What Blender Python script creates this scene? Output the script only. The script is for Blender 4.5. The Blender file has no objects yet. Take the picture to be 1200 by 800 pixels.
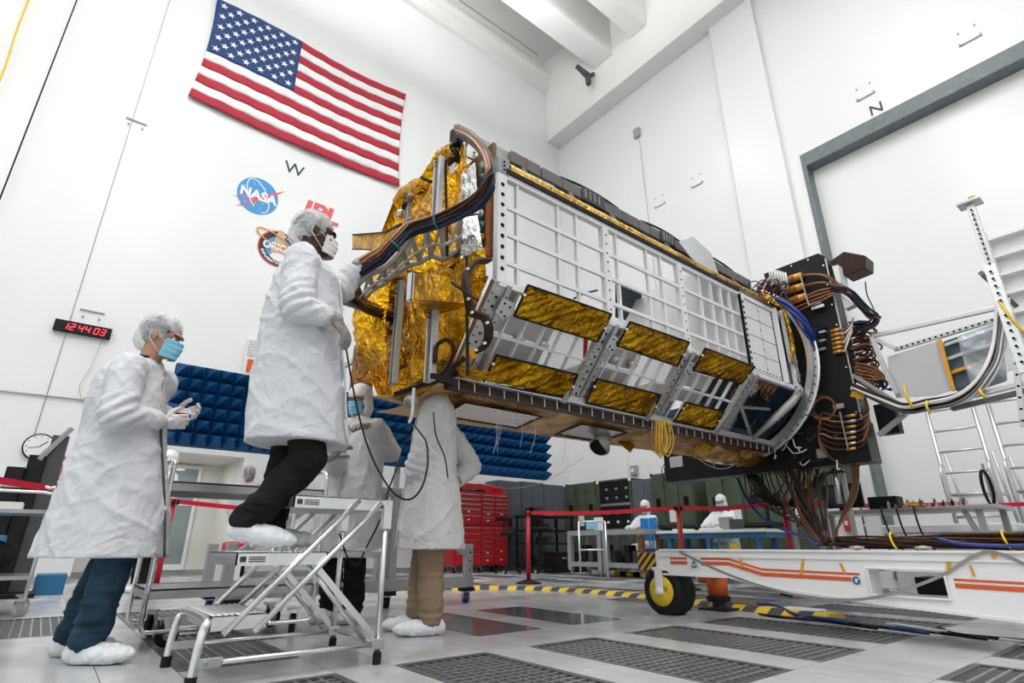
import bpy, bmesh, math, random
from mathutils import Vector, Matrix, noise
import numpy as np
C = bpy.context.scene.collection
V = Vector
PI = math.pi
random.seed(7)

# ---------------------------------------------------------------- camera, world, lights, exposure
CAM_H, PITCH, HEAD, FPX = 0.52, math.radians(20.5), math.radians(51.2), 641.0
cd = bpy.data.cameras.new('camera'); cd.sensor_width = 36; cd.lens = FPX / 1200 * 36; cd.clip_start = .05; cd.clip_end = 200
cam = bpy.data.objects.new('camera', cd); C.objects.link(cam)
cam.location = (0, 0, CAM_H); cam.rotation_euler = (math.radians(90) + PITCH, 0, HEAD - math.radians(90))
bpy.context.scene.camera = cam

wd = bpy.data.worlds.new('world'); bpy.context.scene.world = wd; wd.use_nodes = True
wd.node_tree.nodes['Background'].inputs[0].default_value = (.95, .975, 1, 1)
wd.node_tree.nodes['Background'].inputs[1].default_value = .5

def area(name, loc, sx, sy, power, rot=(0, 0, 0), col=(1, .995, .995)):
    d = bpy.data.lights.new(name, 'AREA'); d.shape = 'RECTANGLE'; d.size = sx; d.size_y = sy; d.energy = power; d.color = col
    o = bpy.data.objects.new(name, d); C.objects.link(o); o.location = loc; o.rotation_euler = rot; return o
# rows of high-bay luminaires between the ceiling girders
for lx, kx in ((-5.5, 1.25), (0.0, 1.1), (5.5, .72)):
    for ly, ky in ((-4.5, 1.45), (1.5, 1.15), (7.0, .48)):
        area('ceiling_luminaire', (lx, ly, 12.8), 2.4, 1.2, 190 * kx * ky * (.62 if (lx > 5 and ly < 0) else 1)); area('ceiling_fill', (lx, ly, 12.9), 2.4, 1.2, 215, (PI, 0, 0))  # the up-facing area is an added fill that brightens the ceiling
area('alcove_fill', (1.5, 11.9, 2.0), .9, .3, 14)  # added fill light, lifts the dark alcove
for lx in (-4.5, 2.4): area('bay_fill', (lx, 9.75, 15.25), 3.0, .7, 85, (PI, 0, 0))  # unseen fill added to brighten the ceiling beside the west wall

vs = bpy.context.scene.view_settings
bpy.context.scene.display_settings.display_device = 'sRGB'
vs.view_transform = 'Standard'; vs.look = 'None'; vs.gamma = 1; vs.use_curve_mapping = False; vs.exposure = -0.17

# sight lines of the survey: a point of the photo taken onto a plane of the room
def _ray(px, py):
    a = (px - 600) / FPX; b = (400 - py) / FPX
    v = math.cos(PITCH) - b * math.sin(PITCH); w = math.sin(PITCH) + b * math.cos(PITCH)
    s, c = math.sin(HEAD), math.cos(HEAD)
    return V((a * s + v * c, -a * c + v * s, w))
def onx(px, py, X): r = _ray(px, py); t = X / r.x; return V((X, r.y * t, CAM_H + r.z * t))
def ony(px, py, Y): r = _ray(px, py); t = Y / r.y; return V((r.x * t, Y, CAM_H + r.z * t))
def onz(px, py, Z): r = _ray(px, py); t = (Z - CAM_H) / r.z; return V((r.x * t, r.y * t, Z))

# ---------------------------------------------------------------- materials
def mat(name, col, rough=.5, metal=0., var=0., vscale=8., bump=0., bscale=60., spec=None, stretch=None, alpha=None, emit=0., rvar=0., aniso=None):
    m = bpy.data.materials.new(name); m.use_nodes = True
    nt = m.node_tree; N = nt.nodes; L = nt.links; b = N['Principled BSDF']
    b.inputs['Base Color'].default_value = (*col, 1); b.inputs['Roughness'].default_value = rough; b.inputs['Metallic'].default_value = metal
    if spec is not None: b.inputs['Specular IOR Level'].default_value = spec
    tc = N.new('ShaderNodeTexCoord'); src = tc.outputs['Object']
    if stretch:
        mp = N.new('ShaderNodeMapping'); mp.inputs['Scale'].default_value = stretch; L.new(src, mp.inputs[0]); src = mp.outputs[0]
    if var or rvar:
        n = N.new('ShaderNodeTexNoise'); n.inputs['Scale'].default_value = vscale; n.inputs['Detail'].default_value = 5; L.new(src, n.inputs['Vector'])
    if var:
        r = N.new('ShaderNodeValToRGB'); L.new(n.outputs[0], r.inputs[0])
        r.color_ramp.elements[0].position = .3; r.color_ramp.elements[1].position = .7
        r.color_ramp.elements[0].color = (*[max(0, c * (1 - var)) for c in col], 1); r.color_ramp.elements[1].color = (*[min(1, c * (1 + var)) for c in col], 1)
        L.new(r.outputs[0], b.inputs['Base Color'])
    if rvar:
        mr = N.new('ShaderNodeMapRange'); L.new(n.outputs[0], mr.inputs[0]); mr.inputs[1].default_value = .3; mr.inputs[2].default_value = .7
        mr.inputs[3].default_value = max(0.02, rough - rvar); mr.inputs[4].default_value = rough + rvar; L.new(mr.outputs[0], b.inputs['Roughness'])
    if bump:
        n2 = N.new('ShaderNodeTexNoise'); n2.inputs['Scale'].default_value = bscale; n2.inputs['Detail'].default_value = 6; L.new(src, n2.inputs['Vector'])
        bp = N.new('ShaderNodeBump'); bp.inputs['Strength'].default_value = bump; bp.inputs['Distance'].default_value = .01
        L.new(n2.outputs[0], bp.inputs['Height']); L.new(bp.outputs[0], b.inputs['Normal'])
    if alpha is not None: b.inputs['Alpha'].default_value = alpha
    if emit: b.inputs['Emission Color'].default_value = (*col, 1); b.inputs['Emission Strength'].default_value = emit
    return m

MT = {}
def mk(k, *a, **kw): MT[k] = mat(k, *a, **kw)
mk('white_wall', (.795, .805, .80), .28, var=.012, vscale=.6, bump=.12, bscale=3)
mk('ceiling_white', (.80, .80, .785), .5)
mk('cream_wall', (.72, .71, .66), .5)
mk('wall_line', (.45, .46, .45), .6)
mk('floor_tile', (.50, .51, .525), .24, var=.25, vscale=1.6, rvar=.1, bump=.03, bscale=40, stretch=(1.3, .5, 1))
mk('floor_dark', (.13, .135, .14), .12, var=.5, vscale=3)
mk('grate_metal', (.10, .105, .11), .38, var=.3, vscale=20, metal=.2)
mk('grate_bar', (.42, .43, .44), .28, metal=.75)
mk('black', (.012, .012, .013), .55, spec=.18)
mk('black_gloss', (.01, .01, .012), .18)
mk('soft_black', (.018, .018, .02), .8, spec=.18, var=.3, vscale=30, bump=.3, bscale=120)
mk('rubber', (.012, .012, .012), .6, spec=.18)
mk('steel_blue_grey', (.14, .17, .175), .45, var=.15, vscale=9, bump=.05)
mk('alu', (.60, .61, .62), .32, .85)
mk('alu_bright', (.78, .79, .80), .26, .9)
mk('chrome', (.75, .76, .77), .12, 1.)
mk('stainless', (.42, .42, .42), .30, .9)
mk('grey_paint', (.30, .31, .31), .5, var=.08, vscale=6)
mk('frame_grey', (.36, .37, .37), .42, .3, var=.08)
mk('dark_grey', (.07, .075, .08), .5, spec=.18, var=.1)
mk('locker_grey', (.115, .125, .14), .5, spec=.18, var=.06)
mk('green_case', (.07, .09, .06), .6, spec=.18, var=.15, vscale=5)
mk('green_dark', (.016, .02, .015), .6, spec=.18)
mk('red_paint', (.50, .012, .02), .32)
mk('red_tape', (.62, .004, .03), .55)
mk('red_post', (.45, .008, .02), .35)
mk('white_paint', (.78, .78, .77), .35)
mk('white_plastic', (.80, .81, .82), .4)
mk('paper', (.8, .8, .78), .8)
mk('yellow', (.75, .50, .02), .45)
mk('kapton_tape', (.70, .33, .01), .3)
mk('bench_blue', (.02, .16, .32), .4)
mk('blue_plastic', (.02, .22, .60), .4)
mk('orange', (.62, .10, .015), .42)
mk('stripe_orange', (.66, .10, .02), .45)
mk('trailer_paint', (.82, .825, .82), .35, var=.04, vscale=2)
mk('skin', (.42, .22, .14), .5, var=.08, vscale=20)
mk('skin_dark', (.07, .035, .022), .5, spec=.18, var=.08, vscale=20)
mk('hair_dark', (.02, .017, .015), .6, spec=.18, var=.4, vscale=40)
def cloth_mat(name, col, sc=13., st=.32):      # limp polyester: creased facets in the relief
    m = bpy.data.materials.new(name); m.use_nodes = True; nt = m.node_tree; N = nt.nodes; L = nt.links; b = N['Principled BSDF']
    b.inputs['Base Color'].default_value = (*col, 1); b.inputs['Roughness'].default_value = .7; b.inputs['Specular IOR Level'].default_value = .3
    tc = N.new('ShaderNodeTexCoord'); n = N.new('ShaderNodeTexNoise'); n.inputs['Scale'].default_value = 4.; n.inputs['Detail'].default_value = 3
    L.new(tc.outputs['Object'], n.inputs['Vector'])
    mx = N.new('ShaderNodeMixRGB'); mx.blend_type = 'LINEAR_LIGHT'; mx.inputs[0].default_value = .16; L.new(tc.outputs['Object'], mx.inputs[1]); L.new(n.outputs['Color'], mx.inputs[2])
    hs = []
    for k, s_ in ((1., sc), (.45, sc * 2.3)):
        v = N.new('ShaderNodeTexVoronoi'); v.inputs['Scale'].default_value = s_; v.feature = 'F1'; L.new(mx.outputs[0], v.inputs['Vector'])
        q_ = N.new('ShaderNodeMath'); q_.operation = 'MULTIPLY'; q_.inputs[1].default_value = k; L.new(v.outputs['Distance'], q_.inputs[0]); hs.append(q_)
    ad = N.new('ShaderNodeMath'); L.new(hs[0].outputs[0], ad.inputs[0]); L.new(hs[1].outputs[0], ad.inputs[1])
    bp = N.new('ShaderNodeBump'); bp.inputs['Strength'].default_value = st; bp.inputs['Distance'].default_value = .02; bp.invert = True
    L.new(ad.outputs[0], bp.inputs['Height']); L.new(bp.outputs[0], b.inputs['Normal']); MT[name] = m
cloth_mat('coat', (.60, .61, .64)); cloth_mat('coat_warm', (.62, .62, .61)); cloth_mat('coat_white', (.76, .77, .78))
mk('shoe_cover', (.74, .76, .78), .6, var=.06, vscale=20, bump=.6, bscale=35)
mk('glove', (.60, .58, .58), .45, var=.08, vscale=25, bump=.4, bscale=40)
mk('glove_grey', (.26, .235, .225), .45, var=.08, vscale=25, bump=.3, bscale=40)
mk('mask_blue', (.22, .55, .72), .75, var=.05)
mk('mask_white', (.74, .72, .68), .75)
mk('jeans', (.02, .048, .08), .85, spec=.18, var=.45, vscale=9, bump=.3, bscale=200)
mk('khaki', (.26, .185, .115), .85, var=.1, vscale=9, bump=.3, bscale=150)
mk('trousers_black', (.010, .010, .011), .85, spec=.18, var=.3)
mk('eye_white', (.8, .8, .78), .3)
mk('cable_black', (.012, .012, .013), .4, spec=.18)
mk('cable_blue', (.005, .03, .22), .35)
mk('cable_navy', (.012, .022, .06), .3, spec=.18, var=.4, vscale=40)
mk('cable_brown', (.085, .032, .014), .4, spec=.18, var=.5, vscale=60)
mk('cable_copper', (.30, .105, .03), .32, var=.4, vscale=50)
mk('cable_tan', (.42, .17, .055), .32, var=.35, vscale=50)
mk('cable_dark_brown', (.035, .016, .01), .35, spec=.18, var=.5, vscale=60)
mk('cable_white', (.72, .72, .70), .35)
mk('connector_gold', (.55, .27, .05), .35, .5)
mk('bus_black', (.012, .012, .012), .38, spec=.18, var=.15)
mk('sat_white', (.72, .73, .74), .4)
mk('sat_alu', (.50, .50, .50), .35, .6, var=.1, vscale=15)
mk('sat_grey', (.12, .118, .112), .5, var=.12, vscale=6)
mk('sat_channel', (.30, .31, .31), .38, .6)
mk('titanium', (.38, .37, .33), .4, .5)
mk('hole_black', (.005, .005, .005), .7, spec=.18)
mk('silver_foil', (.75, .75, .76), .14, 1., bump=.5, bscale=30)
mk('brown_panel', (.16, .075, .03), .4, var=.5, vscale=14)
mk('teal', (.02, .16, .17), .5)
mk('led_red', (1, .03, .05), .4, emit=2.2)
mk('glass_grey', (.25, .30, .30), .08, spec=.6)
mk('absorber', (.006, .075, .21), .62, spec=.18, var=.12, vscale=12)
mk('absorber_base', (.003, .02, .07), .8, spec=.18)
mk('clear_film', (.75, .82, .88), .08, alpha=.3, bump=.6, bscale=9)
mk('lab_blue_dark', (.012, .032, .058), .3, var=.5, vscale=6)
mk('lab_blue_grey', (.07, .11, .15), .35, var=.5, vscale=6)
mk('panel_grey', (.52, .52, .53), .5)
mk('flag_red', (.42, .012, .035), .7); mk('flag_white', (.80, .80, .79), .7); mk('flag_blue', (.006, .045, .17), .7)
mk('logo_blue', (.055, .30, .62), .6); mk('logo_red', (.72, .12, .13), .6); mk('logo_white', (.82, .82, .81), .6)
mk('logo_black', (.03, .022, .02), .6); mk('logo_tan', (.55, .42, .28), .6); mk('logo_orange', (.75, .30, .03), .6); mk('ink', (.02, .035, .04), .6)
mk('sign_red', (.60, .02, .03), .5)

def foil_mat(name, col, rough, metal=1.):
    m = bpy.data.materials.new(name); m.use_nodes = True; nt = m.node_tree; N = nt.nodes; L = nt.links; b = N['Principled BSDF']
    b.inputs['Metallic'].default_value = metal; b.inputs['Roughness'].default_value = rough
    tc = N.new('ShaderNodeTexCoord')
    n = N.new('ShaderNodeTexNoise'); n.inputs['Scale'].default_value = 4; n.inputs['Detail'].default_value = 4; L.new(tc.outputs['Object'], n.inputs['Vector'])
    r = N.new('ShaderNodeValToRGB'); L.new(n.outputs[0], r.inputs[0])
    r.color_ramp.elements[0].position = .35; r.color_ramp.elements[0].color = (col[0] * .38, col[1] * .28, col[2] * .2, 1)  # dark stop puts the shadows of the crumples into the foil colour
    r.color_ramp.elements[1].position = .62; r.color_ramp.elements[1].color = (*col, 1); L.new(r.outputs[0], b.inputs['Base Color'])
    v = N.new('ShaderNodeTexVoronoi'); v.inputs['Scale'].default_value = 24; v.distance = 'EUCLIDEAN'
    n3 = N.new('ShaderNodeTexNoise'); n3.inputs['Scale'].default_value = 11; n3.inputs['Detail'].default_value = 6; n3.inputs['Distortion'].default_value = 1.2
    L.new(tc.outputs['Object'], n3.inputs['Vector']); L.new(tc.outputs['Object'], v.inputs['Vector'])
    mx = N.new('ShaderNodeMath'); mx.operation = 'MULTIPLY_ADD'; L.new(v.outputs['Distance'], mx.inputs[0]); mx.inputs[1].default_value = .35; L.new(n3.outputs[0], mx.inputs[2])
    bp = N.new('ShaderNodeBump'); bp.inputs['Strength'].default_value = .9; bp.inputs['Distance'].default_value = .05
    L.new(mx.outputs[0], bp.inputs['Height']); L.new(bp.outputs[0], b.inputs['Normal'])
    MT[name] = m
foil_mat('gold_foil', (.80, .43, .012), .2)
foil_mat('gold_blanket', (.58, .32, .014), .3)
foil_mat('gold_bright', (.95, .62, .16), .3)
foil_mat('tan_film', (.80, .50, .22), .42, .35)
foil_mat('amber_film', (.30, .12, .02), .3, .7)

def mat_cover():          # see-through bouffant fabric
    m = bpy.data.materials.new('hair_net'); m.use_nodes = True; nt = m.node_tree; N = nt.nodes; L = nt.links
    b = N['Principled BSDF']; b.inputs['Base Color'].default_value = (.78, .79, .80, 1); b.inputs['Roughness'].default_value = .7
    tc = N.new('ShaderNodeTexCoord'); n = N.new('ShaderNodeTexNoise'); n.inputs['Scale'].default_value = 10; n.inputs['Detail'].default_value = 3; n.inputs['Distortion'].default_value = 1.5
    L.new(tc.outputs['Object'], n.inputs['Vector'])
    r = N.new('ShaderNodeValToRGB'); r.color_ramp.elements[0].position = .42; r.color_ramp.elements[0].color = (.22, .22, .22, 1)
    r.color_ramp.elements[1].position = .72; r.color_ramp.elements[1].color = (.58, .58, .58, 1); L.new(n.outputs[0], r.inputs[0]); L.new(r.outputs[0], b.inputs['Alpha'])
    MT['hair_net'] = m
mat_cover()
def mat_stripes(name, c1, c2, scale, axis='X', rough=.5):
    m = bpy.data.materials.new(name); m.use_nodes = True; nt = m.node_tree; N = nt.nodes; L = nt.links; b = N['Principled BSDF']; b.inputs['Roughness'].default_value = rough
    tc = N.new('ShaderNodeTexCoord'); w = N.new('ShaderNodeTexWave'); w.bands_direction = axis; w.inputs['Scale'].default_value = scale; L.new(tc.outputs['Object'], w.inputs['Vector'])
    r = N.new('ShaderNodeValToRGB'); r.color_ramp.interpolation = 'CONSTANT'; r.color_ramp.elements[0].color = (*c1, 1); r.color_ramp.elements[1].position = .5; r.color_ramp.elements[1].color = (*c2, 1)
    L.new(w.outputs[0], r.inputs[0]); L.new(r.outputs[0], b.inputs['Base Color']); MT[name] = m

# ---------------------------------------------------------------- mesh collecting helpers
def crv(pts, n=6, closed=False):
    P = [V(p) for p in pts]; out = []; k = len(P)
    if k < 3: return P
    for i in range(k if closed else k - 1):
        p0 = P[(i - 1) % k] if closed or i > 0 else P[0] * 2 - P[1]
        p1, p2 = P[i], P[(i + 1) % k]
        p3 = P[(i + 2) % k] if closed or i + 2 < k else p2 * 2 - p1
        for j in range(n):
            t = j / n
            out.append(.5 * ((2 * p1) + (p2 - p0) * t + (2 * p0 - 5 * p1 + 4 * p2 - p3) * t * t + (-p0 + 3 * p1 - 3 * p2 + p3) * t ** 3))
    if not closed: out.append(P[-1])
    return out

class B:
    def __init__(s): s.v = []; s.f = []; s.mi = []; s.cur = 0
    def add(s, vs, fs):
        o = len(s.v); s.v += [tuple(v) for v in vs]; s.f += [tuple(i + o for i in f) for f in fs]; s.mi += [s.cur] * len(fs); return s
    def bx(s, x0, x1, y0, y1, z0, z1, M=None):
        vs = [V((x, y, z)) for z in (z0, z1) for y in (y0, y1) for x in (x0, x1)]
        if M: vs = [M @ v for v in vs]
        return s.add(vs, [(0, 2, 3, 1), (4, 5, 7, 6), (0, 1, 5, 4), (2, 6, 7, 3), (0, 4, 6, 2), (1, 3, 7, 5)])
    def cbox(s, c, d, M=None):
        c = V(c); m = Matrix.Translation(c)
        if M: m = m @ M
        return s.bx(-d[0] / 2, d[0] / 2, -d[1] / 2, d[1] / 2, -d[2] / 2, d[2] / 2, m)
    def bar(s, p, q, w, h, up=(0, 0, 1)):
        p, q = V(p), V(q); d = (q - p); L_ = d.length
        if L_ < 1e-6: return s
        d /= L_; u = V(up); a = d.cross(u)
        if a.length < 1e-3: a = d.cross(V((1, 0, 0)))
        a.normalize(); b = a.cross(d); vs = []
        for t in (p, q):
            for (i, j) in ((-1, -1), (1, -1), (1, 1), (-1, 1)): vs.append(t + a * (i * w / 2) + b * (j * h / 2))
        return s.add(vs, [(0, 3, 2, 1), (4, 5, 6, 7), (0, 1, 5, 4), (1, 2, 6, 5), (2, 3, 7, 6), (3, 0, 4, 7)])
    def tube(s, pts, r, n=8, closed=False):
        P = [V(p) for p in pts]; k = len(P)
        if k < 2: return s
        R = r if isinstance(r, (list, tuple)) else [r] * k
        t0 = (P[1] - P[0]).normalized(); a = t0.cross(V((0, 0, 1)))
        if a.length < .1: a = t0.cross(V((1, 0, 0)))
        a.normalize(); vs = []
        for i in range(k):
            t = (P[(i + 1) % k] - P[i - 1]) if (closed or 0 < i < k - 1) else (P[1] - P[0] if i == 0 else P[-1] - P[-2])
            if t.length < 1e-9: t = t0
            t.normalize(); a = (a - t * a.dot(t))
            if a.length < 1e-6: a = t.orthogonal()
            a.normalize(); b = t.cross(a)
            for j in range(n):
                an = 2 * PI * j / n; vs.append(P[i] + (a * math.cos(an) + b * math.sin(an)) * R[i])
        fs = []
        for i in range(k if closed else k - 1):
            for j in range(n):
                i2 = (i + 1) % k; j2 = (j + 1) % n; fs.append((i * n + j, i * n + j2, i2 * n + j2, i2 * n + j))
        if not closed: fs.append(tuple(range(n))[::-1]); fs.append(tuple((k - 1) * n + j for j in range(n)))
        return s.add(vs, fs)
    def cyl(s, p, q, r, r2=None, n=16): return s.tube([p, q], [r, r if r2 is None else r2], n)
    def cap(s, p, q, r1, r2, n=14, k=4):      # capsule with round ends
        p, q = V(p), V(q); d = q - p; L_ = d.length; d = d / L_ if L_ > 1e-6 else V((0, 0, 1)); pts = []; rs = []
        for i in range(k + 1):
            a = PI / 2 * (1 - i / k); pts.append(p - d * r1 * math.sin(a)); rs.append(max(.0006, r1 * math.cos(a)))
        for i in range(k + 1):
            a = PI / 2 * i / k; pts.append(q + d * r2 * math.sin(a)); rs.append(max(.0006, r2 * math.cos(a)))
        return s.tube(pts, rs, n)
    def ell(s, c, r, M=None, nu=20, nv=12):
        c = V(c); vs = []; fs = []
        for i in range(nv + 1):
            a = PI * i / nv
            for j in range(nu):
                b = 2 * PI * j / nu
                p = V((r[0] * math.sin(a) * math.cos(b), r[1] * math.sin(a) * math.sin(b), r[2] * math.cos(a)))
                if M: p = M @ p
                vs.append(p + c)
        for i in range(nv):
            for j in range(nu): fs.append((i * nu + j, (i + 1) * nu + j, (i + 1) * nu + (j + 1) % nu, i * nu + (j + 1) % nu))
        return s.add(vs, fs)
    def loft(s, rings, caps=True):
        n = len(rings[0]); vs = [p for r in rings for p in r]; fs = []
        for i in range(len(rings) - 1):
            for j in range(n): fs.append((i * n + j, i * n + (j + 1) % n, (i + 1) * n + (j + 1) % n, (i + 1) * n + j))
        if caps: fs.append(tuple(range(n))[::-1]); fs.append(tuple((len(rings) - 1) * n + j for j in range(n)))
        return s.add(vs, fs)
    def prism(s, poly, vec):
        n = len(poly); P = [V(p) for p in poly]; vec = V(vec)
        return s.add(P + [p + vec for p in P], [tuple(range(n))[::-1], tuple(range(n, 2 * n))] + [(i, (i + 1) % n, n + (i + 1) % n, n + i) for i in range(n)])
    def grid(s, fn, nu, nv):
        vs = [fn(i / nu, j / nv) for j in range(nv + 1) for i in range(nu + 1)]
        return s.add(vs, [(j * (nu + 1) + i, j * (nu + 1) + i + 1, (j + 1) * (nu + 1) + i + 1, (j + 1) * (nu + 1) + i) for j in range(nv) for i in range(nu)])
    def ring(s, c, axis, r, t, n=24, m=6):   # torus-like hoop
        c = V(c); ax = V(axis).normalized(); a = ax.orthogonal().normalized(); b = ax.cross(a)
        return s.tube([c + (a * math.cos(2 * PI * i / n) + b * math.sin(2 * PI * i / n)) * r for i in range(n)], t, m, True)
    def mesh(s, name, mats, smooth=False):
        me = bpy.data.meshes.new(name); me.from_pydata(s.v, [], s.f)
        for m in (mats if isinstance(mats, (list, tuple)) else [mats]): me.materials.append(MT[m] if isinstance(m, str) else m)
        if any(s.mi): me.polygons.foreach_set('material_index', s.mi)
        if smooth: me.polygons.foreach_set('use_smooth', [True] * len(s.f))
        me.validate(); me.update(); return me
    def build(s, name, mats, parent=None, smooth=False, bevel=0, solid=0, shift=None):
        off = V((0, 0, 0))
        if parent is not None: off = wloc(parent)
        elif shift is not None: off = V(shift)
        if off.length: s.v = [(v[0] - off.x, v[1] - off.y, v[2] - off.z) for v in s.v]
        me = s.mesh(name, mats, smooth)
        o = bpy.data.objects.new(name, me); C.objects.link(o)
        if parent is not None: o.parent = parent
        elif shift is not None: o.location = off
        fix_normals(me)
        if bevel:
            md = o.modifiers.new('bevel', 'BEVEL'); md.width = bevel; md.segments = 2; md.limit_method = 'ANGLE'; md.harden_normals = False
        if solid:
            md = o.modifiers.new('solid', 'SOLIDIFY'); md.thickness = solid
        if smooth == 'auto' or smooth == 2: pass
        return o

def fix_normals(me):
    if len(me.polygons) > 60000: return
    bm = bmesh.new(); bm.from_mesh(me); bmesh.ops.recalc_face_normals(bm, faces=bm.faces); bm.to_mesh(me); bm.free()

def wloc(o):
    l = V((0, 0, 0))
    while o is not None: l += o.location; o = o.parent
    return l
def thing(name, label, cat, loc=(0, 0, 0), group=None):
    o = bpy.data.objects.new(name, None); C.objects.link(o); o.empty_display_size = .1; o.location = loc
    o['label'] = label; o['category'] = cat
    if group: o['group'] = group
    return o
def tag(o, label, cat, group=None):
    o['label'] = label; o['category'] = cat
    if group: o['group'] = group
    return o
def struct(o): o['kind'] = 'structure'; return o
def stuff(o): o['kind'] = 'stuff'; return o
def lab(o, l): o['label'] = l; return o
def dup(root, loc, label=None, group=None, rz=None):
    r = root.copy(); C.objects.link(r); r.location = loc
    if rz is not None: r.rotation_euler = (0, 0, rz)
    if label: r['label'] = label
    if group: r['group'] = group
    for ch in list(root.children):
        c = ch.copy(); C.objects.link(c); c.parent = r
        for g in list(ch.children):
            d = g.copy(); C.objects.link(d); d.parent = c
    return r
def inst(name, me, loc, parent=None):
    o = bpy.data.objects.new(name, me); C.objects.link(o); o.location = V(loc) - (wloc(parent) if parent else V((0, 0, 0))); o.parent = parent; return o

def text_obj(s, name, mat_, org, xdir, ydir, size, depth=.004, parent=None, align='CENTER', bold=0., sx=1., shear=0.):
    cu = bpy.data.curves.new(name, 'FONT'); cu.body = s; cu.size = size; cu.extrude = depth; cu.offset = bold; cu.align_x = align; cu.align_y = 'CENTER'; cu.shear = shear
    t = bpy.data.objects.new(name, cu); C.objects.link(t); bpy.context.view_layer.update()
    me = bpy.data.meshes.new_from_object(t.evaluated_get(bpy.context.evaluated_depsgraph_get())); bpy.data.objects.remove(t)
    X = V(xdir).normalized(); Y = V(ydir).normalized(); Z = X.cross(Y); off = V(org)
    if parent: off = off - wloc(parent)
    M = Matrix(((X.x * sx, Y.x, Z.x, 0), (X.y * sx, Y.y, Z.y, 0), (X.z * sx, Y.z, Z.z, 0), (0, 0, 0, 1)))
    me.transform(M); me.materials.clear(); me.materials.append(MT[mat_])
    o = bpy.data.objects.new(name, me); C.objects.link(o); o.location = off
    if parent: o.parent = parent
    return o

def ridged(p, f, z=0.): return 1 - abs(noise.noise(V((p[0] * f, p[1] * f, p[2] * f + z)))) * 2
# ================================================================ THE SETTING
WY, NX = 11.05, 10.97
EX, SY = -9.0, -9.0      # the south and east walls stand behind the camera
CEIL = 17.0
floor = struct(B().bx(EX, NX + .3, SY, 15, -.12, -.022).build('floor', 'dark_grey'))
# raised floor: strips of tiles along Y; perforated grates sit in their own strips
# strip edges along X: grate strips 0.53 wide, plain strips 0.27-0.3 wide, pitch 0.815
strips = []
x = 1.40 - .815 * 3
while x < NX - .1:
    strips.append((x, x + .535, True)); strips.append((x + .535, x + .815, False)); x += .815
yjo = []
y = 1.40 - 1.68
GY = [(1.40 + 1.68 * k, 2.62 + 1.68 * k) for k in range(-1, 6)]
def inter(a, b, c, d): return min(b, d) - max(a, c) > .02
# the grates the photo shows: (strip index from X=1.40, row)
GR = {(0, 0), (1, 0), (2, 0), (2, -1), (1, -1), (3, -1), (4, 0), (5, 0), (3, 0), (-1, 1), (-1, 0), (4, 1), (5, 1), (-1, 2), (6, 0), (6, 1), (7, 1), (7, 2), (8, 2), (8, 1), (5, 2), (6, 3), (7, 3), (8, 3), (9, 3), (6, 4), (9, 2), (10, 2), (10, 3), (4, 3), (5, 4), (8, 4), (7, 0), (6, -1), (-2, 2)}
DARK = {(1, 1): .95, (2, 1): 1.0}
tm = {}
tiles = []
grate_list = []
ylines = []
for k in range(-6, 8):
    a = 1.40 + 1.68 * k; ylines += [a, a + .61, a + 1.22]
ylines = [y for y in ylines if SY < y < 15]
for si, (x0, x1, gs) in enumerate(strips):
    gi = round((x0 - 1.40) / .815)
    for yi in range(len(ylines) - 1):
        y0, y1 = ylines[yi], ylines[yi + 1]
        row = math.floor((y0 - 1.40 + .01) / 1.68); ph = (y0 - 1.40) - row * 1.68
        if gs and ph < 1.0 and (gi, row) in GR:
            if ph < .3: grate_list.append((x0, x1, y0, y0 + 1.22, gi, row))
            continue
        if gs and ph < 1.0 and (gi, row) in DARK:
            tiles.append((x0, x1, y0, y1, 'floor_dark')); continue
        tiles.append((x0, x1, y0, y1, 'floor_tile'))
tiles.sort(key=lambda t: (t[0] - 2.5) ** 2 + (t[2] - 3) ** 2)
rest = B(); restn = 0
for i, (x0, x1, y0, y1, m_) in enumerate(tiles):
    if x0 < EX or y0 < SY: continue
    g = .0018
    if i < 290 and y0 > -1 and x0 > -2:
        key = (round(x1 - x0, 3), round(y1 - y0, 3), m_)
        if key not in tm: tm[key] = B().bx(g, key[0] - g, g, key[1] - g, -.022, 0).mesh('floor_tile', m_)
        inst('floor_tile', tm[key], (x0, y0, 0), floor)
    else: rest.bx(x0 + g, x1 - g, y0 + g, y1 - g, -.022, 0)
# fill west/left part beyond strips
rest.bx(EX, strips[0][0] - .002, SY, 15, -.022, 0)
stuff(rest.build('far_floor_tile', 'floor_tile', floor))
# grate: rim frame and a lattice of cast bars
gw, gl = .535, 1.22
fr = B(); r_ = .035
fr.bx(0, gw, 0, r_, -.02, .001).bx(0, gw, gl - r_, gl, -.02, .001).bx(0, r_, r_, gl - r_, -.02, .001).bx(gw - r_, gw, r_, gl - r_, -.02, .001)
frm = fr.mesh('grate_rim', 'grate_metal')
lb = B(); nx, ny = 9, 21
for i in range(1, nx):
    xx = r_ + (gw - 2 * r_) * i / nx; lb.bx(xx - .004, xx + .004, r_, gl - r_, -.018, -.001)
for j in range(1, ny):
    yy = r_ + (gl - 2 * r_) * j / ny; lb.bx(r_, gw - r_, yy - .007, yy + .007, -.018, -.002)
lbm = lb.mesh('grate_bar', 'grate_bar')
hb = B()
for j in range(2): hb.bx(r_, gw - r_, gl / 2 - .012, gl / 2 + .012, -.018, .0)
pan = B().bx(0, gw, 0, gl, -.0219, -.0205).mesh('grate_pan', 'hole_black')
for (x0, x1, y0, y1, gi, row) in grate_list:
    g = inst('floor_grate', frm, (x0, y0, 0), floor)
    o = inst('grate_bar', lbm, (x0, y0, 0), g); stuff(o)
    inst('grate_pan', pan, (x0, y0, 0), g)

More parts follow.
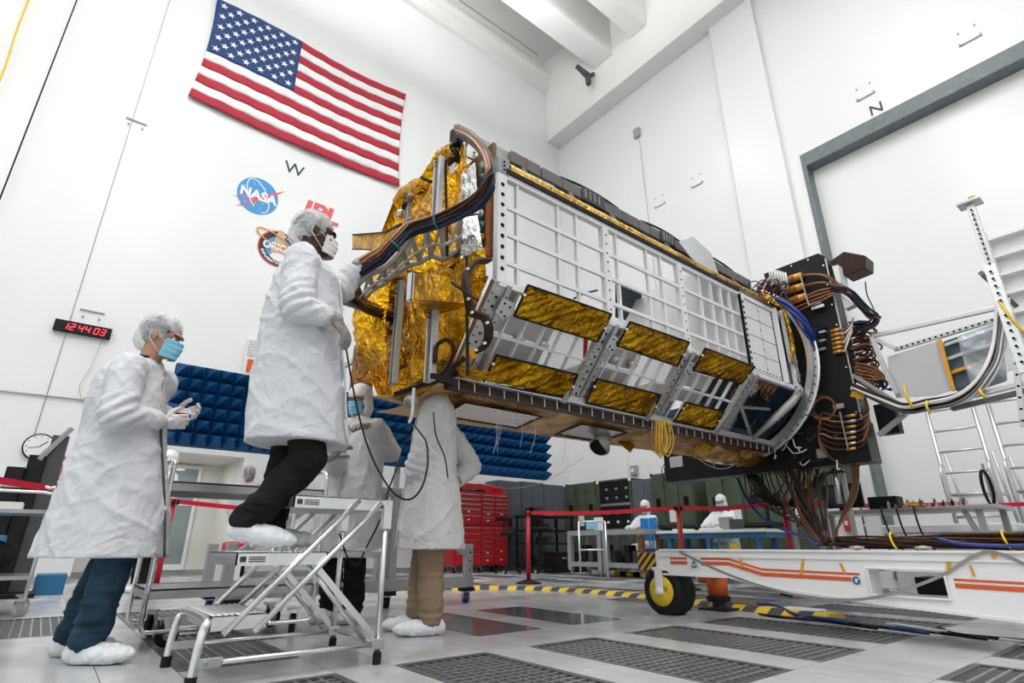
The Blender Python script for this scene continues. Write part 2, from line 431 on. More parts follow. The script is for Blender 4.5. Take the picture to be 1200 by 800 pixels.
# ---- west wall with the alcove opening (flag wall)
AX0, AX1, AH = 0.42, 2.55, 2.05
w = B()
w.bx(EX, AX0, WY, WY + .3, 0, CEIL).bx(AX1, NX + .3, WY, WY + .3, 0, CEIL).bx(AX0, AX1, WY, WY + .3, AH, CEIL)
wall_west = struct(w.build('wall_west', 'white_wall'))
w = B(); AD = 12.6
w.bx(AX0 - .1, AX0, WY + .3, AD, 0, AH + .3).bx(AX1, AX1 + .1, WY + .3, AD, 0, AH + .3).bx(AX0 - .1, AX1 + .1, AD, AD + .1, 0, AH + .3).bx(AX0, AX1, WY + .3, AD, AH, AH + .1)
struct(w.build('wall_alcove', 'cream_wall'))
b_ = B().bx(AX0, AX1, AD - .02, AD, 0, .1); struct(b_.build('baseboard_alcove', 'grey_paint'))
b_ = B().bx(EX, AX0, WY - .015, WY, 0, .1).bx(AX1, NX, WY - .015, WY, 0, .1); struct(b_.build('baseboard_west', 'grey_paint'))
# alcove glazed door
d0, d1 = 1.55, 2.1
dr = struct(B().bx(d0 - .06, d0, AD - .05, AD - .001, 0.1, 1.95).bx(d1, d1 + .06, AD - .05, AD - .001, .1, 1.95).bx(d0 - .06, d1 + .06, AD - .05, AD - .001, 1.95, 2.02).bx(d0, d1, AD - .045, AD - .001, .1, .2).bx(d0, d1, AD - .045, AD - .001, 1.25, 1.32).build('door_1', 'white_paint', bevel=.004))
B().bx(d0, d1, AD - .03, AD - .02, .2, 1.25).build('pane', 'glass_grey', dr); B().bx(d0, d1, AD - .03, AD - .02, 1.32, 1.95).build('pane', 'glass_grey', dr)
B().cyl((d0 + .05, AD - .09, .85), (d0 + .05, AD - .09, 1.2), .012).build('door_handle', 'chrome', dr)
# cornice ledge below the ceiling on the west wall
w = B().bx(EX, NX, WY - .35, WY, 16.0, 16.25).bx(EX, NX, WY - .18, WY, 15.55, 16.0)
struct(w.build('trim_1', 'ceiling_white', bevel=.01))

# ---- north wall with the big door recess
DZ, DY = 8.45, 3.66
w = B()
w.bx(NX, NX + .5, DY, WY + .3, 0, CEIL).bx(NX, NX + .5, SY, DY, DZ, CEIL)
wall_north = struct(w.build('wall_north', 'white_wall'))
struct(B().bx(NX - .14, NX, 3.95, 5.1, 0, 13.6).build('trim_2', 'white_wall', bevel=.01))   # flat pilaster
dn = struct(B().bx(NX + .28, NX + .45, SY, DY, 0, DZ).build('door_2', 'white_wall'))
B().bx(NX - .03, NX + .28, DY - .09, DY, 0, DZ).bx(NX - .03, NX + .28, SY, DY - .09, DZ - .32, DZ).build('door_frame', 'steel_blue_grey', dn, bevel=.008)
# crane girder along the north wall and roof beams along X
g = B().bx(10.4, NX, SY, WY, 13.45, CEIL)
struct(g.build('trim_3', 'ceiling_white', bevel=.02))
for i, (yc, wd_, z0) in enumerate(((8.35, .75, 14.75), (6.95, .55, 14.75), (3.6, .6, 14.75), (.2, .6, 14.75), (-3.5, .6, 14.75))):
    bm_ = B().bx(EX, 10.4, yc - wd_ / 2, yc + wd_ / 2, z0, CEIL)
    struct(bm_.build('trim_%d' % (4 + i), 'ceiling_white', bevel=.02))
ce = struct(B().bx(EX, NX, SY, WY, CEIL, CEIL + .2).build('ceiling', 'ceiling_white'))
# recessed joints of ceiling panels seen between the beams
for (x0, x1, y0, y1) in ((7.2, 8.1, 7.25, 7.95), (8.3, 9.2, 7.25, 7.6), (8.3, 9.2, 7.62, 7.95), (9.4, 10.35, 7.3, 7.95), (5.6, 7.0, 7.25, 7.95), (7.2, 10.2, 4.2, 6.4), (3.5, 7.0, 4.2, 6.4)):
    B().bx(x0, x1, y0, y1, CEIL - .03, CEIL).build('ceiling_panel', 'ceiling_white', ce, bevel=.012)
struct(B().bx(EX - .2, EX, SY, 15, 0, CEIL).build('wall_south', 'white_wall'))
struct(B().bx(EX, NX + .5, SY - .2, SY, 0, CEIL).build('wall_east', 'white_wall'))
pp = B().tube([(-4, 10.2, 15.9), (9.3, 10.2, 15.9)], .025, 8)
tag(pp.build('sprinkler_pipe', 'titanium'), 'long thin brass coloured pipe running under the white roof beside the first beam', 'pipe')
fl = thing('floodlight', 'small dark grey floodlight clamped to the white crane girder below the roof beam', 'light', (10.25, 8.75, 14.35))
B().cyl((10.2, 8.75, 14.3), (9.75, 8.9, 14.62), .11, .07, 14).build('lamp_housing', 'dark_grey', fl, True)
B().bar((10.4, 8.75, 14.6), (10.1, 8.75, 14.3), .05, .12).bx(10.02, 10.14, 8.68, 8.8, 13.95, 14.3).build('bracket', 'dark_grey', fl)

# ---- flat wall pictures and fixtures
f = thing('flag', 'large United States flag hanging on the white west wall', 'flag', (.34, WY - .03, 9.2))
def flagp(u, v):      # u along the fly, v from the bottom up; top edge sags, bottom right corner is gathered
    tl, tr, bl, br = V((.36, 0, 12.03)), V((5.08, 0, 12.2)), V((.30, 0, 9.17)), V((5.12, 0, 9.15))
    p = (bl.lerp(br, u)).lerp(tl.lerp(tr, u), v)
    p.z += (.12 * math.sin(PI * max(0, (u - .38) / .62)) * -1 if u > .38 else 0.03 * math.sin(PI * u / .38)) * v
    p.z -= .25 * math.sin(PI * u) * (1 - v) ** 1.5 * .35
    p.x += .08 * math.sin(PI * v) * (1 if u < .5 else -1) * abs(1 - 2 * u)
    p.y = WY - .06 - .012 * math.sin(u * 60 + v * 9) * (1 - v * .6) - .03 * math.sin(PI * u) * (1 - v)
    if v < .1: p.y -= .02 * math.sin(u * 14)
    return p
red = B(); wh = B(); bl_ = B(); NU = 110
for i in range(13):
    v0, v1 = 1 - (i + 1) / 13, 1 - i / 13; t = red if i % 2 == 0 else wh
    u0 = .4 if i < 7 else 0.
    t.grid(lambda a, c: flagp(u0 + (1 - u0) * a, v0 + (v1 - v0) * c), int(NU * (1 - u0)), 3)
bl_.grid(lambda a, c: flagp(.4 * a, 6 / 13 + 7 / 13 * c), 44, 16)
red.build('red_stripe', 'flag_red', f, True, solid=.004); wh.build('white_stripe', 'flag_white', f, True, solid=.004); bl_.build('canton', 'flag_blue', f, True, solid=.004)
st = B()
for r in range(9):
    nn = 6 if r % 2 == 0 else 5
    for c_ in range(nn):
        cu = .4 * ((c_ * 2 + 1 + (r % 2)) / 12); cv = 6 / 13 + 7 / 13 * (1 - (r + 1) / 10)
        ctr = flagp(cu, cv) + V((0, -.012, 0)); R_ = .085; pts = []
        for k in range(10):
            an = PI / 2 + PI * k / 5; rr = R_ if k % 2 == 0 else R_ * .4; pts.append(ctr + V((rr * math.cos(an), 0, rr * math.sin(an))))
        st.prism(pts, (0, -.004, 0))
st.build('star', 'flag_white', f)

XD, ZD = (1, 0, 0), (0, 0, 1)
def disc(c, rx, rz, th, nn=48, y=WY - .002): return B().prism([(c[0] + rx * math.cos(2 * PI * k / nn), y, c[1] + rz * math.sin(2 * PI * k / nn)) for k in range(nn)], (0, -th, 0))
def hoop(c, rx, rz, w_, y, rot=0, a0=0, a1=2 * PI, nn=48):
    b = B(); pts = []
    for k in range(nn + 1):
        a = a0 + (a1 - a0) * k / nn; px_, pz_ = rx * math.cos(a), rz * math.sin(a)
        pts.append(V((c[0] + px_ * math.cos(rot) - pz_ * math.sin(rot), y, c[1] + px_ * math.sin(rot) + pz_ * math.cos(rot))))
    ww = w_ if isinstance(w_, (int, float)) else None
    for k in range(nn):
        b.bar(pts[k], pts[k + 1], .004, ww if ww else w_[0] + (w_[1] - w_[0]) * k / nn, (0, 0, 1))
    return b
lg = thing('nasa_emblem', 'round blue emblem with white letters NASA on the white west wall', 'logo', (1.95, WY, 7.23))
lc = (1.94, 7.50)
disc(lc, .41, .43, .01).build('blue_disc', 'logo_blue', lg)
text_obj('NASA', 'lettering', 'logo_white', (1.95, WY - .016, 7.50), XD, ZD, .30, .003, lg, bold=.012, sx=.95)
hoop(lc, .19, .40, .02, WY - .014, rot=.45, a0=-.6 * PI, a1=1.2 * PI).build('orbit', 'logo_white', lg)
B().prism([(1.46, WY - .013, 7.30), (2.0, WY - .013, 7.50), (2.46, WY - .013, 7.86), (2.1, WY - .013, 7.44)], (0, -.002, 0)).prism([(1.55, WY - .013, 7.08), (1.98, WY - .013, 7.47), (2.03, WY - .013, 7.40)], (0, -.002, 0)).build('swoosh', 'logo_red', lg)
sb = B()
for k in range(26):
    a = random.random() * 6.28; r = math.sqrt(random.random()) * .9; sb.cbox((1.94 + .38 * r * math.cos(a), WY - .012, 7.50 + .39 * r * math.sin(a)), (.014, .004, .018))
sb.build('star_dots', 'logo_white', lg)
jp = thing('jpl_lettering', 'red letters JPL painted on the west wall behind the climbing worker', 'lettering', (3.3, WY, 7.5))
text_obj('JPL', 'lettering', 'logo_red', (3.28, WY - .008, 7.62), XD, ZD, .56, .004, jp, bold=.022, sx=1.15, shear=.15)
em = thing('mission_emblem', 'round black mission emblem reading ORION on the west wall', 'logo', (2.55, WY, 6.5)); ec = (2.52, 6.42)
disc(ec, .42, .42, .008).build('red_rim', 'logo_red', em)
disc(ec, .395, .395, .012).build('black_disc', 'logo_black', em)
disc(ec, .27, .27, .016).build('blue_field', 'logo_blue', em)
B().prism([(2.36, WY - .017, 6.2), (2.46, WY - .017, 6.86), (2.58, WY - .017, 6.86), (2.70, WY - .017, 6.2)], (0, -.003, 0)).build('spire', 'logo_tan', em)
disc((2.55, 6.22), .17, .09, .024).build('moon', 'logo_white', em)
text_obj('ORION', 'lettering', 'logo_white', (2.52, WY - .028, 6.44), XD, ZD, .23, .003, em, bold=.01, sx=.85)
hoop((2.36, 6.62), .34, .12, .03, WY - .03, rot=-.35).build('orbit', 'logo_orange', em)
def arc_text(s, c, rx, rz, a0, a1, size, par, y, flip=False):
    for i, ch in enumerate(s):
        if ch == ' ': continue
        a = a0 + (a1 - a0) * i / (len(s) - 1); p = V((c[0] + rx * math.cos(a), y, c[1] + rz * math.sin(a)))
        up = V((math.cos(a), 0, math.sin(a))) * (-1 if flip else 1); xd = V((up.z, 0, -up.x))
        text_obj(ch, 'lettering', 'logo_white', p, xd, up, size, .002, par, bold=.004)
arc_text('EXPLORATION FLIGHT', ec, .335, .335, PI * 1.12, PI * 1.9, .075, em, WY - .015, True)
arc_text('ORION', ec, .335, .335, PI * .48, PI * .22, .075, em, WY - .015)
tag(text_obj('W', 'compass_letter', 'ink', (2.57, WY - .006, 8.48), XD, ZD, .42, .004), 'dark letter W on the west wall below the flag', 'lettering')
tag(text_obj('N', 'compass_letter', 'ink', (NX - .006, 2.13, 8.62), (0, -1, 0), ZD, .33, .004), 'dark letter N on the north wall above the big door lintel', 'lettering')
# LED clock
ck = thing('led_clock', 'long black digital clock with red digits 12:44 03 on the west wall', 'clock', (-.26, WY, 3.87))
B().bx(-.64, .12, WY - .1, WY - .02, 3.78, 3.965).build('case', 'black', ck, bevel=.006)
seg = {'0': 'abcdef', '1': 'bc', '2': 'abged', '3': 'abgcd', '4': 'fgbc'}
def digit(b, ch, x0, z0, w_=.055, h_=.10):
    sh = .18
    pos = {'a': ((0, h_), (w_, h_)), 'b': ((w_, h_ / 2), (w_, h_)), 'c': ((w_, 0), (w_, h_ / 2)), 'd': ((0, 0), (w_, 0)), 'e': ((0, 0), (0, h_ / 2)), 'f': ((0, h_ / 2), (0, h_)), 'g': ((0, h_ / 2), (w_, h_ / 2))}
    for s_ in seg[ch]:
        (a, c_), (d, e_) = pos[s_]; b.bar((x0 + a + c_ * sh, WY - .102, z0 + c_), (x0 + d + e_ * sh, WY - .102, z0 + e_), .006, .012, (0, 0, 1))
for i, (ch, xx) in enumerate(zip('124403', (-.53, -.44, -.33, -.24, -.12, -.03))):
    dg = B(); digit(dg, ch, xx, 3.82); dg.build('digit', 'led_red', ck)
# wall clock
wc = thing('wall_clock', 'round white analogue clock with black rim on the west wall', 'clock', (-.37, WY, 1.93))
disc((-.37, 1.93), .2, .2, .06, 32).build('rim', 'black', wc); disc((-.37, 1.93), .18, .18, .065, 32).build('dial', 'white_plastic', wc)
h_ = B().bar((-.37, WY - .068, 1.93), (-.28, WY - .068, 2.02), .004, .014).bar((-.37, WY - .068, 1.93), (-.50, WY - .068, 1.9), .004, .01)
for k in range(12): h_.cbox((-.37 + .155 * math.cos(k * PI / 6), WY - .067, 1.93 + .155 * math.sin(k * PI / 6)), (.012, .004, .02))
h_.build('hands_and_marks', 'ink', wc)
es = thing('extinguisher_sign', 'white vertical sign with a red arrow panel on the west wall', 'sign', (-.08, WY, 1.65))
B().bx(-.17, .03, WY - .012, WY, 1.30, 1.86).build('board', 'white_plastic', es)
B().bx(-.13, -.01, WY - .016, WY - .012, 1.46, 1.70).bx(-.15, .01, WY - .016, WY - .012, 1.34, 1.42).bx(-.15, .01, WY - .016, WY - .012, 1.76, 1.82).build('red_panel', 'sign_red', es)
text_obj('FIRE', 'lettering', 'logo_white', (-.07, WY - .018, 1.58), (0, 0, -1), (1, 0, 0), .09, .001, es)
def wire(name, pts, r, m_, label, cat='cable', **k): return tag(B().tube(crv(pts, 5) if len(pts) > 2 else pts, r, 6).build(name, m_, smooth=True), label, cat)
wire('hanging_cable', [(-1.75, WY - .15, 16), (-1.75, WY - .15, 2.6)], .012, 'cable_black', 'long straight black cable running down the left end of the west wall')
wire('hanging_cable', [(-2.30, WY - .15, 16), (-2.34, WY - .15, 9.8), (-2.27, WY - .15, 7.6), (-2.3, WY - .15, 3)], .016, 'yellow', 'yellow cable running down the wall at the top left corner')
wire('hanging_cable', [(-.42, WY - .012, 15.5), (-.47, WY - .012, 1.9)], .006, 'wall_line', 'thin grey wire running down the wall past the digital clock')
wire('clock_lead', [(.02, WY - .03, 3.78), (-.02, WY - .05, 3.3), (-.1, WY - .05, 2.95), (-.02, WY - .03, 2.72)], .006, 'wall_line', 'thin grey lead curling from the digital clock to the conduit')
co = thing('wall_conduit', 'thin pale conduit with a small junction box below the digital clock', 'pipe', (0, WY, 2.72))
B().tube([(-1.3, WY - .03, 2.70), (.0, WY - .03, 2.73)], .014, 8).tube([(-1.3, WY - .03, 2.70), (-1.32, WY - .03, 2.2)], .014, 8).build('pipe', 'titanium', co)
B().bx(0, .09, WY - .06, WY, 2.70, 2.77).build('junction_box', 'dark_grey', co)
for i, (xx, zz) in enumerate(((-.18, 4.15), (.02, 6.9))):
    pass
def bracket_w(xx, zz, label):
    t = thing('wall_bracket', label, 'bracket', (xx, WY, zz)); B().bx(xx, xx + .34, WY - .03, WY - .002, zz, zz + .02).build('bar', 'wall_line', t)
    for a in (.05, .27): B().bx(xx + a, xx + a + .03, WY - .03, WY - .002, zz - .12, zz - .09).build('screw', 'wall_line', t)
bracket_w(-.38, 4.22, 'thin wall bracket just above the digital clock')
bracket_w(-.55, 8.15, 'thin wall bracket on the grey wire left of the flag')
def bracket_n(yy, zz, label):
    t = thing('wall_bracket', label, 'bracket', (NX, yy, zz)); B().bx(NX - .03, NX - .002, yy - .31, yy - .04, zz, zz + .022).build('bar', 'wall_line', t)
    for a in (.35, .05): B().bx(NX - .03, NX - .002, yy - a, yy - a + .035, zz, zz + .06).build('end_lug', 'wall_line', t)
    for a in (.32, .08): B().bx(NX - .02, NX - .002, yy - a, yy - a + .03, zz + .27, zz + .30).build('screw', 'wall_line', t)
bracket_n(2.42, 9.0, 'small white wall bracket left of and above the letter N')
bracket_n(.72, 8.98, 'small white wall bracket at far right above the lintel')
bracket_n(6.3, 9.1, 'small white wall bracket on the north wall above the truss, left of the pilaster')
bracket_n(7.45, 9.1, 'small white wall bracket on the north wall right of the thin vertical wire')
jb = thing('junction_box', 'grey electrical box high on the north wall with a thin wire', 'electrical box', (NX, 7.73, 11.8))
B().bx(NX - .1, NX, 7.64, 7.84, 11.7, 12.0).build('box', 'frame_grey', jb, bevel=.01); B().tube([(NX - .02, 7.7, 11.6), (NX - .02, 7.6, 3.8)], .008, 6).build('wire', 'wall_line', jb)
sw = thing('switch_box', 'small grey switch box on the north wall above the green cases', 'electrical box', (NX, 8.9, 2.3))
B().bx(NX - .08, NX, 8.7, 8.9, 2.15, 2.38).build('box', 'frame_grey', sw, bevel=.01); B().bx(NX - .09, NX - .08, 8.78, 8.86, 2.22, 2.3).build('switch', 'white_plastic', sw)
lv = thing('wall_rack', 'narrow silver slatted panel with a red strip on the west wall behind the climbing worker', 'panel', (2.35, WY, 3.9))
B().bx(2.22, 2.5, WY - .14, WY, 3.55, 4.3).build('frame', 'white_paint', lv, bevel=.01)
for k in range(6): B().bx(2.25, 2.47, WY - .155, WY - .14, 3.95 + k * .055, 3.99 + k * .055).build('slat', 'alu', lv)
B().bx(2.28, 2.4, WY - .155, WY - .14, 3.62, 3.88).build('red_strip', 'stripe_orange', lv)
# ================================================================ EQUIPMENT ON THE FLOOR
def caster(par, x, y, z_top, r=.05, wheel='rubber', w=.03, ang=0., name='caster'):
    """swivel caster: fork is the part, wheel and hub its sub-parts"""
    c, s = math.cos(ang), math.sin(ang)
    a = V((-s, c, 0)); off = V((c, s, 0)) * r * .35; ctr = V((x, y, r)) + off
    f = B().bx(x - .035, x + .035, y - .035, y + .035, z_top - .012, z_top)
    for k in (-1, 1): f.bar(V((x, y, z_top - .012)) + a * k * (w / 2 + .006), ctr + a * k * (w / 2 + .006), .035, .005, a)
    f.cyl(ctr - a * (w / 2 + .012), ctr + a * (w / 2 + .012), .006, n=8)
    fo = f.build(name, 'alu', par)
    wl = B(); pr_ = [(-.5, .8), (-.5, .93), (-.3, 1), (.3, 1), (.5, .93), (.5, .8)]
    wl.tube([ctr + a * (w * t) for t, _ in pr_], [r * q for _, q in pr_], 20)
    wl.build('wheel', wheel, fo, True)
    B().cyl(ctr - a * (w / 2 + .004), ctr + a * (w / 2 + .004), r * .45, n=14).build('hub', 'grey_paint', fo)
    return fo
def tube_part(par, name, pts, r, m_='alu_bright', rnd=0, n=10): return B().tube(crv(pts, rnd) if rnd else pts, r, n).build(name, m_, par, True)

# ---- rolling step ladder (3 treads) under the climbing worker
YA, YB = 2.70, 3.22
sl = thing('step_ladder', 'bright aluminium three-step rolling ladder with serrated treads, a worker kneeling his shoe on it', 'step ladder', (.98, 2.96, 0))
sl['label'] = 'bright aluminium three-step ladder with serrated treads that the climbing worker stands on'
for i, (x0, x1, zt) in enumerate(((.60, .84, .25), (.66, 1.06, .495), (.87, 1.33, .745))):
    x1 = x1 if i else .83
    b = B().bx(x0, x1, YA + .01, YB - .01, zt - .004, zt)
    b.bx(x0, x0 + .006, YA + .01, YB - .01, zt - .055, zt).bx(x1 - .006, x1, YA + .01, YB - .01, zt - .055, zt).bx(x0, x1, YA + .01, YA + .016, zt - .055, zt).bx(x0, x1, YB - .016, YB - .01, zt - .055, zt)
    t = b.build('tread', 'alu_bright', sl)
    sr = B(); ny = 26
    for q in range(int((x1 - x0) / .024)):
        xx = x0 + .012 + q * .024
        for k in range(ny):
            yy = YA + .025 + (YB - YA - .05) * k / (ny - 1); sr.add([(xx - .006, yy - .005, zt), (xx + .006, yy - .005, zt), (xx + .006, yy + .005, zt), (xx - .006, yy + .005, zt), (xx, yy, zt + .006)], [(0, 1, 4), (1, 2, 4), (2, 3, 4), (3, 0, 4)])
    stuff(sr.build('serration', 'alu_bright', t))
    if i:
        B().bx(x0 + .01, x0 + .13, YA + .008, YA + .01, zt - .045, zt - .012).build('warning_sticker', 'paper', t)
        tb = B()
        for k in range(3): tb.bx(x0 + .05, x0 + .12, YA + .006, YA + .008, zt - .04 + k * .009, zt - .036 + k * .009)
        tb.bx(x0 + .015, x0 + .04, YA + .006, YA + .008, zt - .04, zt - .017); tb.build('sticker_print', 'ink', t)
tube_part(sl, 'front_leg_frame', [(.56, YB + .02, .0), (.565, YB + .02, .12), (.575, YB + .01, .2), (.59, YB - .04, .235), (.59, YA + .04, .235), (.575, YA - .01, .2), (.565, YA - .02, .12), (.56, YA - .02, 0)], .017, rnd=5)
for y in (YA - .02, YB + .02): B().cyl((.56, y, 0), (.56, y, .045), .022, n=14).build('rubber_foot', 'rubber', sl)
for y in (YA, YB):
    tube_part(sl, 'stringer', [(.655, y, .18), (1.19, y, .735)], .013); tube_part(sl, 'stringer', [(.775, y, .18), (1.31, y, .725)], .013)
for y in (YA - .01, YB + .01):
    tube_part(sl, 'rear_leg', [(1.345, y, .03), (1.335, y, .70)], .014)
    B().cyl((1.345, y, 0), (1.345, y, .05), .02, n=14).build('rubber_foot', 'rubber', sl)
    tube_part(sl, 'base_rail', [(.575, y, .085), (1.345, y, .085)], .011)
    B().bx(.565, .66, y - .018, y - .008, .068, .105).build('clamp_plate', 'alu', sl, bevel=.003); B().cyl((.60, y - .03, .086), (.60, y - .008, .086), .008, n=8).build('bolt', 'chrome', sl)
    B().bx(1.31, 1.37, y - .018, y - .008, .065, .11).build('clamp_plate', 'alu', sl, bevel=.003)
    B().bx(1.315, 1.36, y - .02, y + .02, .60, .74).build('corner_bracket', 'alu_bright', sl, bevel=.003)
    B().bar((1.02, y + .01, .42), (1.34, y + .01, .10), .006, .028).build('diagonal_brace', 'alu_bright', sl)
    tube_part(sl, 'diagonal_tube', [(.98, y + .05, .44), (1.30, y + .04, .09)], .011)
for z in (.09, .50): tube_part(sl, 'cross_rail', [(1.345, YA, z), (1.345, YB, z)], .010)

# ---- stainless utility cart behind the ladder
ct = thing('utility_cart', 'stainless steel two-shelf cart with chrome bow handle behind the step ladder', 'cart', (1, 4.08, 0))
for z in (.88, .30):
    s = B().bx(.50, 1.42, 3.80, 4.36, z - .012, z - .004).bx(.50, 1.42, 3.80, 3.806, z - .055, z).bx(.50, 1.42, 4.354, 4.36, z - .055, z).bx(.50, .506, 3.8, 4.36, z - .055, z).bx(1.414, 1.42, 3.8, 4.36, z - .055, z)
    s.build('shelf', 'stainless', ct)
for xs, sg in ((.50, -1), (1.42, 1)):
    tube_part(ct, 'end_frame', [(xs, 3.79, .12), (xs, 3.79, .88), (xs, 3.79, .96), (xs, 3.84, 1.0), (xs, 3.96, 1.005), (xs, 4.2, 1.005), (xs, 4.32, 1.0), (xs, 4.37, .96), (xs, 4.37, .88), (xs, 4.37, .12)], .014, 'chrome', 4)
    for y in (3.79, 4.37): tube_part(ct, 'skid_tube', [(xs, y, .14), (xs + .01 * -sg, y, .10), (xs + .05 * -sg, y, .085), (xs + .3 * -sg, y, .085)], .013, 'chrome', 4)
for (x, y, a) in ((.62, 3.83, .3), (.62, 4.32, .9), (1.32, 3.83, 1.2), (1.32, 4.32, .2)): caster(ct, x, y, .155, .062, 'rubber', .034, a)

# ---- aluminium welded stand behind the two workers
fs = thing('frame_stand', 'grey aluminium profile stand on casters behind the two standing workers', 'stand', (2.3, 5.2, 0))
def prof(p, q, w_=.075, h=.075, nm='beam'): return B().bar(p, q, w_, h).build(nm, 'frame_grey', fs, bevel=.004)
for y in (4.9, 5.55): prof((1.1, y, .19), (3.42, y, .19), .08, .1)
for x in (1.15, 2.3, 3.36): prof((x, 4.94, .19), (x, 5.51, .19))
for (x, y, z) in ((3.37, 4.9, .54), (2.52, 4.9, .98), (2.40, 4.9, .98), (1.15, 4.9, .54), (3.37, 5.55, .6), (2.46, 5.55, 1.0), (1.6, 4.9, .62), (1.15, 5.55, .54)): prof((x, y, .24), (x, y, z), .075, .075, 'post')
prof((2.55, 4.9, .92), (3.33, 4.9, .46), .06, .06, 'brace'); prof((1.2, 4.9, .46), (1.9, 4.9, .98), .05, .06, 'brace'); prof((1.9, 4.9, 1.0), (2.6, 4.9, 1.0)); prof((2.55, 4.9, .64), (2.0, 4.9, .64), .05, .05)
prof((2.55, 5.55, .95), (3.3, 5.55, .5), .06, .06, 'brace')
for (x, y) in ((3.36, 4.9), (3.36, 5.55), (2.5, 4.9), (2.5, 5.55), (1.2, 4.9), (1.2, 5.55)):
    B().bx(x - .06, x + .06, y - .06, y + .06, .105, .14).build('caster_plate', 'black', fs); caster(fs, x, y, .107, .05, 'cable_blue' if x > 3 or y > 5 else 'rubber', .05, 1.3)
for z in (.3, .38, .46): B().cyl((3.37, 4.855, z), (3.37, 4.863, z), .008, n=8).build('bolt_hole', 'hole_black', fs)

# ---- belt barriers
def barrier(x, y, label):
    t = thing('barrier_post', label, 'barrier post', (x, y, 0), 'belt barrier posts')
    B().tube([(x, y, 0), (x, y, .015), (x, y, .05), (x, y, .06)], [.19, .19, .07, .045], 28).build('base', 'black', t, True)
    B().cyl((x, y, .055), (x, y, .955), .032, n=20).build('post', 'red_post', t, True)
    B().cyl((x, y, .955), (x, y, 1.03), .036, n=20).build('belt_head', 'red_post', t, True)
    for a in range(4): B().cbox((x + .045 * math.cos(a * PI / 2), y + .045 * math.sin(a * PI / 2), .99), (.03, .03, .055)).build('belt_socket', 'black', t)
barrier(5.72, 6.72, 'red barrier post in front of the black shelves, on the floor beyond the hazard strip')
barrier(6.5, 4.55, 'red barrier post behind the left end of the white trailer beam')
barrier(1.05, 7.47, 'red barrier post behind the stainless cart handle')
barrier(6.75, 3.25, 'red barrier post behind the hanging brown cables')
barrier(-.62, 5.45, 'red barrier post beyond the left edge next to the trolley')
barrier(3.3, 8.45, 'red barrier post behind the climbing worker, under the blue absorber wall')
def belt(a, c, label, sag=.03, z=1.0, n=12):
    a = V((a[0], a[1], z)); c = V((c[0], c[1], z)); b = B()
    d = (c - a).normalized()
    a = a + d * .055; c = c - d * .055
    L1 = [a.lerp(c, i / n) + V((0, 0, -sag * math.sin(PI * i / n))) for i in range(n + 1)]
    for i in range(n): b.bar(L1[i], L1[i + 1], .003, .052)
    tag(b.build('barrier_belt', 'red_tape', shift=a), label, 'belt', 'red barrier belts')
belt((5.72, 6.72), (6.5, 4.55), 'red belt stretched in front of the grey and green cases')
belt((6.5, 4.55), (6.75, 3.25), 'red belt in front of the green cases, right of the trailer-end post')
belt((6.75, 3.25), (8.6, 1.9), 'red belt running right behind the electronics table')
belt((-.62, 5.45), (1.05, 7.47), 'red belt at the left edge, behind the left worker')
belt((1.05, 7.47), (3.3, 8.45), 'red belt running behind the stainless cart towards the alcove')
B_ = B().bar((9.6, 3.3, 1.02), (9.6, -.6, 1.02), .004, .05); tag(B_.build('barrier_belt', 'red_tape'), 'thin far red belt in front of the white ladders', 'belt')

# ---- curved yellow and black floor cable cover
hp = crv([(2.9, 6.75), (3.7, 6.72), (4.35, 6.45), (4.9, 5.95), (5.18, 5.3), (5.22, 4.5), (5.12, 3.8), (4.98, 3.1), (4.85, 2.4), (4.8, 2.0)] and [V((2.9, 6.75, 0)), V((3.7, 6.72, 0)), V((4.35, 6.45, 0)), V((4.9, 5.95, 0)), V((5.18, 5.3, 0)), V((5.22, 4.5, 0)), V((5.12, 3.8, 0)), V((4.98, 3.1, 0)), V((4.8, 2.0, 0))], 6)
hz = thing('cable_cover', 'long curved floor cable cover in yellow and dark grey blocks', 'cable cover', hp[0])
def resample(P, step):
    out = [P[0]]; acc = 0
    for a, b in zip(P, P[1:]):
        L_ = (b - a).length
        while acc + L_ >= step:
            t = (step - acc) / L_; a = a.lerp(b, t); out.append(a); L_ = (b - a).length; acc = 0
        acc += L_
    return out
RP = resample(hp, .125)
for i in range(len(RP) - 1):
    p, q = RP[i], RP[i + 1]; d0_ = (RP[min(i + 1, len(RP) - 1)] - RP[max(0, i - 1)]).normalized(); d1_ = (RP[min(i + 2, len(RP) - 1)] - RP[i]).normalized()
    rings = []
    for c_, d in ((p, d0_), (q, d1_)):
        n_ = V((-d.y, d.x, 0)); rings.append([c_ + n_ * o + V((0, 0, z)) for o, z in ((-.14, .001), (-.07, .04), (.07, .04), (.14, .001))])
    B().loft(rings).build('block', 'yellow' if i % 2 else 'dark_grey', hz)

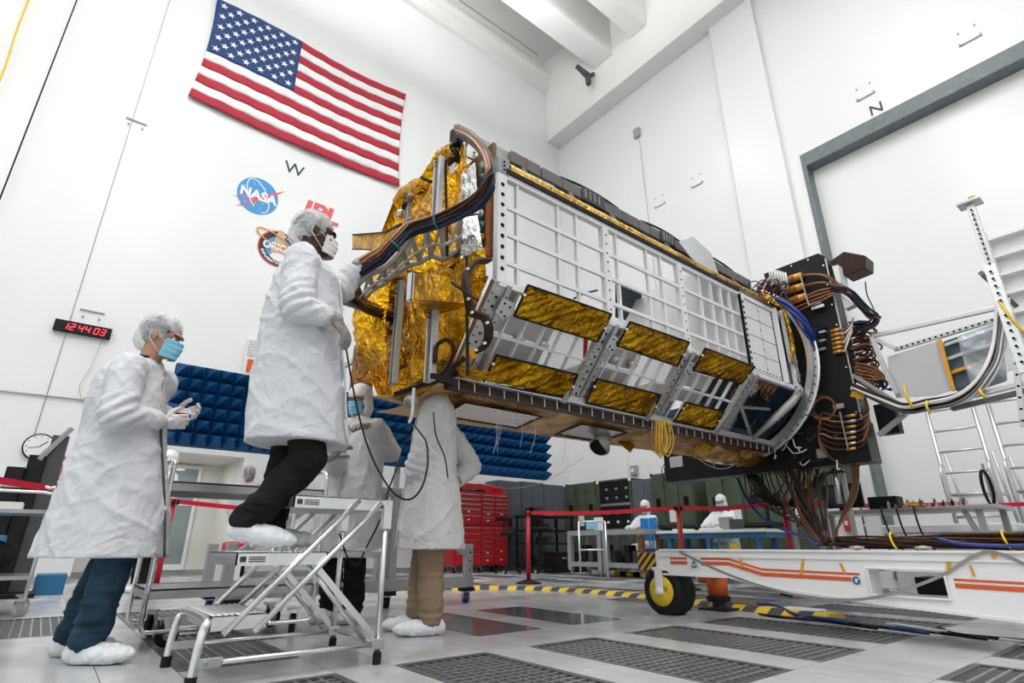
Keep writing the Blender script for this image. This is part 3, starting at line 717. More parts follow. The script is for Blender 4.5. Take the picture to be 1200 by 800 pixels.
# ---- red tool chest
tx0, tx1, ty0, ty1 = 7.0, 7.72, 10.1, 10.7      # long side faces the camera
def toolchest():
    t = thing('tool_chest', 'tall red roller tool chest with many drawers beside the grey lockers', 'tool chest', (7.3, 10.35, 0))
    x0, x1, y0, y1 = 6.55, 7.98, 10.05, 10.62
    B().bx(x0, x1, y0 + .01, y1, .14, .92).build('lower_cabinet', 'red_paint', t, bevel=.01); B().bx(x0, x1, y0 + .01, y1, .93, 1.62).build('upper_cabinet', 'red_paint', t, bevel=.01)
    B().bx(x0, x1, y1 - .03, y1, 1.62, 1.86).bx(x0, x0 + .02, y0 + .2, y1, 1.62, 1.8).bx(x1 - .02, x1, y0 + .2, y1, 1.62, 1.8).build('open_lid', 'red_paint', t)
    cols = ((x0 + .03, x0 + .66), (x0 + .69, x0 + 1.02), (x0 + 1.05, x1 - .03))
    for ci, (a, c) in enumerate(cols):
        for z0_, z1_, ns in ((.16, .9, (5, 7, 6)[ci]), (.96, 1.58, (5, 6, 6)[ci])):
            hs = [1.] * ns; hs[0] = 1.8; hs[1] = 1.3; tot = sum(hs); z = z0_
            for h__ in hs:
                dz = (z1_ - z0_) * h__ / tot
                dr_ = B().bx(a, c, y0 - .012, y0 + .012, z + .004, z + dz - .004).build('drawer', 'red_paint', t)
                B().bx(a + .02, c - .02, y0 - .022, y0 - .012, z + dz - .022, z + dz - .01).build('handle', 'alu_bright', dr_); z += dz
                if h__ > 1.2: B().bx((a + c) / 2 - .03, (a + c) / 2 + .03, y0 - .016, y0 - .012, z - dz * .6, z - dz * .6 + .025).build('badge', 'white_plastic', dr_)
    for x in (x0 + .08, (x0 + x1) / 2, x1 - .08):
        for y in (y0 + .08, y1 - .08): caster(t, x, y, .14, .055, 'rubber', .04, .4)
toolchest()
lidt = B().bx(6.9, 7.9, 10.2, 10.5, 1.62, 1.70)
for i in range(3): tag(B().cbox((6.8 + i * .3, 10.35, 1.66), (.2, .12, .08)).build('tool_case', ('black', 'dark_grey', 'black')[i], bevel=.01), ('black tool case on top of the red chest, left end', 'dark grey tool case on top of the red chest, middle', 'black tool case on top of the red chest, right end')[i], 'tool case')

# ---- grey lockers along the west wall
for i in range(4):
    x0 = 8.02 + i * .72; x1 = x0 + .7
    t = thing('storage_locker', 'dark grey steel locker by the west wall, %s from the red chest' % ('first', 'second', 'third', 'fourth')[i], 'locker', ((x0 + x1) / 2, 10.75, 0), 'grey lockers')
    hgt = 1.98 + (.0, .02, 0, -.02)[i]
    B().bx(x0, x1, 10.5, 11.0, 0.0, hgt).build('body', 'locker_grey', t, bevel=.006)
    for k in range(2):
        a = x0 + .015 + k * .34; d_ = B().bx(a, a + .33, 10.485, 10.5, .08, hgt - .03).build('door', 'locker_grey', t, bevel=.003)
        B().bx(a + (.29 if k == 0 else .02), a + (.31 if k == 0 else .04), 10.46, 10.485, .95, 1.12).build('handle', 'black', d_)
# ---- green transit cases along the north wall, stacked in two rows
def green_case(y0, y1, z0, z1, label, x0=10.2, tagp=True):
    t = thing('transit_case', label, 'transit case', (x0 + .3, (y0 + y1) / 2, z0), 'green transit cases')
    B().bx(x0, 10.9, y0, y1, z0, z1).build('body', 'green_case', t, bevel=.02)
    n = 3; w_ = (y1 - y0) / n
    for k in range(n):
        a = y0 + .015 + k * w_; pnl = B().bx(x0 - .025, x0, a, a + w_ - .03, z0 + .05, z1 - .05).build('front_panel', 'green_case', t, bevel=.008)
        if k != 1: B().bx(x0 - .03, x0 - .025, a + w_ * .28, a + w_ * .62, (z0 + z1) / 2 - .13, (z0 + z1) / 2 + .05).build('handle_recess', 'hole_black', pnl)
        elif tagp: B().bx(x0 - .03, x0 - .025, a + .06, a + w_ - .1, z0 + .12, z0 + .36).build('label_sheet', 'paper', pnl)
    for yy in (y0, y1 - .04): B().bx(x0 - .02, x0 + .02, yy, yy + .04, z1 - .06, z1 + .01).build('corner_latch', 'green_dark', t)
    B().bx(x0 - .02, x0, y0, y1, (z0 + z1) / 2 + .3, (z0 + z1) / 2 + .33).build('rib', 'green_dark', t)
    return t
green_case(9.42, 10.46, .86, 2.0, 'upper green transit case nearest the room corner')
green_case(9.42, 10.46, .02, .84, 'lower green transit case nearest the room corner', tagp=False)
# open case with black racks
t = thing('rack_case', 'open green rack case with two black equipment bays on the north wall', 'rack case', (10.5, 9.05, .86))
B().bx(10.25, 10.9, 8.34, 9.40, .86, 2.0).build('body', 'green_case', t, bevel=.02)
B().bx(10.2, 10.25, 8.34, 9.40, .86, .9).bx(10.2, 10.25, 8.34, 9.40, 1.96, 2.0).bx(10.2, 10.25, 8.34, 8.40, .9, 1.96).bx(10.2, 10.25, 9.34, 9.40, .9, 1.96).build('rim', 'green_case', t)
B().bx(10.215, 10.25, 8.40, 9.34, 1.4, 1.46).build('divider', 'alu_bright', t)
for z0, z1 in ((.92, 1.4), (1.46, 1.95)):
    p_ = B().bx(10.235, 10.25, 8.41, 9.33, z0, z1).build('equipment_bay', 'black', t)
    for k in range(6): B().bx(10.228, 10.235, 8.48 + (k % 3) * .3, 8.55 + (k % 3) * .3, z0 + .1 + .2 * (k // 3), z0 + .15 + .2 * (k // 3)).build('module_mark', 'white_plastic' if z0 < 1 else 'grey_paint', p_)
for (yy, zz) in ((8.37, 1.97), (9.37, 1.97), (8.37, .89), (9.37, .89)): B().bx(10.19, 10.2, yy - .04, yy + .04, zz - .04, zz + .03).build('corner_cap', 'paper', t)
green_case(8.34, 9.40, .02, .84, 'lower green transit case under the open black rack', tagp=False)
t = thing('storage_locker', 'grey double-door locker standing between the green cases on the north wall', 'locker', (10.5, 8.1, 0))
B().bx(10.2, 10.9, 7.65, 8.32, 0, 1.93).build('body', 'locker_grey', t, bevel=.006)
for k in range(2): B().bx(10.185, 10.2, 7.67 + k * .32, 7.98 + k * .32, .08, 1.9).build('door', 'locker_grey', t, bevel=.003)
for i, (a, c, z1) in enumerate(((6.6, 7.62, 1.98), (5.15, 6.3, 1.86), (3.9, 5.1, 1.86))):
    green_case(a, c, .86, z1, ('upper green transit case right of the grey locker, behind the desk', 'upper green transit case behind the seated worker at the blue bench', 'upper green transit case behind the hanging cables, rightmost')[i], x0=10.0)
    green_case(a, c, .02, .84, ('lower green transit case right of the grey locker', 'lower green transit case behind the blue bench end', 'lower green transit case behind the trailer, rightmost')[i], x0=10.0)

# ---- black shelving, stools and boxes by the corner
t = thing('shelf_rack', 'black workbench rack with arms and small parts in front of the grey lockers', 'rack', (8.6, 9.6, 0))
for x in (8.15, 9.35):
    for y in (9.45, 9.95): B().bar((x, y, 0), (x, y, 1.15), .035, .035).build('post', 'black', t)
for z in (.12, .55, .82, 1.12): B().bx(8.1, 9.4, 9.4, 10.0, z, z + .035).build('shelf', 'black', t)
for i in range(16):
    z = (.155, .585, .855, 1.155)[i % 4]; x = 8.2 + (i * .37) % 1.1; s_ = (.08 + random.random() * .12, .12, .05 + random.random() * .16)
    tag(B().cbox((x, 9.6 + .1 * (i % 3), z + s_[2] / 2), s_).build('equipment_box', ('black', 'dark_grey', 'grey_paint')[i % 3], bevel=.008), 'small %s box on the %s shelf of the black rack' % (('black', 'dark grey', 'mid grey')[i % 3], ('lowest', 'second', 'third', 'top')[i % 4]), 'box', '%s boxes on the %s shelf of the black rack' % (('black', 'dark grey', 'mid grey')[i % 3], ('lowest', 'second', 'third', 'top')[i % 4]))
for i, (x, y) in enumerate(((7.4, 9.3), (7.98, 9.0))):
    t = thing('work_stool', ('black stool nearest the red tool chest', 'black stool in front of the black rack')[i], 'stool', (x, y, 0))
    for k in range(5):
        a = k * 2 * PI / 5; B().bar((x, y, .1), (x + .26 * math.cos(a), y + .26 * math.sin(a), .07), .03, .03).build('leg', 'black', t); 
        B().cyl((x + .26 * math.cos(a) - .012, y + .26 * math.sin(a), .03), (x + .26 * math.cos(a) + .012, y + .26 * math.sin(a), .03), .03, n=12).build('wheel', 'white_plastic' if k == 1 else 'rubber', t)
    B().cyl((x, y, .08), (x, y, .72 + .1 * i), .035, n=12).build('column', 'black', t); B().tube([(x, y, .72 + .1 * i), (x, y, .75 + .1 * i), (x, y, .79 + .1 * i)], [.17, .2, .18], 18).build('seat', 'black', t, True)
    B().bx(x - .2, x + .2, y + .15, y + .2, 1.0, 1.08).bar((x, y + .17, .75), (x, y + .17, 1.05), .04, .02).build('backrest', 'black', t, bevel=.01)
for i in range(2):
    x = 8.55 + i * .5; tt = thing('black_crate', ('black crate on the floor in front of the rack, left one', 'black crate on the floor in front of the rack, right one')[i], 'crate', (x, 9.1, 0))
    B().bx(x - .22, x + .22, 8.9, 9.3, 0, .36).build('body', 'black', tt, bevel=.01); B().bx(x - .23, x + .23, 8.89, 9.31, .36, .40).build('lid', 'black', tt, bevel=.006); B().bx(x - .05, x + .05, 8.885, 8.9, .27, .3).build('handle', 'grey_paint', tt)
# slim silver ladder frame in front of the rack
t = thing('rail_frame', 'slim silver two-leg frame with one cross rung standing left of the steel table', 'frame', (7.1, 7.5, 0))
p0, p1 = onz(642, 668, 0), onz(665, 668, 0); p1 = V((p0.x + .28, p0.y - .22, 0))
p0, p1 = V((7.35, 7.25, 0)), V((7.68, 6.92, 0))
for p in (p0, p1): B().cyl(p, p + V((0, 0, .93)), .018, n=10).build('leg', 'alu_bright', t, True)
for z in (.46, .93): B().cyl(p0 + V((0, 0, z)), p1 + V((0, 0, z)), .015, n=10).build('rung', 'alu_bright', t, True)
tag(B().cbox((p0 + p1) / 2 + V((0, 0, .86)), (.2, .012, .13), Matrix.Rotation(-.78, 4, 'Z')).build('face_mask_box', 'mask_blue', bevel=.004), 'pale blue cloth hanging on the slim silver frame', 'cloth')

# steel tables by the green cases
def steel_table(x0, x1, y0, y1, h, label, brown=False):
    t = thing('steel_table', label, 'table', ((x0 + x1) / 2, (y0 + y1) / 2, 0))
    B().bx(x0, x1, y0, y1, h - .09, h).build('top_frame', 'frame_grey', t, bevel=.005)
    for i, (x, y) in enumerate(((x0, y0), (x0, y1 - .09), (x1 - .09, y0), (x1 - .09, y1 - .09))): B().bx(x, x + .09, y, y + .09, .1, h - .09).build('leg', 'brown_panel' if brown and y == y0 else 'frame_grey', t)
    B().bx(x0, x0 + .07, y0 + .09, y1 - .09, .16, .24).build('lower_rail', 'frame_grey', t); B().bx(x0 + .1, x1 - .1, y0 + .1, y1 - .1, .2, .22).build('lower_shelf', 'dark_grey', t)
    for (x, y) in ((x0 + .05, y0 + .05), (x0 + .05, y1 - .05), (x1 - .05, y0 + .05), (x1 - .05, y1 - .05)): caster(t, x, y, .1, .045, 'grey_paint', .03, .5)
steel_table(8.0, 8.6, 7.35, 8.22, .80, 'grey steel frame table on casters in front of the green cases, left one')
steel_table(8.0, 8.6, 6.4, 7.3, .80, 'grey steel frame table with a brown leg in front of the green cases, right one', True)
for i in range(9): tag(B().cbox((8.3, 6.55 + i * .18, .24 + .05 * (i % 3 + 1)), (.2, .12, .1 * (i % 3 + 1))).build('stored_part', ('black', 'dark_grey', 'green_dark')[i % 3], bevel=.01), 'dark part stored on the lower shelf of the steel tables', 'part', 'dark parts under the steel tables')
for i in range(6): tag(B().ell((8.3, 6.5 + i * .15, .05), (.07, .07, .045)).build('yellow_strap', 'yellow' if i % 2 else 'black', smooth=True), 'yellow and black strap bundle on the floor under the steel tables', 'strap', 'strap bundles under the steel tables')
tag(B().bx(8.1, 8.12, 7.36, 7.58, .8, 1.03).bx(8.09, 8.10, 7.43, 7.51, .86, .97).build('wall_tablet', 'paper', bevel=.01), 'white framed card standing on the left steel table', 'card')

# blue workbench where two workers sit
t = thing('work_bench', 'long blue bench with white top where two masked workers sit', 'workbench', (8.6, 5.3, 0))
b0, b1 = 4.35, 6.35
B().bx(8.35, 9.05, b0, b1, .72, .765).build('top', 'white_paint', t, bevel=.006); B().bx(8.4, 9.0, b0 + .03, b1 - .03, .64, .72).build('apron', 'bench_blue', t)
for (x, y) in ((8.42, b0 + .15), (8.42, b1 - .25), (8.42, (b0 + b1) / 2), (8.92, b0 + .15), (8.92, b1 - .25)): B().bx(x, x + .07, y, y + .07, 0, .64).build('leg', 'bench_blue', t)
for i, (y, s_, m_, lb_, nm) in enumerate(((5.95, (.3, .25, .03), 'white_plastic', 'flat white tray on the blue bench, left part', 'tray'), (5.35, (.3, .4, .03), 'white_plastic', 'flat white tray on the blue bench, middle', 'tray'), (4.95, (.12, .2, .16), 'dark_grey', 'dark instrument on the blue bench by the seated worker', 'instrument'), (5.12, (.16, .18, .2), 'grey_paint', 'grey instrument on the blue bench', 'instrument'))):
    tag(B().cbox((8.6, y, .765 + s_[2] / 2), s_).build(nm, m_, bevel=.008), lb_, nm)
tag(B().bx(8.4, 8.42, 4.85, 5.0, .35, .55).build('yellow_bin', 'yellow', bevel=.005), 'small yellow card hanging below the blue bench', 'card')
for i in range(2):
    y = 6.75 + i * .2; tt = thing('blue_chair', ('bright blue plastic chair back at the left end of the bench', 'second bright blue chair back beside the bench')[i], 'chair', (8.9, y, 0))
    B().bx(8.8, 8.83, y - .09, y + .09, .62, 1.02).build('backrest', 'blue_plastic', tt, bevel=.01); B().bx(8.83, 9.15, y - .09, y + .09, .44, .48).build('seat', 'blue_plastic', tt, bevel=.01)
    for (xx, yy) in ((8.84, y - .08), (8.84, y + .06), (9.12, y - .08), (9.12, y + .06)): B().bx(xx, xx + .02, yy, yy + .02, 0, .64 if xx < 9 else .44).build('leg', 'alu', tt)

# ---- left trolley, monitor stand, blue box
t = thing('trolley', 'silver tube trolley with small grey wheels at the left edge', 'trolley', (-.35, 6.5, 0))
for z in (.80, .30): B().bx(-1.1, .0, 6.1, 6.7, z - .03, z).build('shelf', 'stainless', t)
for y in (6.1, 6.7): tube_part(t, 'push_rail', [(-1.1, y, .98), (-.2, y, .98), (-.06, y, .97), (-.02, y, .9), (-.02, y, .12)], .014, 'alu', 4)
for (x, y) in ((-.05, 6.12), (-.05, 6.68), (-1.0, 6.1), (-1.0, 6.7)): caster(t, x, y, .13, .055, 'grey_paint', .03, .2)
tt = thing('black_bag', 'black bag lying on the lower shelf of the left trolley', 'bag', (-.4, 6.4, .3)); B().ell((-.4, 6.4, .44), (.26, .2, .14)).build('body', 'soft_black', tt, True); B().tube(crv([(-.55, 6.3, .52), (-.45, 6.28, .64), (-.3, 6.28, .52)], 5), .01, 6).build('strap', 'black', tt)
tag(B().bx(-.5, -.2, 6.2, 6.5, .8, .86).build('paper_stack', 'paper', bevel=.003), 'low white stack on the top shelf of the left trolley', 'paper')
t = thing('monitor_stand', 'tall black display stand with slanted grey top under the wall clock', 'stand', (-.25, 8.5, 0))
B().bx(-.34, -.19, 8.35, 8.5, .05, 1.5).build('front_column', 'black', t, bevel=.01); B().bx(-.19, -.03, 8.4, 8.6, .05, 1.75).build('rear_column', 'dark_grey', t, bevel=.01); B().bar((-.26, 8.4, 1.45), (-.04, 8.45, 1.85), .12, .05).build('slanted_top', 'grey_paint', t, bevel=.006)
B().bx(-.5, -.34, 8.3, 8.5, .05, 1.35).build('side_panel', 'black', t, bevel=.01); B().bx(-.55, .05, 8.2, 8.7, 0, .05).build('base', 'black', t, bevel=.01)
tag(B().bx(-.5, -.3, 7.6, 7.9, .0, .62).build('blue_folder_box', 'bench_blue', bevel=.01), 'narrow blue box beside the black display stand', 'box')
tag(B().bx(.02, .30, 8.6, 9.0, 0, .22).build('blue_crate', 'bench_blue', bevel=.01), 'low teal blue crate on the floor behind the left worker', 'crate')
t = thing('waste_bin', 'small cream bin with a red liner by the alcove', 'bin', (2.2, 9.2, 0))
B().bx(2.07, 2.3, 9.1, 9.35, 0, .4).build('body', 'cream_wall', t, bevel=.01); B().bx(2.05, 2.32, 9.08, 9.37, .4, .58).build('liner', 'sign_red', t, bevel=.03)

# ---- blue pyramid absorber wall
aw = thing('absorber_wall', 'long wall of dark blue foam pyramids on a stand before the west wall', 'absorber wall', (4.6, 9.2, 0))
X0, Y0, Z0, CW, CH = .95, 9.0, 1.86, .196, .196
nxp, nzp = 37, 6
B().bx(X0, X0 + nxp * CW, Y0 + .04, Y0 + .12, Z0, Z0 + nzp * CH).build('backing', 'absorber_base', aw)
py_ = B().add([(0, 0, 0), (CW, 0, 0), (CW, 0, CH), (0, 0, CH), (CW / 2, -.30, CH / 2), (0, .04, 0), (CW, .04, 0), (CW, .04, CH), (0, .04, CH)], [(0, 1, 4), (1, 2, 4), (2, 3, 4), (3, 0, 4), (0, 5, 6, 1), (1, 6, 7, 2), (2, 7, 8, 3), (3, 8, 5, 0)]).mesh('pyramid', 'absorber')
for i in range(nxp):
    for k in range(nzp): inst('pyramid', py_, (X0 + i * CW, Y0, Z0 + k * CH), aw)
for x in (2.9, 4.7, 5.4):
    B().bar((x, Y0 + .16, 0), (x, Y0 + .16, 3.0), .08, .08).build('post', 'frame_grey', aw); B().bar((x, Y0 + .1, .04), (x, Y0 + .7, .04), .08, .08).build('foot', 'frame_grey', aw)
tag(B().tube(crv([ony(560, 566, 9.5), ony(600, 572, 9.3), ony(640, 563, 9.3), ony(683, 536, 9.0)], 6), .008, 6).build('loose_cable', 'wall_line', smooth=True), 'thin grey cable looping below the right end of the absorber wall', 'cable')
# ================================================================ WHITE TRAILER BEAM
tr = thing('transport_trailer', 'long white trailer beam with orange stripes and one yellow-hub wheel', 'trailer', (3.97, 2.98, 0))
TX = 3.94
def q(px, py, X=TX): return onx(px, py, X)
top = .485
prof_ = [(3.02, top - .005, .31), (2.38, top, .31), (2.07, top, .25), (1.57, top, .21), (1.46, top, .203)]
def slab(pts, x0=TX, x1=TX + .16, name='beam', m_='trailer_paint', par=tr, bevel=.004):
    b = B()
    for (y0, t0, z0), (y1, t1, z1) in zip(pts, pts[1:]):
        b.add([(x0, y0, z0), (x0, y1, z1), (x0, y1, t1), (x0, y0, t0), (x1, y0, z0), (x1, y1, z1), (x1, y1, t1), (x1, y0, t0)], [(0, 1, 2, 3), (4, 7, 6, 5), (0, 4, 5, 1), (3, 2, 6, 7), (0, 3, 7, 4), (1, 5, 6, 2)])
    return b.build(name, m_, par)
# one welded beam with a window
b = B()
def seg_(y0, y1, t0, t1, z0, z1):
    x0, x1 = TX, TX + .16
    b.add([(x0, y0, z0), (x0, y1, z1), (x0, y1, t1), (x0, y0, t0), (x1, y0, z0), (x1, y1, z1), (x1, y1, t1), (x1, y0, t0)], [(0, 1, 2, 3), (4, 7, 6, 5), (0, 4, 5, 1), (3, 2, 6, 7), (0, 3, 7, 4), (1, 5, 6, 2)])
zb = lambda y: .31 if y > 2.38 else (.31 - (2.38 - y) / .31 * .06 if y > 2.07 else (.25 - (2.07 - y) / .5 * .04 if y > 1.57 else .21 - (1.57 - y) * .06))
ys = [3.02, 2.38, 2.07, 1.57, 1.45]
for a, c in zip(ys, ys[1:]): seg_(a, c, top, top, zb(a), zb(c))
wt, wb = .395, .245
seg_(1.45, 1.07, top, top, wt, wt); seg_(1.45, 1.07, wb, wb, zb(1.45), zb(1.07))
for a, c in ((1.07, .6), (.6, -.2), (-.2, -1.6)): seg_(a, c, top, top, zb(a), zb(c))
b.build('beam', 'trailer_paint', tr)
wf = B()
for (a, c) in (((TX - .006, 1.455, wb), (TX - .006, 1.455, wt)), ((TX - .006, 1.065, wb), (TX - .006, 1.065, wt)), ((TX - .006, 1.46, wt), (TX - .006, 1.06, wt)), ((TX - .006, 1.46, wb), (TX - .006, 1.06, wb))): wf.bar(a, c, .014, .012)
wf.build('window_rim', 'white_paint', tr, bevel=.003)
B().bx(TX - .012, TX + .18, -1.6, 2.98, top, top + .012).build('top_flange', 'trailer_paint', tr); B().bx(TX - .008, TX, -1.6, 2.98, top - .045, top - .033).build('top_bead', 'white_paint', tr)
zz = B()
for a, c in zip(ys + [1.07, .6], (ys + [1.07, .6])[1:] + [-1.6]): zz.bar((TX - .005, a, zb(a)), (TX - .005, c, zb(c)), .012, .016)
zz.build('bottom_bead', 'white_paint', tr)
B().bx(TX + .02, TX + .2, 2.98, 3.18, .35, .46).build('end_block', 'white_paint', tr, bevel=.01)
mat_stripes('hazard', (.62, .34, .03), (.012, .012, .012), 9, 'DIAGONAL', .4)
B().bx(TX - .01, TX, 3.02, 3.2, .335, .47).build('hazard_plate', 'hazard', tr, bevel=.004)
# stripes printed along the beam
def stripe(pts, h, name):
    s_ = B()
    for p, r in zip(pts, pts[1:]): s_.add([(TX - .0025, p[0], p[1]), (TX - .0025, r[0], r[1]), (TX - .0025, r[0], r[1] + h), (TX - .0025, p[0], p[1] + h)], [(0, 1, 2, 3)])
    s_.build(name, 'stripe_orange', tr, solid=.002)
lower = [(2.88, .385), (2.37, .388), (2.12, .325), (1.50, .315)]
stripe(lower, .024, 'lower_stripe'); stripe([(y, z + .036) for y, z in lower], .014, 'upper_stripe')
stripe([(1.03, .306), (.6, .297), (-1.5, .26)], .024, 'lower_stripe'); stripe([(1.03, .342), (.6, .333), (-1.5, .296)], .012, 'upper_stripe')
B().bx(TX - .004, TX, 2.60, 2.72, .36, .445).build('white_label', 'white_plastic', tr); an = B()
an.ring((TX - .006, 2.66, .385), (1, 0, 0), .02, .003, 16, 4).bar((TX - .006, 2.66, .375), (TX - .006, 2.66, .43), .004, .004, (1, 0, 0)).bar((TX - .006, 2.63, .372), (TX - .006, 2.69, .372), .004, .004, (1, 0, 0)); an.build('anchor_mark', 'cable_navy', tr)
dk = B().prism([(TX - .004, 1.525 + .028 * math.cos(k * PI / 12), .322 + .028 * math.sin(k * PI / 12)) for k in range(24)], (.003, 0, 0)).build('round_label', 'white_plastic', tr)
B().prism([(TX - .006, 1.525 + .024 * math.cos(k * PI / 12), .322 + .024 * math.sin(k * PI / 12)) for k in range(24)], (.002, 0, 0)).build('blue_disc', 'bench_blue', dk); B().cbox((TX - .008, 1.525, .322), (.002, .012, .02)).cbox((TX - .008, 1.518, .33), (.002, .02, .006)).build('hand_mark', 'white_plastic', dk)
for i, (px, py, dx, dy, w_) in enumerate(((868, 655, 2, 9, .022), (942, 653, -3, 20, .018), (985, 660, 6, 12, .016), (1112, 655, 0, 14, .02), (1137, 662, 5, 13, .012), (1165, 646, 0, 8, .02), (1106, 628, 0, 7, .015))):
    p0, p1 = q(px, py), q(px + dx, py + dy); p0.x = p1.x = TX - .004
    if i < 6: B().bar(p0, p1, w_, .003, (1, 0, 0)).build('kapton_tape', 'kapton_tape', tr)
# wheel with fork
wx, wy, wr = 3.98, 2.99, .185
fk = B().bx(wx - .075, wx - .055, wy - .035, wy + .035, wr - .02, .345).bx(wx - .075, wx + .2, wy - .06, wy + .06, .335, .36).build('wheel_fork', 'white_paint', tr, bevel=.008)
P_ = [(-.04, .62), (-.045, .8), (-.035, .95), (-.01, 1), (.14, 1), (.165, .95), (.175, .8), (.17, .5)]
w_ = B().tube([(wx + a, wy, wr) for a, _ in P_], [wr * r for _, r in P_], 36).build('tyre', 'rubber', tr, True)
hb_ = B().tube([(wx + a, wy, wr) for a in (-.03, -.05, -.048)], [wr * .64, wr * .6, wr * .3], 30).build('hub', 'yellow', w_, True)
B().cyl((wx - .09, wy, wr), (wx - .03, wy, wr), .03, n=16).build('axle_cap', 'trailer_paint', w_, True)
B().bx(3.88, 4.28, 2.84, 3.12, 0.001, .014).build('wheel_pad', 'alu', tr)
# rear beam, cross members, orange jack
B().bx(5.05, 5.2, -1.6, 3.0, .34, top).build('rear_beam', 'trailer_paint', tr, bevel=.004)
for y in (2.9, 1.8, .9, 0, -1): B().bx(TX + .16, 5.05, y - .06, y + .06, .36, top - .02).build('cross_member', 'trailer_paint', tr)
jk = thing('levelling_jack', 'orange jack with black foot standing under the trailer beside the wheel', 'jack', (4.72, 2.98, 0))
jx, jy = 4.72, 2.98
B().tube([(jx, jy, .30), (jx, jy, .36)], [.115, .105], 20).tube([(jx, jy, .11), (jx, jy, .30)], [.085, .09], 20).build('body', 'orange', jk, True)
B().cyl((jx, jy, .07), (jx, jy, .11), .1, n=20).build('collar', 'black', jk); B().cyl((jx, jy, .015), (jx, jy, .07), .06, n=16).build('ram', 'dark_grey', jk)
B().bx(jx - .13, jx + .13, jy - .13, jy + .13, 0, .016).build('foot', 'black', jk); B().cyl((jx, jy + .08, .24), (jx, jy + .17, .24), .035, n=12).build('gear_boss', 'orange', jk); B().cyl((jx - .01, jy + .16, .24), (jx, jy + .19, .24), .02, n=10).build('crank_nut', 'alu', jk)
B().bx(4.14, 4.4, 1.10, 1.28, .25, .345).build('dark_box', 'black', tr, bevel=.008)
# strap slung along the trailer face
sp = [q(797, 646), q(815, 655), q(855, 673), q(905, 689), q(950, 699), q(1000, 702), q(1040, 697), q(1080, 684), q(1110, 671), q(1140, 652), q(1160, 646), q(1180, 651), q(1200, 660), q(1225, 670)]
for p in sp: p.x = TX - .012 - .02 * (p.z < .27)
sc_ = crv(sp, 5); b = B()
for a, c in zip(sc_, sc_[1:]): b.bar(a, c, .016, .004, (1, .0, .3))
tag(b.build('lashing_strap', 'titanium'), 'grey webbing strap looped along the face of the white trailer', 'strap')
# loose cables and plates under the trailer
for i in range(5):
    y = 2.0 - i * .28; pts = [(4.5 + .05 * i, y + .5, .02), (4.35, y + .3, .03 + .02 * (i % 2)), (4.45, y, .02), (4.3, y - .4, .025)]
    tag(B().tube(crv(pts, 6), .01, 6).build('floor_cable', ('cable_black', 'cable_blue', 'cable_black', 'cable_white', 'cable_black')[i], smooth=True), ('black', 'blue', 'second black', 'white', 'third black')[i] + ' cable lying on the floor under the trailer beam', 'cable')
tag(B().tube(crv([(5.1, 3.0, .03), (4.95, 2.6, .05), (4.7, 2.3, .02), (4.6, 1.9, .02)], 6), .012, 6).build('floor_cable', 'cable_blue', smooth=True), 'blue hose leaving the hazard strip beside the orange jack', 'hose')
tag(B().bx(4.85, 5.0, 2.2, 2.5, .0, .05).build('ballast_plate', 'white_plastic', bevel=.01), 'low white plate on the floor below the trailer beam', 'plate')
tag(B().prism([(4.9, 3.05, 0), (5.25, 3.05, 0), (5.25, 2.8, 0), (4.9, 2.8, 0)], (0, 0, .05)).build('cable_cover_end', 'brown_panel', bevel=.01), 'dark end piece of the cable cover by the orange jack', 'cable cover')

# harness bundle lying on the trailer
hb2 = thing('harness_bundle', 'thick brown wire harness lying along the top of the trailer', 'cable bundle', (4.1, 1.2, .5))
rnd = random.Random(3)
for i in range(26):
    ph, am = rnd.random() * 6.28, rnd.random(); a = rnd.random() * 6.28; rr = .046 * math.sqrt(rnd.random())
    pts = []
    for k in range(15):
        y = 1.66 - k * .16; s_ = 1 - .45 * abs(k / 7 - 1); tw = a + k * .35
        pts.append((4.1 + 1.3 * rr * math.cos(tw) * s_, y, .548 + rr * math.sin(tw) * s_ + .012 * math.sin(k * .8 + ph) * am))
    stuff_ = B().tube(crv(pts, 3), .0065, 5).build('strand', ('cable_dark_brown', 'cable_brown', 'cable_dark_brown', 'cable_tan')[i % 4 if i % 4 < 3 or i % 12 == 3 else 0], hb2, True)
for y in (1.32, .78, .2): 
    pts = [(4.1 + .06 * math.cos(t), y + .012 * math.sin(t), .548 + .052 * math.sin(t)) for t in [k * PI / 6 for k in range(13)]]
    B().tube(pts, .006, 6).build('yellow_tie', 'yellow', hb2)
tag(B().tube(crv([(4.06, 1.1, .565), (4.04, .95, .53), (4.03, .7, .525), (4.0, .3, .56), (3.98, -.2, .6)], 6), .009, 8).build('air_hose', 'cable_blue', smooth=True), 'blue hose lying against the brown harness on the trailer', 'hose')
for i, y in enumerate((1.52, 1.16)): tag(B().ring((4.03, y, .512), (0, 0, 1), .035, .008, 20, 6).ell((4.03, y, .512), (.03, .03, .012)).build('tie_down_ring', 'titanium', smooth=True), ('grey tie-down ring on the trailer below the hanging cables', 'grey tie-down ring on the trailer before the harness bundle')[i], 'ring')

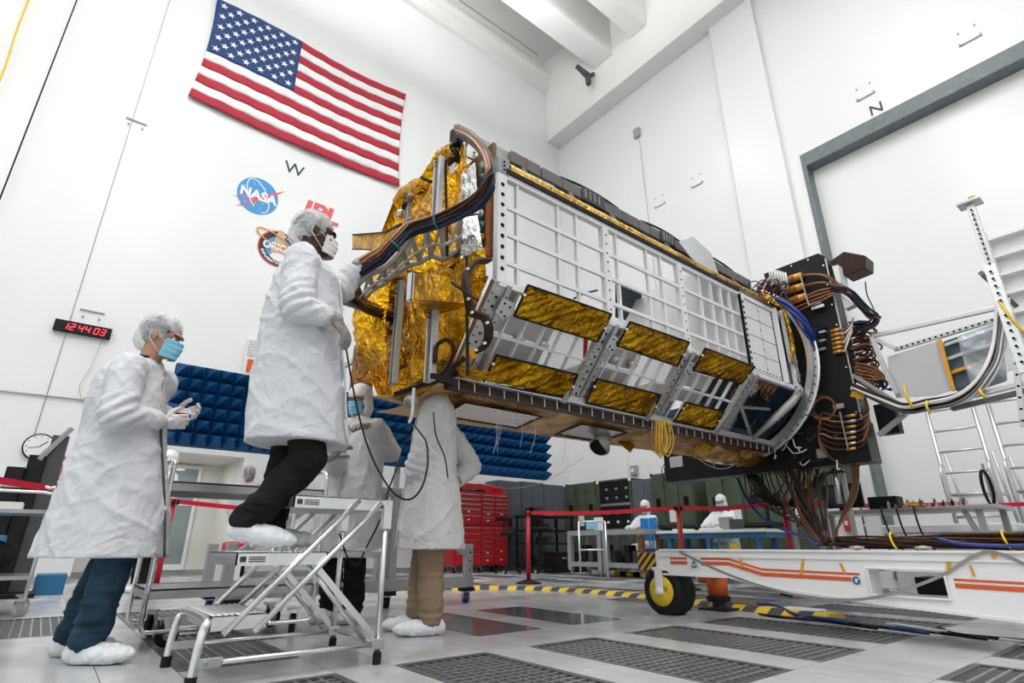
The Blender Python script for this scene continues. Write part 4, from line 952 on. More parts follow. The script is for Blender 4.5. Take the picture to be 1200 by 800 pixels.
# ---- electronics table at the right
et = thing('electronics_table', 'long grey metal table with electronics behind the trailer at right', 'table', (7, 2.1, 0))
B().bx(6.75, 7.4, 1.28, 3.05, .845, .885).build('top', 'stainless', et, bevel=.004)
for (x, y) in ((6.8, 1.42), (7.3, 1.34), (6.8, 2.9), (7.3, 2.95)): B().bx(x, x + .06, y, y + .05, 0, .845).build('leg', 'frame_grey', et)
B().bar((6.83, 1.56, .845), (6.83, 1.38, .2), .04, .04).build('brace', 'frame_grey', et)
cn = random.Random(5)
for i in range(30):
    y = 1.55 + i * .026; x = 6.8 + cn.random() * .25; hh = .02 + cn.random() * .05
    t_ = B().cbox((x, y, .885 + hh / 2), (.03, .02, hh)).cyl((x, y, .885 + hh), (x, y, .885 + hh + .02), .007, n=8)
    tag(t_.build('connector', ('alu', 'dark_grey', 'grey_paint', 'black')[i % 4]), 'small %s connector standing on the electronics table' % ('silver', 'dark grey', 'mid grey', 'black')[i % 4], 'connector', '%s connectors on the electronics table' % ('silver', 'dark grey', 'mid grey', 'black')[i % 4])
tag(B().bx(6.9, 7.1, 2.12, 2.4, .885, 1.02).build('black_case', 'black', bevel=.012), 'small black case on the electronics table', 'case')
t = thing('monitor', 'black flat monitor at the left end of the electronics table', 'monitor', (7.1, 2.7, .885))
B().bx(7.08, 7.11, 2.5, 2.92, .93, 1.2).build('screen', 'black_gloss', t, bevel=.005); B().bx(7.05, 7.14, 2.66, 2.76, .885, .93).build('stand', 'black', t)
for i, (y0_, y1_) in enumerate(((2.24, 2.12), (1.95, 1.86), (2.1, 2.0))):
    tag(B().tube(crv([(6.8, y0_, .9), (6.7, y0_ - .02, .86), (6.72, (y0_ + y1_) / 2, .6), (6.74, y1_ - .1, .35)], 6), .009, 6).build('drop_cable', 'cable_black', smooth=True), ('black cable hanging from the table edge, left of the other two', 'black cable hanging from the table edge, right of the other two', 'middle black cable hanging from the table edge')[i], 'cable')
tag(B().ell((6.85, 1.95, .91), (.03, .06, .02)).tube(crv([(6.8, 2.05, .9), (6.84, 1.95, .94), (6.8, 1.85, .9)], 4), .008, 6).build('tape_knot', 'kapton_tape', smooth=True), 'orange taped cable knot on the electronics table', 'cable')
# white crates behind
for i, (y0_, y1_) in enumerate(((1.42, 2.7), (-.2, 1.3))):
    t = thing('white_crate', ('long white lidded crate behind the electronics table', 'second long white lidded crate at the right edge')[i], 'crate', (8.3, (y0_ + y1_) / 2, 0))
    B().bx(8.05, 8.6, y0_ + .04, y1_ - .04, .0, .62).build('body', 'white_plastic', t, bevel=.01); B().bx(8, 8.65, y0_, y1_, .66, .76).build('lid', 'white_plastic', t, bevel=.02)
    for k in range(10): B().bx(8.02, 8.05, y0_ + .08 + k * (y1_ - y0_ - .2) / 10, y0_ + .16 + k * (y1_ - y0_ - .2) / 10, .5, .64).build('vent', 'frame_grey', t)
t = thing('alarm_box', 'small red box with a white plate on a pale column behind the hanging cables', 'alarm box', (9, 3.4, .7))
B().bx(8.97, 9.2, 3.32, 3.7, 0, 1.3).build('column', 'white_paint', t, bevel=.01); B().bx(8.93, 8.97, 3.36, 3.48, .72, .92).build('box', 'sign_red', t, bevel=.006); B().bx(8.925, 8.93, 3.42, 3.46, .8, .86).build('plate', 'white_plastic', t)
# pale tube platform ladders
def tower(y, label, x=9.9, h=2.6, w_=.55, lean=.0):
    t = thing('platform_ladder', label, 'ladder', (x, y, 0))
    for yy in (y, y - w_):
        B().cyl((x, yy, 0), (x, yy, h), .028, n=10).build('upright', 'alu', t, True); B().cyl((x + .9, yy, 0), (x + .35, yy, h - .8), .022, n=10).build('rear_leg', 'alu', t, True)
        tube_part(t, 'hand_rail', [(x - .1, yy, 1.0), (x - .1, yy, 1.5), (x, yy, 1.62), (x + .1, yy, 1.62)], .02, 'alu', 4)
    for k in range(8): B().cyl((x, y, .3 + k * .3), (x, y - w_, .3 + k * .3), .018, n=8).build('rung', 'alu', t, True)
    B().bx(x, x + .5, y - w_, y, 1.18, 1.22).build('platform', 'alu', t)
tower(2.38, 'pale tubular platform ladder behind the table, the left one'); tower(1.66, 'pale tubular platform ladder behind the table, the right one', h=2.5)
lo = [V((7.2, 1.40 + .035 * math.cos(a), 1.06 + .17 * math.sin(a))) for a in [k * PI / 10 for k in range(20)]]
t = thing('cable_coil', 'black cable coil hanging in an upright loop above the right end of the table', 'cable coil', (7.2, 1.4, .885))
for k in range(4): B().tube([p + V((.012 * k, .006 * k, .004 * k)) for p in lo], .009, 6, True).build('turn', 'cable_black', t, True)
B().bar((7.24, 1.40, .885), (7.24, 1.40, 1.3), .02, .02).build('hook_post', 'frame_grey', t)
# white ribbed panel at the right edge
t = thing('ribbed_panel', 'white ribbed panel cut off by the right edge of the view', 'panel', (7.6, .4, 2.4))
B().bx(7.6, 7.64, -.5, .84, 2.35, 3.82).build('sheet', 'white_paint', t)
for k in range(7): B().bx(7.5, 7.6, -.5, .84, 2.4 + k * .22, 2.43 + k * .22).build('rib', 'white_paint', t)
B().bx(7.49, 7.6, .82, .86, 2.33, 3.84).build('edge_flange', 'white_paint', t)
for z in (2.2,): B().bar((7.62, .5, 0), (7.62, .5, 2.4), .08, .08).build('post', 'frame_grey', t)
# ================================================================ THE SPACECRAFT (octagonal structure, axis along X)
sat = thing('spacecraft', 'gold-foil and white-framed octagonal spacecraft structure with a black equipment box at its far end', 'spacecraft', (4.0, 3.47, 1.62))
OC = [(2.58, 3.0), (2.58, 2.14), (3.03, 1.62), (3.9, 1.62), (4.35, 2.14), (4.35, 3.0), (3.9, 3.5), (3.03, 3.5)]
FX = [1.97, 3.04, 4.06, 5.15, 6.15]
def onp(px, py, P0, N):
    r = _ray(px, py); o = V((0, 0, CAM_H)); N = V(N); t = (V(P0) - o).dot(N) / r.dot(N); return o + r * t
NF = V((0, -.52, -.45)).normalized()          # outward normal of the lower near facet
def onf(px, py): return onp(px, py, (0, 2.58, 2.14), NF)
def fac(x, s, d=0.): return V((x, 2.58 + .45 * s, 2.14 - .52 * s)) + NF * d      # point on that facet
rnd = random.Random(11)
def foil(par, name, fn, nu, nv, amp, m_, seed=0., nrm=(0, -1, 0), freq=7., solid=.004, edge=True):
    n = V(nrm).normalized()
    def g(u, v):
        p = V(fn(u, v)); k = 1.
        if edge: k = min(1, 6 * min(u, 1 - u) + .25, 6 * min(v, 1 - v) + .25)
        d = ridged(p, freq, seed) * .6 + ridged(p, freq * 2.3, seed + 5) * .3 + noise.noise(p * 3 + V((seed, 0, 0))) * .7
        w_ = V((noise.noise(p * freq + V((seed, 9, 0))), noise.noise(p * freq + V((3, seed, 0))), noise.noise(p * freq + V((0, 7, seed))))) * amp * .5 * k
        return p + n * (d * amp * k) + w_
    return B().grid(g, nu, nv).build(name, m_, par, False, solid=solid)
def quad(a, b, c, d): return lambda u, v: V(a).lerp(V(b), u).lerp(V(d).lerp(V(c), u), v)

# --- longerons and ring frames
for i, (y, z) in enumerate(OC):
    if i == 6: continue
    B().bar((1.95, y, z), (6.2, y, z), .045, .045).build('longeron', 'sat_white' if i in (0, 1, 4, 5) else 'sat_channel', sat)
def holes(par, p, q_, n, nrm, r=.011):
    b = B(); nrm = V(nrm)
    for k in range(n):
        c = V(p).lerp(V(q_), (k + .5) / n); b.cyl(c, c + nrm * .003, r, n=8)
    stuff(b.build('bolt_hole', 'hole_black', par))
for k, x in enumerate(FX):
    w_ = .07 if k in (0, 3) else .055
    for j in range(8):
        (y0, z0), (y1, z1) = OC[j], OC[(j + 1) % 8]
        if (k == 4 and j not in (0, 7)) or j in (5, 6): continue
        o = B().bar((x, y0, z0), (x, y1, z1), .05, w_ + .01, (1, 0, 0)).build('ring_frame', 'sat_white' if j in (0, 4) else 'sat_alu', sat)
        if j == 0: holes(o, (x, 2.554, 2.95), (x, 2.554, 2.2), 9 if k != 3 else 12, (0, -1, 0), .016 if k in (0, 3) else .008)
        if j == 1: holes(o, fac(x, .08, .026), fac(x, .95, .026), 9, NF, .010)
B().bar((5.09, 2.55, 2.99), (5.09, 2.55, 2.17), .006, .03, (0, 1, 0)).build('dark_seam', 'hole_black', sat)
# near side grid: three rails and slim uprights per bay
for k in range(3):
    x0, x1 = FX[k] + .03, FX[k + 1] - .03
    for z in (2.75, 2.53, 2.31): B().bar((x0, 2.575, z), (x1, 2.575, z), .02, .030).build('side_rail', 'sat_white', sat)
    for x in ([x0 + .12, x0 + .52, x0 + .72] if k < 2 else [x0 + .3, x0 + .5, x0 + .68, x0 + .84]): B().bar((x, 2.585, 2.15), (x, 2.585, 2.99), .022, .03, (0, 1, 0)).build('side_upright', 'sat_white', sat)
    if k in (1, 2): B().bar((x0 + .02, 2.6, 2.15), (x0 + .02, 2.6, 2.99), .02, .05, (0, 1, 0)).build('side_upright', 'sat_white', sat)
    # far side closed by a light skin with ribs
    pn = B().bx(x0 - .03, x1 + .03, 4.36, 4.37, 2.16, 2.98).build('far_skin', 'sat_white', sat)
    for xx in (.3, .62): B().bx(x0 + xx, x0 + xx + .02, 4.33, 4.36, 2.16, 2.98).build('rib', 'sat_white', pn)
    # lower facet: middle rail, short ribs, light inner pans
    B().bar(fac(x0, .50), fac(x1, .50), .018, .03, NF).build('facet_rail', 'sat_white', sat)
    for t in (.14, .30, .47, .63, .80): B().bar(fac(x0 + (x1 - x0) * t, .02), fac(x0 + (x1 - x0) * t, .98), .014, .03, NF).build('facet_rib', 'sat_white', sat)
    for s0, s1 in ((.27, .49), (.51, .72)):
        B().add([fac(x0, s0, -.08), fac(x1 - .38, s0, -.08), fac(x1 - .38, s1, -.08), fac(x0, s1, -.08)], [(0, 1, 2, 3)]).build('inner_pan', 'panel_grey', sat, solid=.004)
    B().bx(x0 + .05, x1 - .05, 3.9, 3.92, 1.66, 2.1).build('inner_box', 'sat_white', sat)
# angled double frames and brackets on the lower facet
for k, x in enumerate(FX[:4]):
    for dx in (-.055, .06):
        o = B().bar(fac(x + dx, -.02, .02), fac(x + dx, 1.0, .02), .035, .05, NF).build('angled_frame', 'sat_alu', sat)
        holes(o, fac(x + dx, .05, .046), fac(x + dx, .95, .046), 10, NF, .006)
    o = B().prism([fac(x + .03, .10, .05), fac(x + .13, .12, .05), fac(x + .15, .22, .05), fac(x + .10, .32, .05), fac(x + .02, .26, .05)], NF * .012).build('gusset_plate', 'alu', sat, bevel=.002)
    for (a, c) in ((.06, .15), (.11, .17), (.06, .24), (.10, .27)): B().cyl(fac(x + a, c, .062), fac(x + a, c, .066), .008, n=8).build('bolt', 'hole_black', o)
    if k in (1, 2, 3):
        B().bar(fac(x - .16 + .1, .62, .05), fac(x - .14, 1.02, .07), .06, .02, NF).build('strut_plate', 'titanium', sat, bevel=.003)
    B().bar(fac(x + .10, .03, .035), fac(x + .10, .27, .035), .05, .012, NF).build('hinge_bar', 'sat_grey', sat)
    B().bar(fac(x + .1, .7, .035), fac(x + .1, .95, .035), .05, .012, NF).build('hinge_bar', 'sat_grey', sat)
# gold blankets with black hems
def blanket(p, seed):
    P = [onf(*a) + NF * .06 for a in p]
    o = foil(sat, 'gold_blanket', lambda u, v: quad(*P)(u, v) + NF * (.014 * max(-.5, 1 - 3 * abs(noise.noise(V((u * 7 + v * 3.0, v * .7, seed))))) * min(1, 5 * min(v, 1 - v) + .3)), 60, 20, .006, 'gold_blanket', seed, NF, 9)
    hm = B()
    for a, c in zip(P, P[1:] + P[:1]): hm.bar(a + NF * .008, c + NF * .008, .012, .014, NF)
    hm.build('hem', 'black', o)
    for t in (.12, .88):
        c = P[1].lerp(P[2], .5) if t > .5 else P[0].lerp(P[3], .3); B().cbox(c + NF * .018, (.018, .01, .018)).build('tab', 'white_plastic', o)
for i, p in enumerate(([(613, 330), (710, 364), (694, 396), (597, 366)], [(732, 373), (801, 397), (787, 425), (717, 401)], [(820, 404), (878, 426), (862, 446), (806, 430)],
          [(577, 411), (671, 434), (660, 461), (561, 443)], [(694, 439), (768, 458), (756, 484), (681, 467)], [(798, 467), (842, 478), (830, 499), (784, 489)])): blanket(p, i * 3.1)

# --- top edge: black foam, golden tube, grey folded boom
B().bar((2.0, 2.60, 3.04), (5.9, 2.60, 3.04), .06, .07).build('edge_channel', 'sat_grey', sat)
foil(sat, 'gold_sleeve', lambda u, v: V((2.05 + 3.7 * u, 2.60 + .042 * math.cos(v * 6.283), 3.10 + .042 * math.sin(v * 6.283))), 120, 10, .003, 'gold_bright', 2., (0, -1, .3), 14, edge=False)
foil(sat, 'dark_liner', lambda u, v: V((2.05 + 4.1 * u, 2.68 + .30 * v, 3.12 + .36 * v)), 60, 6, .02, 'black', 4., (0, -1, 1), 6)
foil(sat, 'gold_liner', lambda u, v: V((2.05 + 1.4 * u, 2.70 + .1 * v, 3.14 + .14 * v)), 30, 6, .03, 'gold_foil', 8., (0, -1, 1), 8)
B().bar((2.0, 2.556, 3.035), (5.1, 2.556, 3.035), .03, .035).build('foam_strip', 'black', sat)
for x in (2.35, 2.9, 3.45, 4.3, 5.0, 5.6): B().bar((x, 2.66, 3.08), (x + .12, 2.93, 3.50), .035, .05).build('boom_support', 'dark_grey', sat)
bx0 = 1.93
YB_, ZB_ = 2.98, 3.592
def rail_seg(x0, x1, h=.115, d=.10, dz=0, m_='sat_grey'):
    o = B().bx(x0, x1, YB_ - d / 2, YB_ + d / 2, ZB_ - h / 2 + dz, ZB_ + h / 2 + dz).build('boom_segment', m_, sat, bevel=.006)
    for k in range(1, 2): B().bx(x0 + (x1 - x0) * k / 2 - .0015, x0 + (x1 - x0) * k / 2 + .0015, YB_ - d / 2 - .002, YB_ - d / 2, ZB_ - h / 2 + dz, ZB_ + h / 2 + dz).build('joint', 'hole_black', o)
for a, c in ((2.35, 2.68), (2.70, 3.18), (3.50, 4.02), (4.03, 4.36), (4.62, 5.15), (5.25, 5.62), (5.62, 6.2)): rail_seg(a, c)
for (a, c) in ((3.19, 3.49), (4.37, 4.61), (5.14, 5.26)):
    o = B().bx(a, c, YB_ - .07, YB_ + .06, ZB_ - .075, ZB_ + .065).build('boom_joint', 'dark_grey', sat, bevel=.01)
    for k in range(4): B().bx(a + .02 + k * (c - a) / 5, a + .035 + k * (c - a) / 5, YB_ - .076, YB_ - .07, ZB_ - .05, ZB_ + .045).build('rib', 'sat_channel', o)
for a, c in ((3.2, 3.5), (4.35, 4.6), (5.1, 5.6)): B().tube(crv([(a - .25, YB_ - .01, ZB_ + .09), (a, YB_ - .01, ZB_ + .12), (c, YB_ - .01, ZB_ + .12), (c + .25, YB_ - .01, ZB_ + .09)], 5), .012, 6).build('top_cable', 'cable_black', sat, True)
o = B().prism([(4.75, 2.78, 3.66), (5.0, 2.74, 3.52), (4.98, 2.66, 3.14), (4.55, 2.72, 3.30), (4.45, 2.78, 3.48)], (.012, .012, .0)).build('triangular_bracket', 'alu', sat, bevel=.003)
p_ = [onx(742, 266, 4.55), onx(770, 272, 4.75), onx(790, 302, 4.85), onx(760, 297, 4.6), onx(745, 285, 4.5)]
# front end of the boom: perforated steel head
hd = [onx(536, 152, 1.92), onx(528, 170, 1.92)]
B().bar((1.9, 3.02, 3.60), (2.55, 2.98, 3.58), .04, .15).build('boom_head', 'sat_channel', sat, bevel=.004)
o = B().bar((1.86, 2.90, 3.38), (2.75, 2.86, 3.34), .02, .12).build('head_plate', 'alu', sat, bevel=.003)
holes(o, (1.92, 2.885, 3.38), (2.65, 2.848, 3.34), 16, (0, -1, 0), .012)
B().bar((1.88, 2.96, 3.48), (2.8, 2.9, 3.45), .03, .03).build('head_rail', 'alu', sat); B().bx(1.84, 1.92, 2.98, 3.1, 3.5, 3.68).build('head_end', 'black', sat, bevel=.01)
B().ell((1.86, 3.06, 3.40), (.05, .06, .09)).build('black_latch', 'black', sat, True); B().bx(1.84, 1.98, 3.0, 3.14, 3.22, 3.32).build('grey_latch', 'sat_alu', sat, bevel=.01)
o = B().bx(1.93, 2.03, 2.55, 2.62, 3.0, 3.14).build('corner_fitting', 'sat_channel', sat, bevel=.004); holes(o, (1.98, 2.549, 3.12), (1.98, 2.549, 3.02), 3, (0, -1, 0), .009)

# --- gold wrapped south end
def yfar(z):
    if z > 3.0: return 4.35 - (z - 3.0) * .9
    if z < 2.14: return 3.9 + (z - 1.62) / .52 * .45
    return 4.35
def ynear(z):
    if z > 2.36: return 2.84
    if z < 2.14: return 2.51 + (2.14 - z) / .52 * .45
    return 2.55
def endf(u, v):
    z = 1.60 + 1.88 * v; y = ynear(z) + (yfar(z) - ynear(z)) * u
    return V((1.86 - .10 * math.sin(PI * min(1, u * 1.1)) * math.sin(PI * min(1, v * 1.05)) - .03 * math.sin(u * 17 + v * 3), y, z))
foil(sat, 'gold_end_wrap', endf, 84, 96, .042, 'gold_foil', 1.3, (-1, 0, 0), 5)
foil(sat, 'gold_side_wrap', lambda u, v: V((1.80 + .28 * u, yfar(1.60 + 1.88 * v) + .02, 1.60 + 1.88 * v)), 10, 50, .02, 'gold_foil', 4.4, (0, 1, 0), 6)
foil(sat, 'gold_upper_wrap', lambda u, v: V((1.82 - .05 * math.sin(v * PI), 2.98 + .93 * u, 3.34 + .14 * v + .04 * math.sin(u * 9))), 30, 8, .03, 'gold_foil', 6.4, (-.5, 0, 1), 6)
foil(sat, 'gold_bulge', lambda u, v: V((1.66 - .10 * math.sin(PI * u) * math.sin(PI * v), 3.50 + .50 * u + .08 * math.sin(PI * v), 1.78 + .85 * v)), 40, 40, .045, 'gold_foil', 9.4, (-1, 0, 0), 6)
foil(sat, 'gold_skirt', lambda u, v: V((1.72 + .4 * v, 2.85 + 1.15 * u, 1.64 - .10 * math.sin(PI * u) - .02 * v)), 36, 12, .025, 'gold_foil', 3.3, (-.5, 0, -1), 6)
# seams of black tape on the foil
for (a, c, xx) in (((522, 190), (524, 300), 1.72), ((547, 300), (548, 440), 1.70), ((478, 318), (520, 325), 1.52), ((520, 325), (560, 352), 1.62)):
    B().bar(onx(*a, xx), onx(*c, xx), .012, .016, (1, 0, 0)).build('black_seam', 'black', sat)
# end frame strip between the foil and the near corner
B().bx(1.93, 1.96, 2.62, 2.97, 2.36, 3.3).build('end_closeout', 'brown_panel', sat)
for (y, m_, w_) in ((2.64, 'cable_copper', .02), (2.72, 'sat_grey', .035), (2.80, 'brown_panel', .03), (2.88, 'cable_dark_brown', .02)): B().bx(1.90, 1.935, y, y + w_, 2.36, 3.2).build('end_strip', m_, sat)
foil(sat, 'silver_foil', quad(onx(541, 205, 1.8), onx(556, 190, 1.8), onx(562, 250, 1.84), onx(538, 252, 1.8)), 12, 16, .014, 'silver_foil', 2., (-1, 0, 0), 12)
foil(sat, 'silver_foil', quad(onx(543, 255, 1.8), onx(560, 252, 1.84), onx(567, 300, 1.84), onx(540, 300, 1.8)), 12, 16, .014, 'silver_foil', 7., (-1, 0, 0), 12)
foil(sat, 'gold_flap', quad(onx(541, 192, 1.82), onx(556, 193, 1.84), onx(556, 212, 1.84), onx(538, 210, 1.8)), 8, 8, .012, 'gold_foil', 2., (-1, 0, 0), 9)
for k in range(7): B().ell((1.88, 2.66 + .03 * rnd.random(), 2.5 + k * .1), (.02, .03, .03), nu=8, nv=6).build('small_fitting', ('cable_copper', 'teal', 'sat_alu', 'brown_panel')[k % 4], sat, True)
# upright mounting posts
def post(a, c, X, w_, m_):
    p, r = onx(*a, X), onx(*c, X); r.y = p.y
    o = B().bar(p, r, .04, w_, (0, 1, 0)).build('mount_post', m_, sat, bevel=.003)
    B().bar(p + V((-.022, 0, 0)), r + V((-.022, 0, 0)), .006, w_ * .35, (0, 1, 0)).build('channel', 'sat_grey', o)
    holes(o, p + V((-.03, 0, 0)), p.lerp(r, .16) + V((-.03, 0, 0)), 3, (-1, 0, 0), .009)
post((515, 186), (515, 262), 1.66, .085, 'sat_alu'); post((508, 362), (503, 447), 1.60, .085, 'sat_alu'); post((480, 228), (480, 275), 1.68, .05, 'titanium'); post((470, 330), (464, 448), 1.58, .06, 'titanium')
B().bar(onx(506, 440, 1.58), onx(535, 448, 1.8), .03, .03).build('lower_rail', 'black', sat); B().bar(onx(463, 462, 1.65), onx(536, 438, 1.9), .03, .025).build('black_edge', 'black', sat)
B().ell(onx(482, 470, 1.62), (.05, .05, .04)).build('corner_clamp', 'sat_channel', sat, True)
# gold tab sticking out at the far top and small gold box
tb_ = [(413, 275), (452, 272), (470, 262), (460, 290), (447, 308), (442, 300), (436, 293), (424, 292), (413, 292)]
o = B().prism([onx(x, y, 1.62) for x, y in tb_], (.014, 0, 0)).build('gold_tab', 'gold_foil', sat)
hm = B(); tp = [onx(x, y, 1.61) for x, y in tb_]
for a, c in zip(tp, tp[1:]): hm.bar(a, c, .008, .014, (1, 0, 0))
hm.build('hem', 'black', o)
gb = [onx(486, 320, 1.42), onx(519, 322, 1.42), onx(517, 352, 1.42), onx(484, 351, 1.42)]
o = foil(sat, 'gold_box_face', quad(*gb), 16, 14, .008, 'gold_foil', 3., (-1, 0, 0), 12, solid=.06)
B().bar(gb[0] + V((-.01, .02, 0)), gb[3] + V((-.01, .02, 0)), .03, .045, (0, 1, 0)).build('white_side', 'sat_white', o); B().bar(gb[0] + V((-.015, 0, .01)), gb[3] + V((-.015, 0, -.01)), .006, .012, (0, 1, 0)).build('hem', 'black', o)
foil(sat, 'gold_gusset', quad(onx(490, 352, 1.45), onx(520, 352, 1.5), onx(556, 356, 1.8), onx(500, 372, 1.6)), 14, 8, .015, 'gold_foil', 13., (-1, 0, -.5), 9)
# support truss (cable tray) reaching out toward the climbing worker
def xs_(px): return 1.20 + (px - 405) / 135 * .5
def pp_(px, py, dx=0): return onx(px, py, xs_(px) + dx)
UR = [(540, 252), (517, 264), (500, 267), (482, 276), (471, 292), (462, 303), (450, 314), (432, 322), (418, 334), (410, 346)]
LR = [(537, 292), (520, 303), (505, 300), (492, 307), (478, 311), (464, 320), (452, 330), (438, 338), (425, 350), (416, 354)]
UW = [pp_(x, y) for x, y in UR]; LW = [pp_(x, y, .12) for x, y in LR]
for r_, nm in ((UW, 'tray_rail'), (LW, 'tray_rail')): B().tube(crv(r_, 4), .021, 6).build(nm, 'titanium', sat, True)
M2 = [a.lerp(b, .5) + V((.02, 0, -.01)) for a, b in zip(UW, LW)]; B().tube(crv(M2, 4), .012, 6).build('tray_rail', 'sat_alu', sat, True)
for i in range(len(UW)): B().bar(UW[i], LW[i], .034, .016).build('tray_rung', 'titanium', sat)
for i in range(0, len(UW) - 1): B().bar(UW[i], LW[i + 1], .02, .010).build('tray_diagonal', 'sat_alu', sat)
o = B().add([UW[0], UW[3], LW[3], LW[0]], [(0, 1, 2, 3)]); 
B().bar(onx(395, 352, 1.2), onx(434, 364, 1.55), .034, .034).build('side_rod', 'titanium', sat, bevel=.008)
# thick cable bundle over the tray
def bundle(par, pts, n, R_, r, mats, name='cable', tw=.25, seed=1, k=5, flat=1.):
    rr = random.Random(seed); C_ = crv(pts, k)
    for i in range(n):
        a0 = rr.random() * 6.28; d = math.sqrt((i + .5) / n); path = []
        for j, p in enumerate(C_):
            t = (C_[min(j + 1, len(C_) - 1)] - C_[max(j - 1, 0)]).normalized(); s = t.cross(V((0, 0, 1)))
            if s.length < .1: s = t.cross(V((0, 1, 0)))
            s.normalize(); u = s.cross(t); a = a0 + tw * j * .3
            path.append(p + s * (math.cos(a) * R_ * d) + u * (math.sin(a) * R_ * d * flat))
        B().tube(path, r, 5 if r < .008 else 7).build(name, mats[i % len(mats)], par, True)
main = [((537, 154), 1.86), ((555, 164), 1.8), ((569, 180), 1.76), ((576, 198), 1.72), ((575, 217), 1.70), ((561, 236), 1.68), ((540, 249), 1.63), ((512, 261), 1.54), ((487, 268), 1.46), ((475, 275), 1.41), ((462, 288), 1.35), ((450, 300), 1.31), ((437, 307), 1.26), ((419, 318), 1.19), ((407, 326), 1.15), ((403, 334), 1.16), ((408, 342), 1.2), ((418, 351), 1.3), ((430, 359), 1.45)]
mp_ = [onx(x, y, X) for (x, y), X in main]
cb = B().tube(crv(mp_, 3), .001, 3).build('bundle_core', 'cable_black', sat)
mp_ += [onx(446, 366, 1.62), onx(462, 372, 1.8)]
bundle(cb, [p + V((-.02, 0, .028)) for p in mp_], 9, .026, .011, ['cable_tan', 'cable_brown', 'cable_tan', 'cable_dark_brown'], seed=2)
bundle(cb, [p + V((0, 0, -.024)) for p in mp_], 8, .022, .012, ['cable_navy', 'cable_black', 'cable_navy', 'cable_black'], seed=3)
for i in (7, 10, 13): 
    p = mp_[i]; t = (mp_[i + 1] - mp_[i - 1]).normalized(); B().ring(p, t, .045, .006, 14, 5).build('cable_tie', 'kapton_tape' if i == 13 else 'teal', cb)
# brown harness over the lower front corner
def hz_(par, pts, r, m_, name='harness'): return B().tube(crv(pts, 6), r, 8).build(name, m_, par, True)
for off in (0, .02, -.018):
    hz_(sat, [onx(573, 305, 1.85) + V((0, off, 0)), onx(556, 308, 1.72) + V((0, off, 0)), onx(546, 325, 1.66) + V((0, off, 0)), onx(549, 350, 1.66) + V((0, off, 0)), onx(553, 366, 1.68) + V((0, off, 0)), onx(568, 372, 1.72) + V((0, off, 0)), onx(573, 388, 1.75) + V((0, off, 0)), onx(568, 405, 1.78) + V((0, off, 0)), onx(550, 416, 1.78) + V((0, off, 0)), onx(534, 427, 1.78) + V((0, off, 0)), onx(524, 440, 1.8) + V((0, off, 0))], .017, 'cable_dark_brown')
tg = B()
for (x, y, X) in ((549, 350, 1.63), (553, 366, 1.65), (571, 378, 1.7), (568, 402, 1.72), (548, 315, 1.65), (558, 410, 1.74)): tg.cbox(onx(x, y, X), (.012, .018, .012))
stuff(tg.build('white_tie', 'white_plastic', sat)); B().cyl(onx(555, 413, 1.76), onx(549, 417, 1.76), .034, n=12).build('tape_band', 'kapton_tape', sat)
hz_(sat, [onx(510, 425, 1.6), onx(512, 405, 1.6), onx(524, 398, 1.62), onx(532, 410, 1.66), onx(524, 430, 1.7), onx(515, 440, 1.7)], .014, 'cable_dark_brown')
for k in range(6): B().ell(onx(481 - k % 3 * 6, 232 + k * 9, 1.66), (.03, .04, .035), nu=8, nv=6).build('small_fitting', ('brown_panel', 'hole_black', 'sat_alu')[k % 3], sat, True)
B().cyl(onx(494, 208, 1.66), onx(505, 213, 1.7), .014, n=8).build('stub', 'black', sat)

# amber wrapped column and pale frame bars behind the gold end
p0_, p1_ = onx(428, 405, 2.3), onx(422, 462, 2.3); p1_.y = p0_.y
B().bar(p0_, p1_, .2, .16, (0, 1, 0)).build('amber_column', 'amber_film', sat, bevel=.01)
B().bar(onx(396, 433, 2.3), onx(440, 408, 2.6), .05, .05).build('pale_bar', 'sat_alu', sat); B().bar(onx(421, 412, 2.25), onx(416, 458, 2.25), .03, .04, (0, 1, 0)).build('pale_bar', 'titanium', sat)
# --- keel, underside film with silver windows
B().bar((1.9, 3.0, 1.60), (6.35, 3.0, 1.60), .07, .055).build('keel_rail', 'sat_alu', sat, bevel=.003)
B().bar((1.9, 3.06, 1.545), (6.3, 3.06, 1.545), .10, .05).build('keel_harness', 'cable_dark_brown', sat)
tk = B()
for i in range(34): tk.bar((1.95 + i * .13, 3.0, 1.57), (1.96 + i * .13, 3.01, 1.51), .006, .006)
stuff(tk.build('white_tie', 'white_plastic', sat))
foil(sat, 'underside_film', lambda u, v: V((1.85 + 4.3 * u, 3.10 + (.95 - .25 * u) * v, 1.56 - .05 * math.sin(PI * v) - .03 * v)), 100, 14, .012, 'tan_film', 4., (0, 0, -1), 3)
def silver(x0, x1):
    b = B().add([(x0, 3.22, 1.497), (x1, 3.22, 1.497), (x1 + .06, 3.62, 1.475), (x0 + .06, 3.62, 1.475)], [(0, 1, 2, 3)])
    o = b.build('silver_window', 'silver_foil', sat, solid=.003); e = B(); P = [V(p) for p in ((x0, 3.22, 1.492), (x1, 3.22, 1.492), (x1 + .06, 3.62, 1.470), (x0 + .06, 3.62, 1.470))]
    for a, c in zip(P, P[1:] + P[:1]): e.bar(a, c, .02, .006)
    e.build('hem', 'black', o)
silver(2.15, 2.9); silver(3.35, 3.95)
for i in range(5):
    x = 5.0 + i * .25; foil(sat, 'gold_fold', quad((x, 3.1, 1.50), (x + .5, 3.2, 1.46), (x + .45, 3.45, 1.40), (x - .1, 3.3, 1.42)), 10, 8, .03, 'tan_film' if i % 2 else 'gold_foil', i * 2., (0, 0, -1), 8)
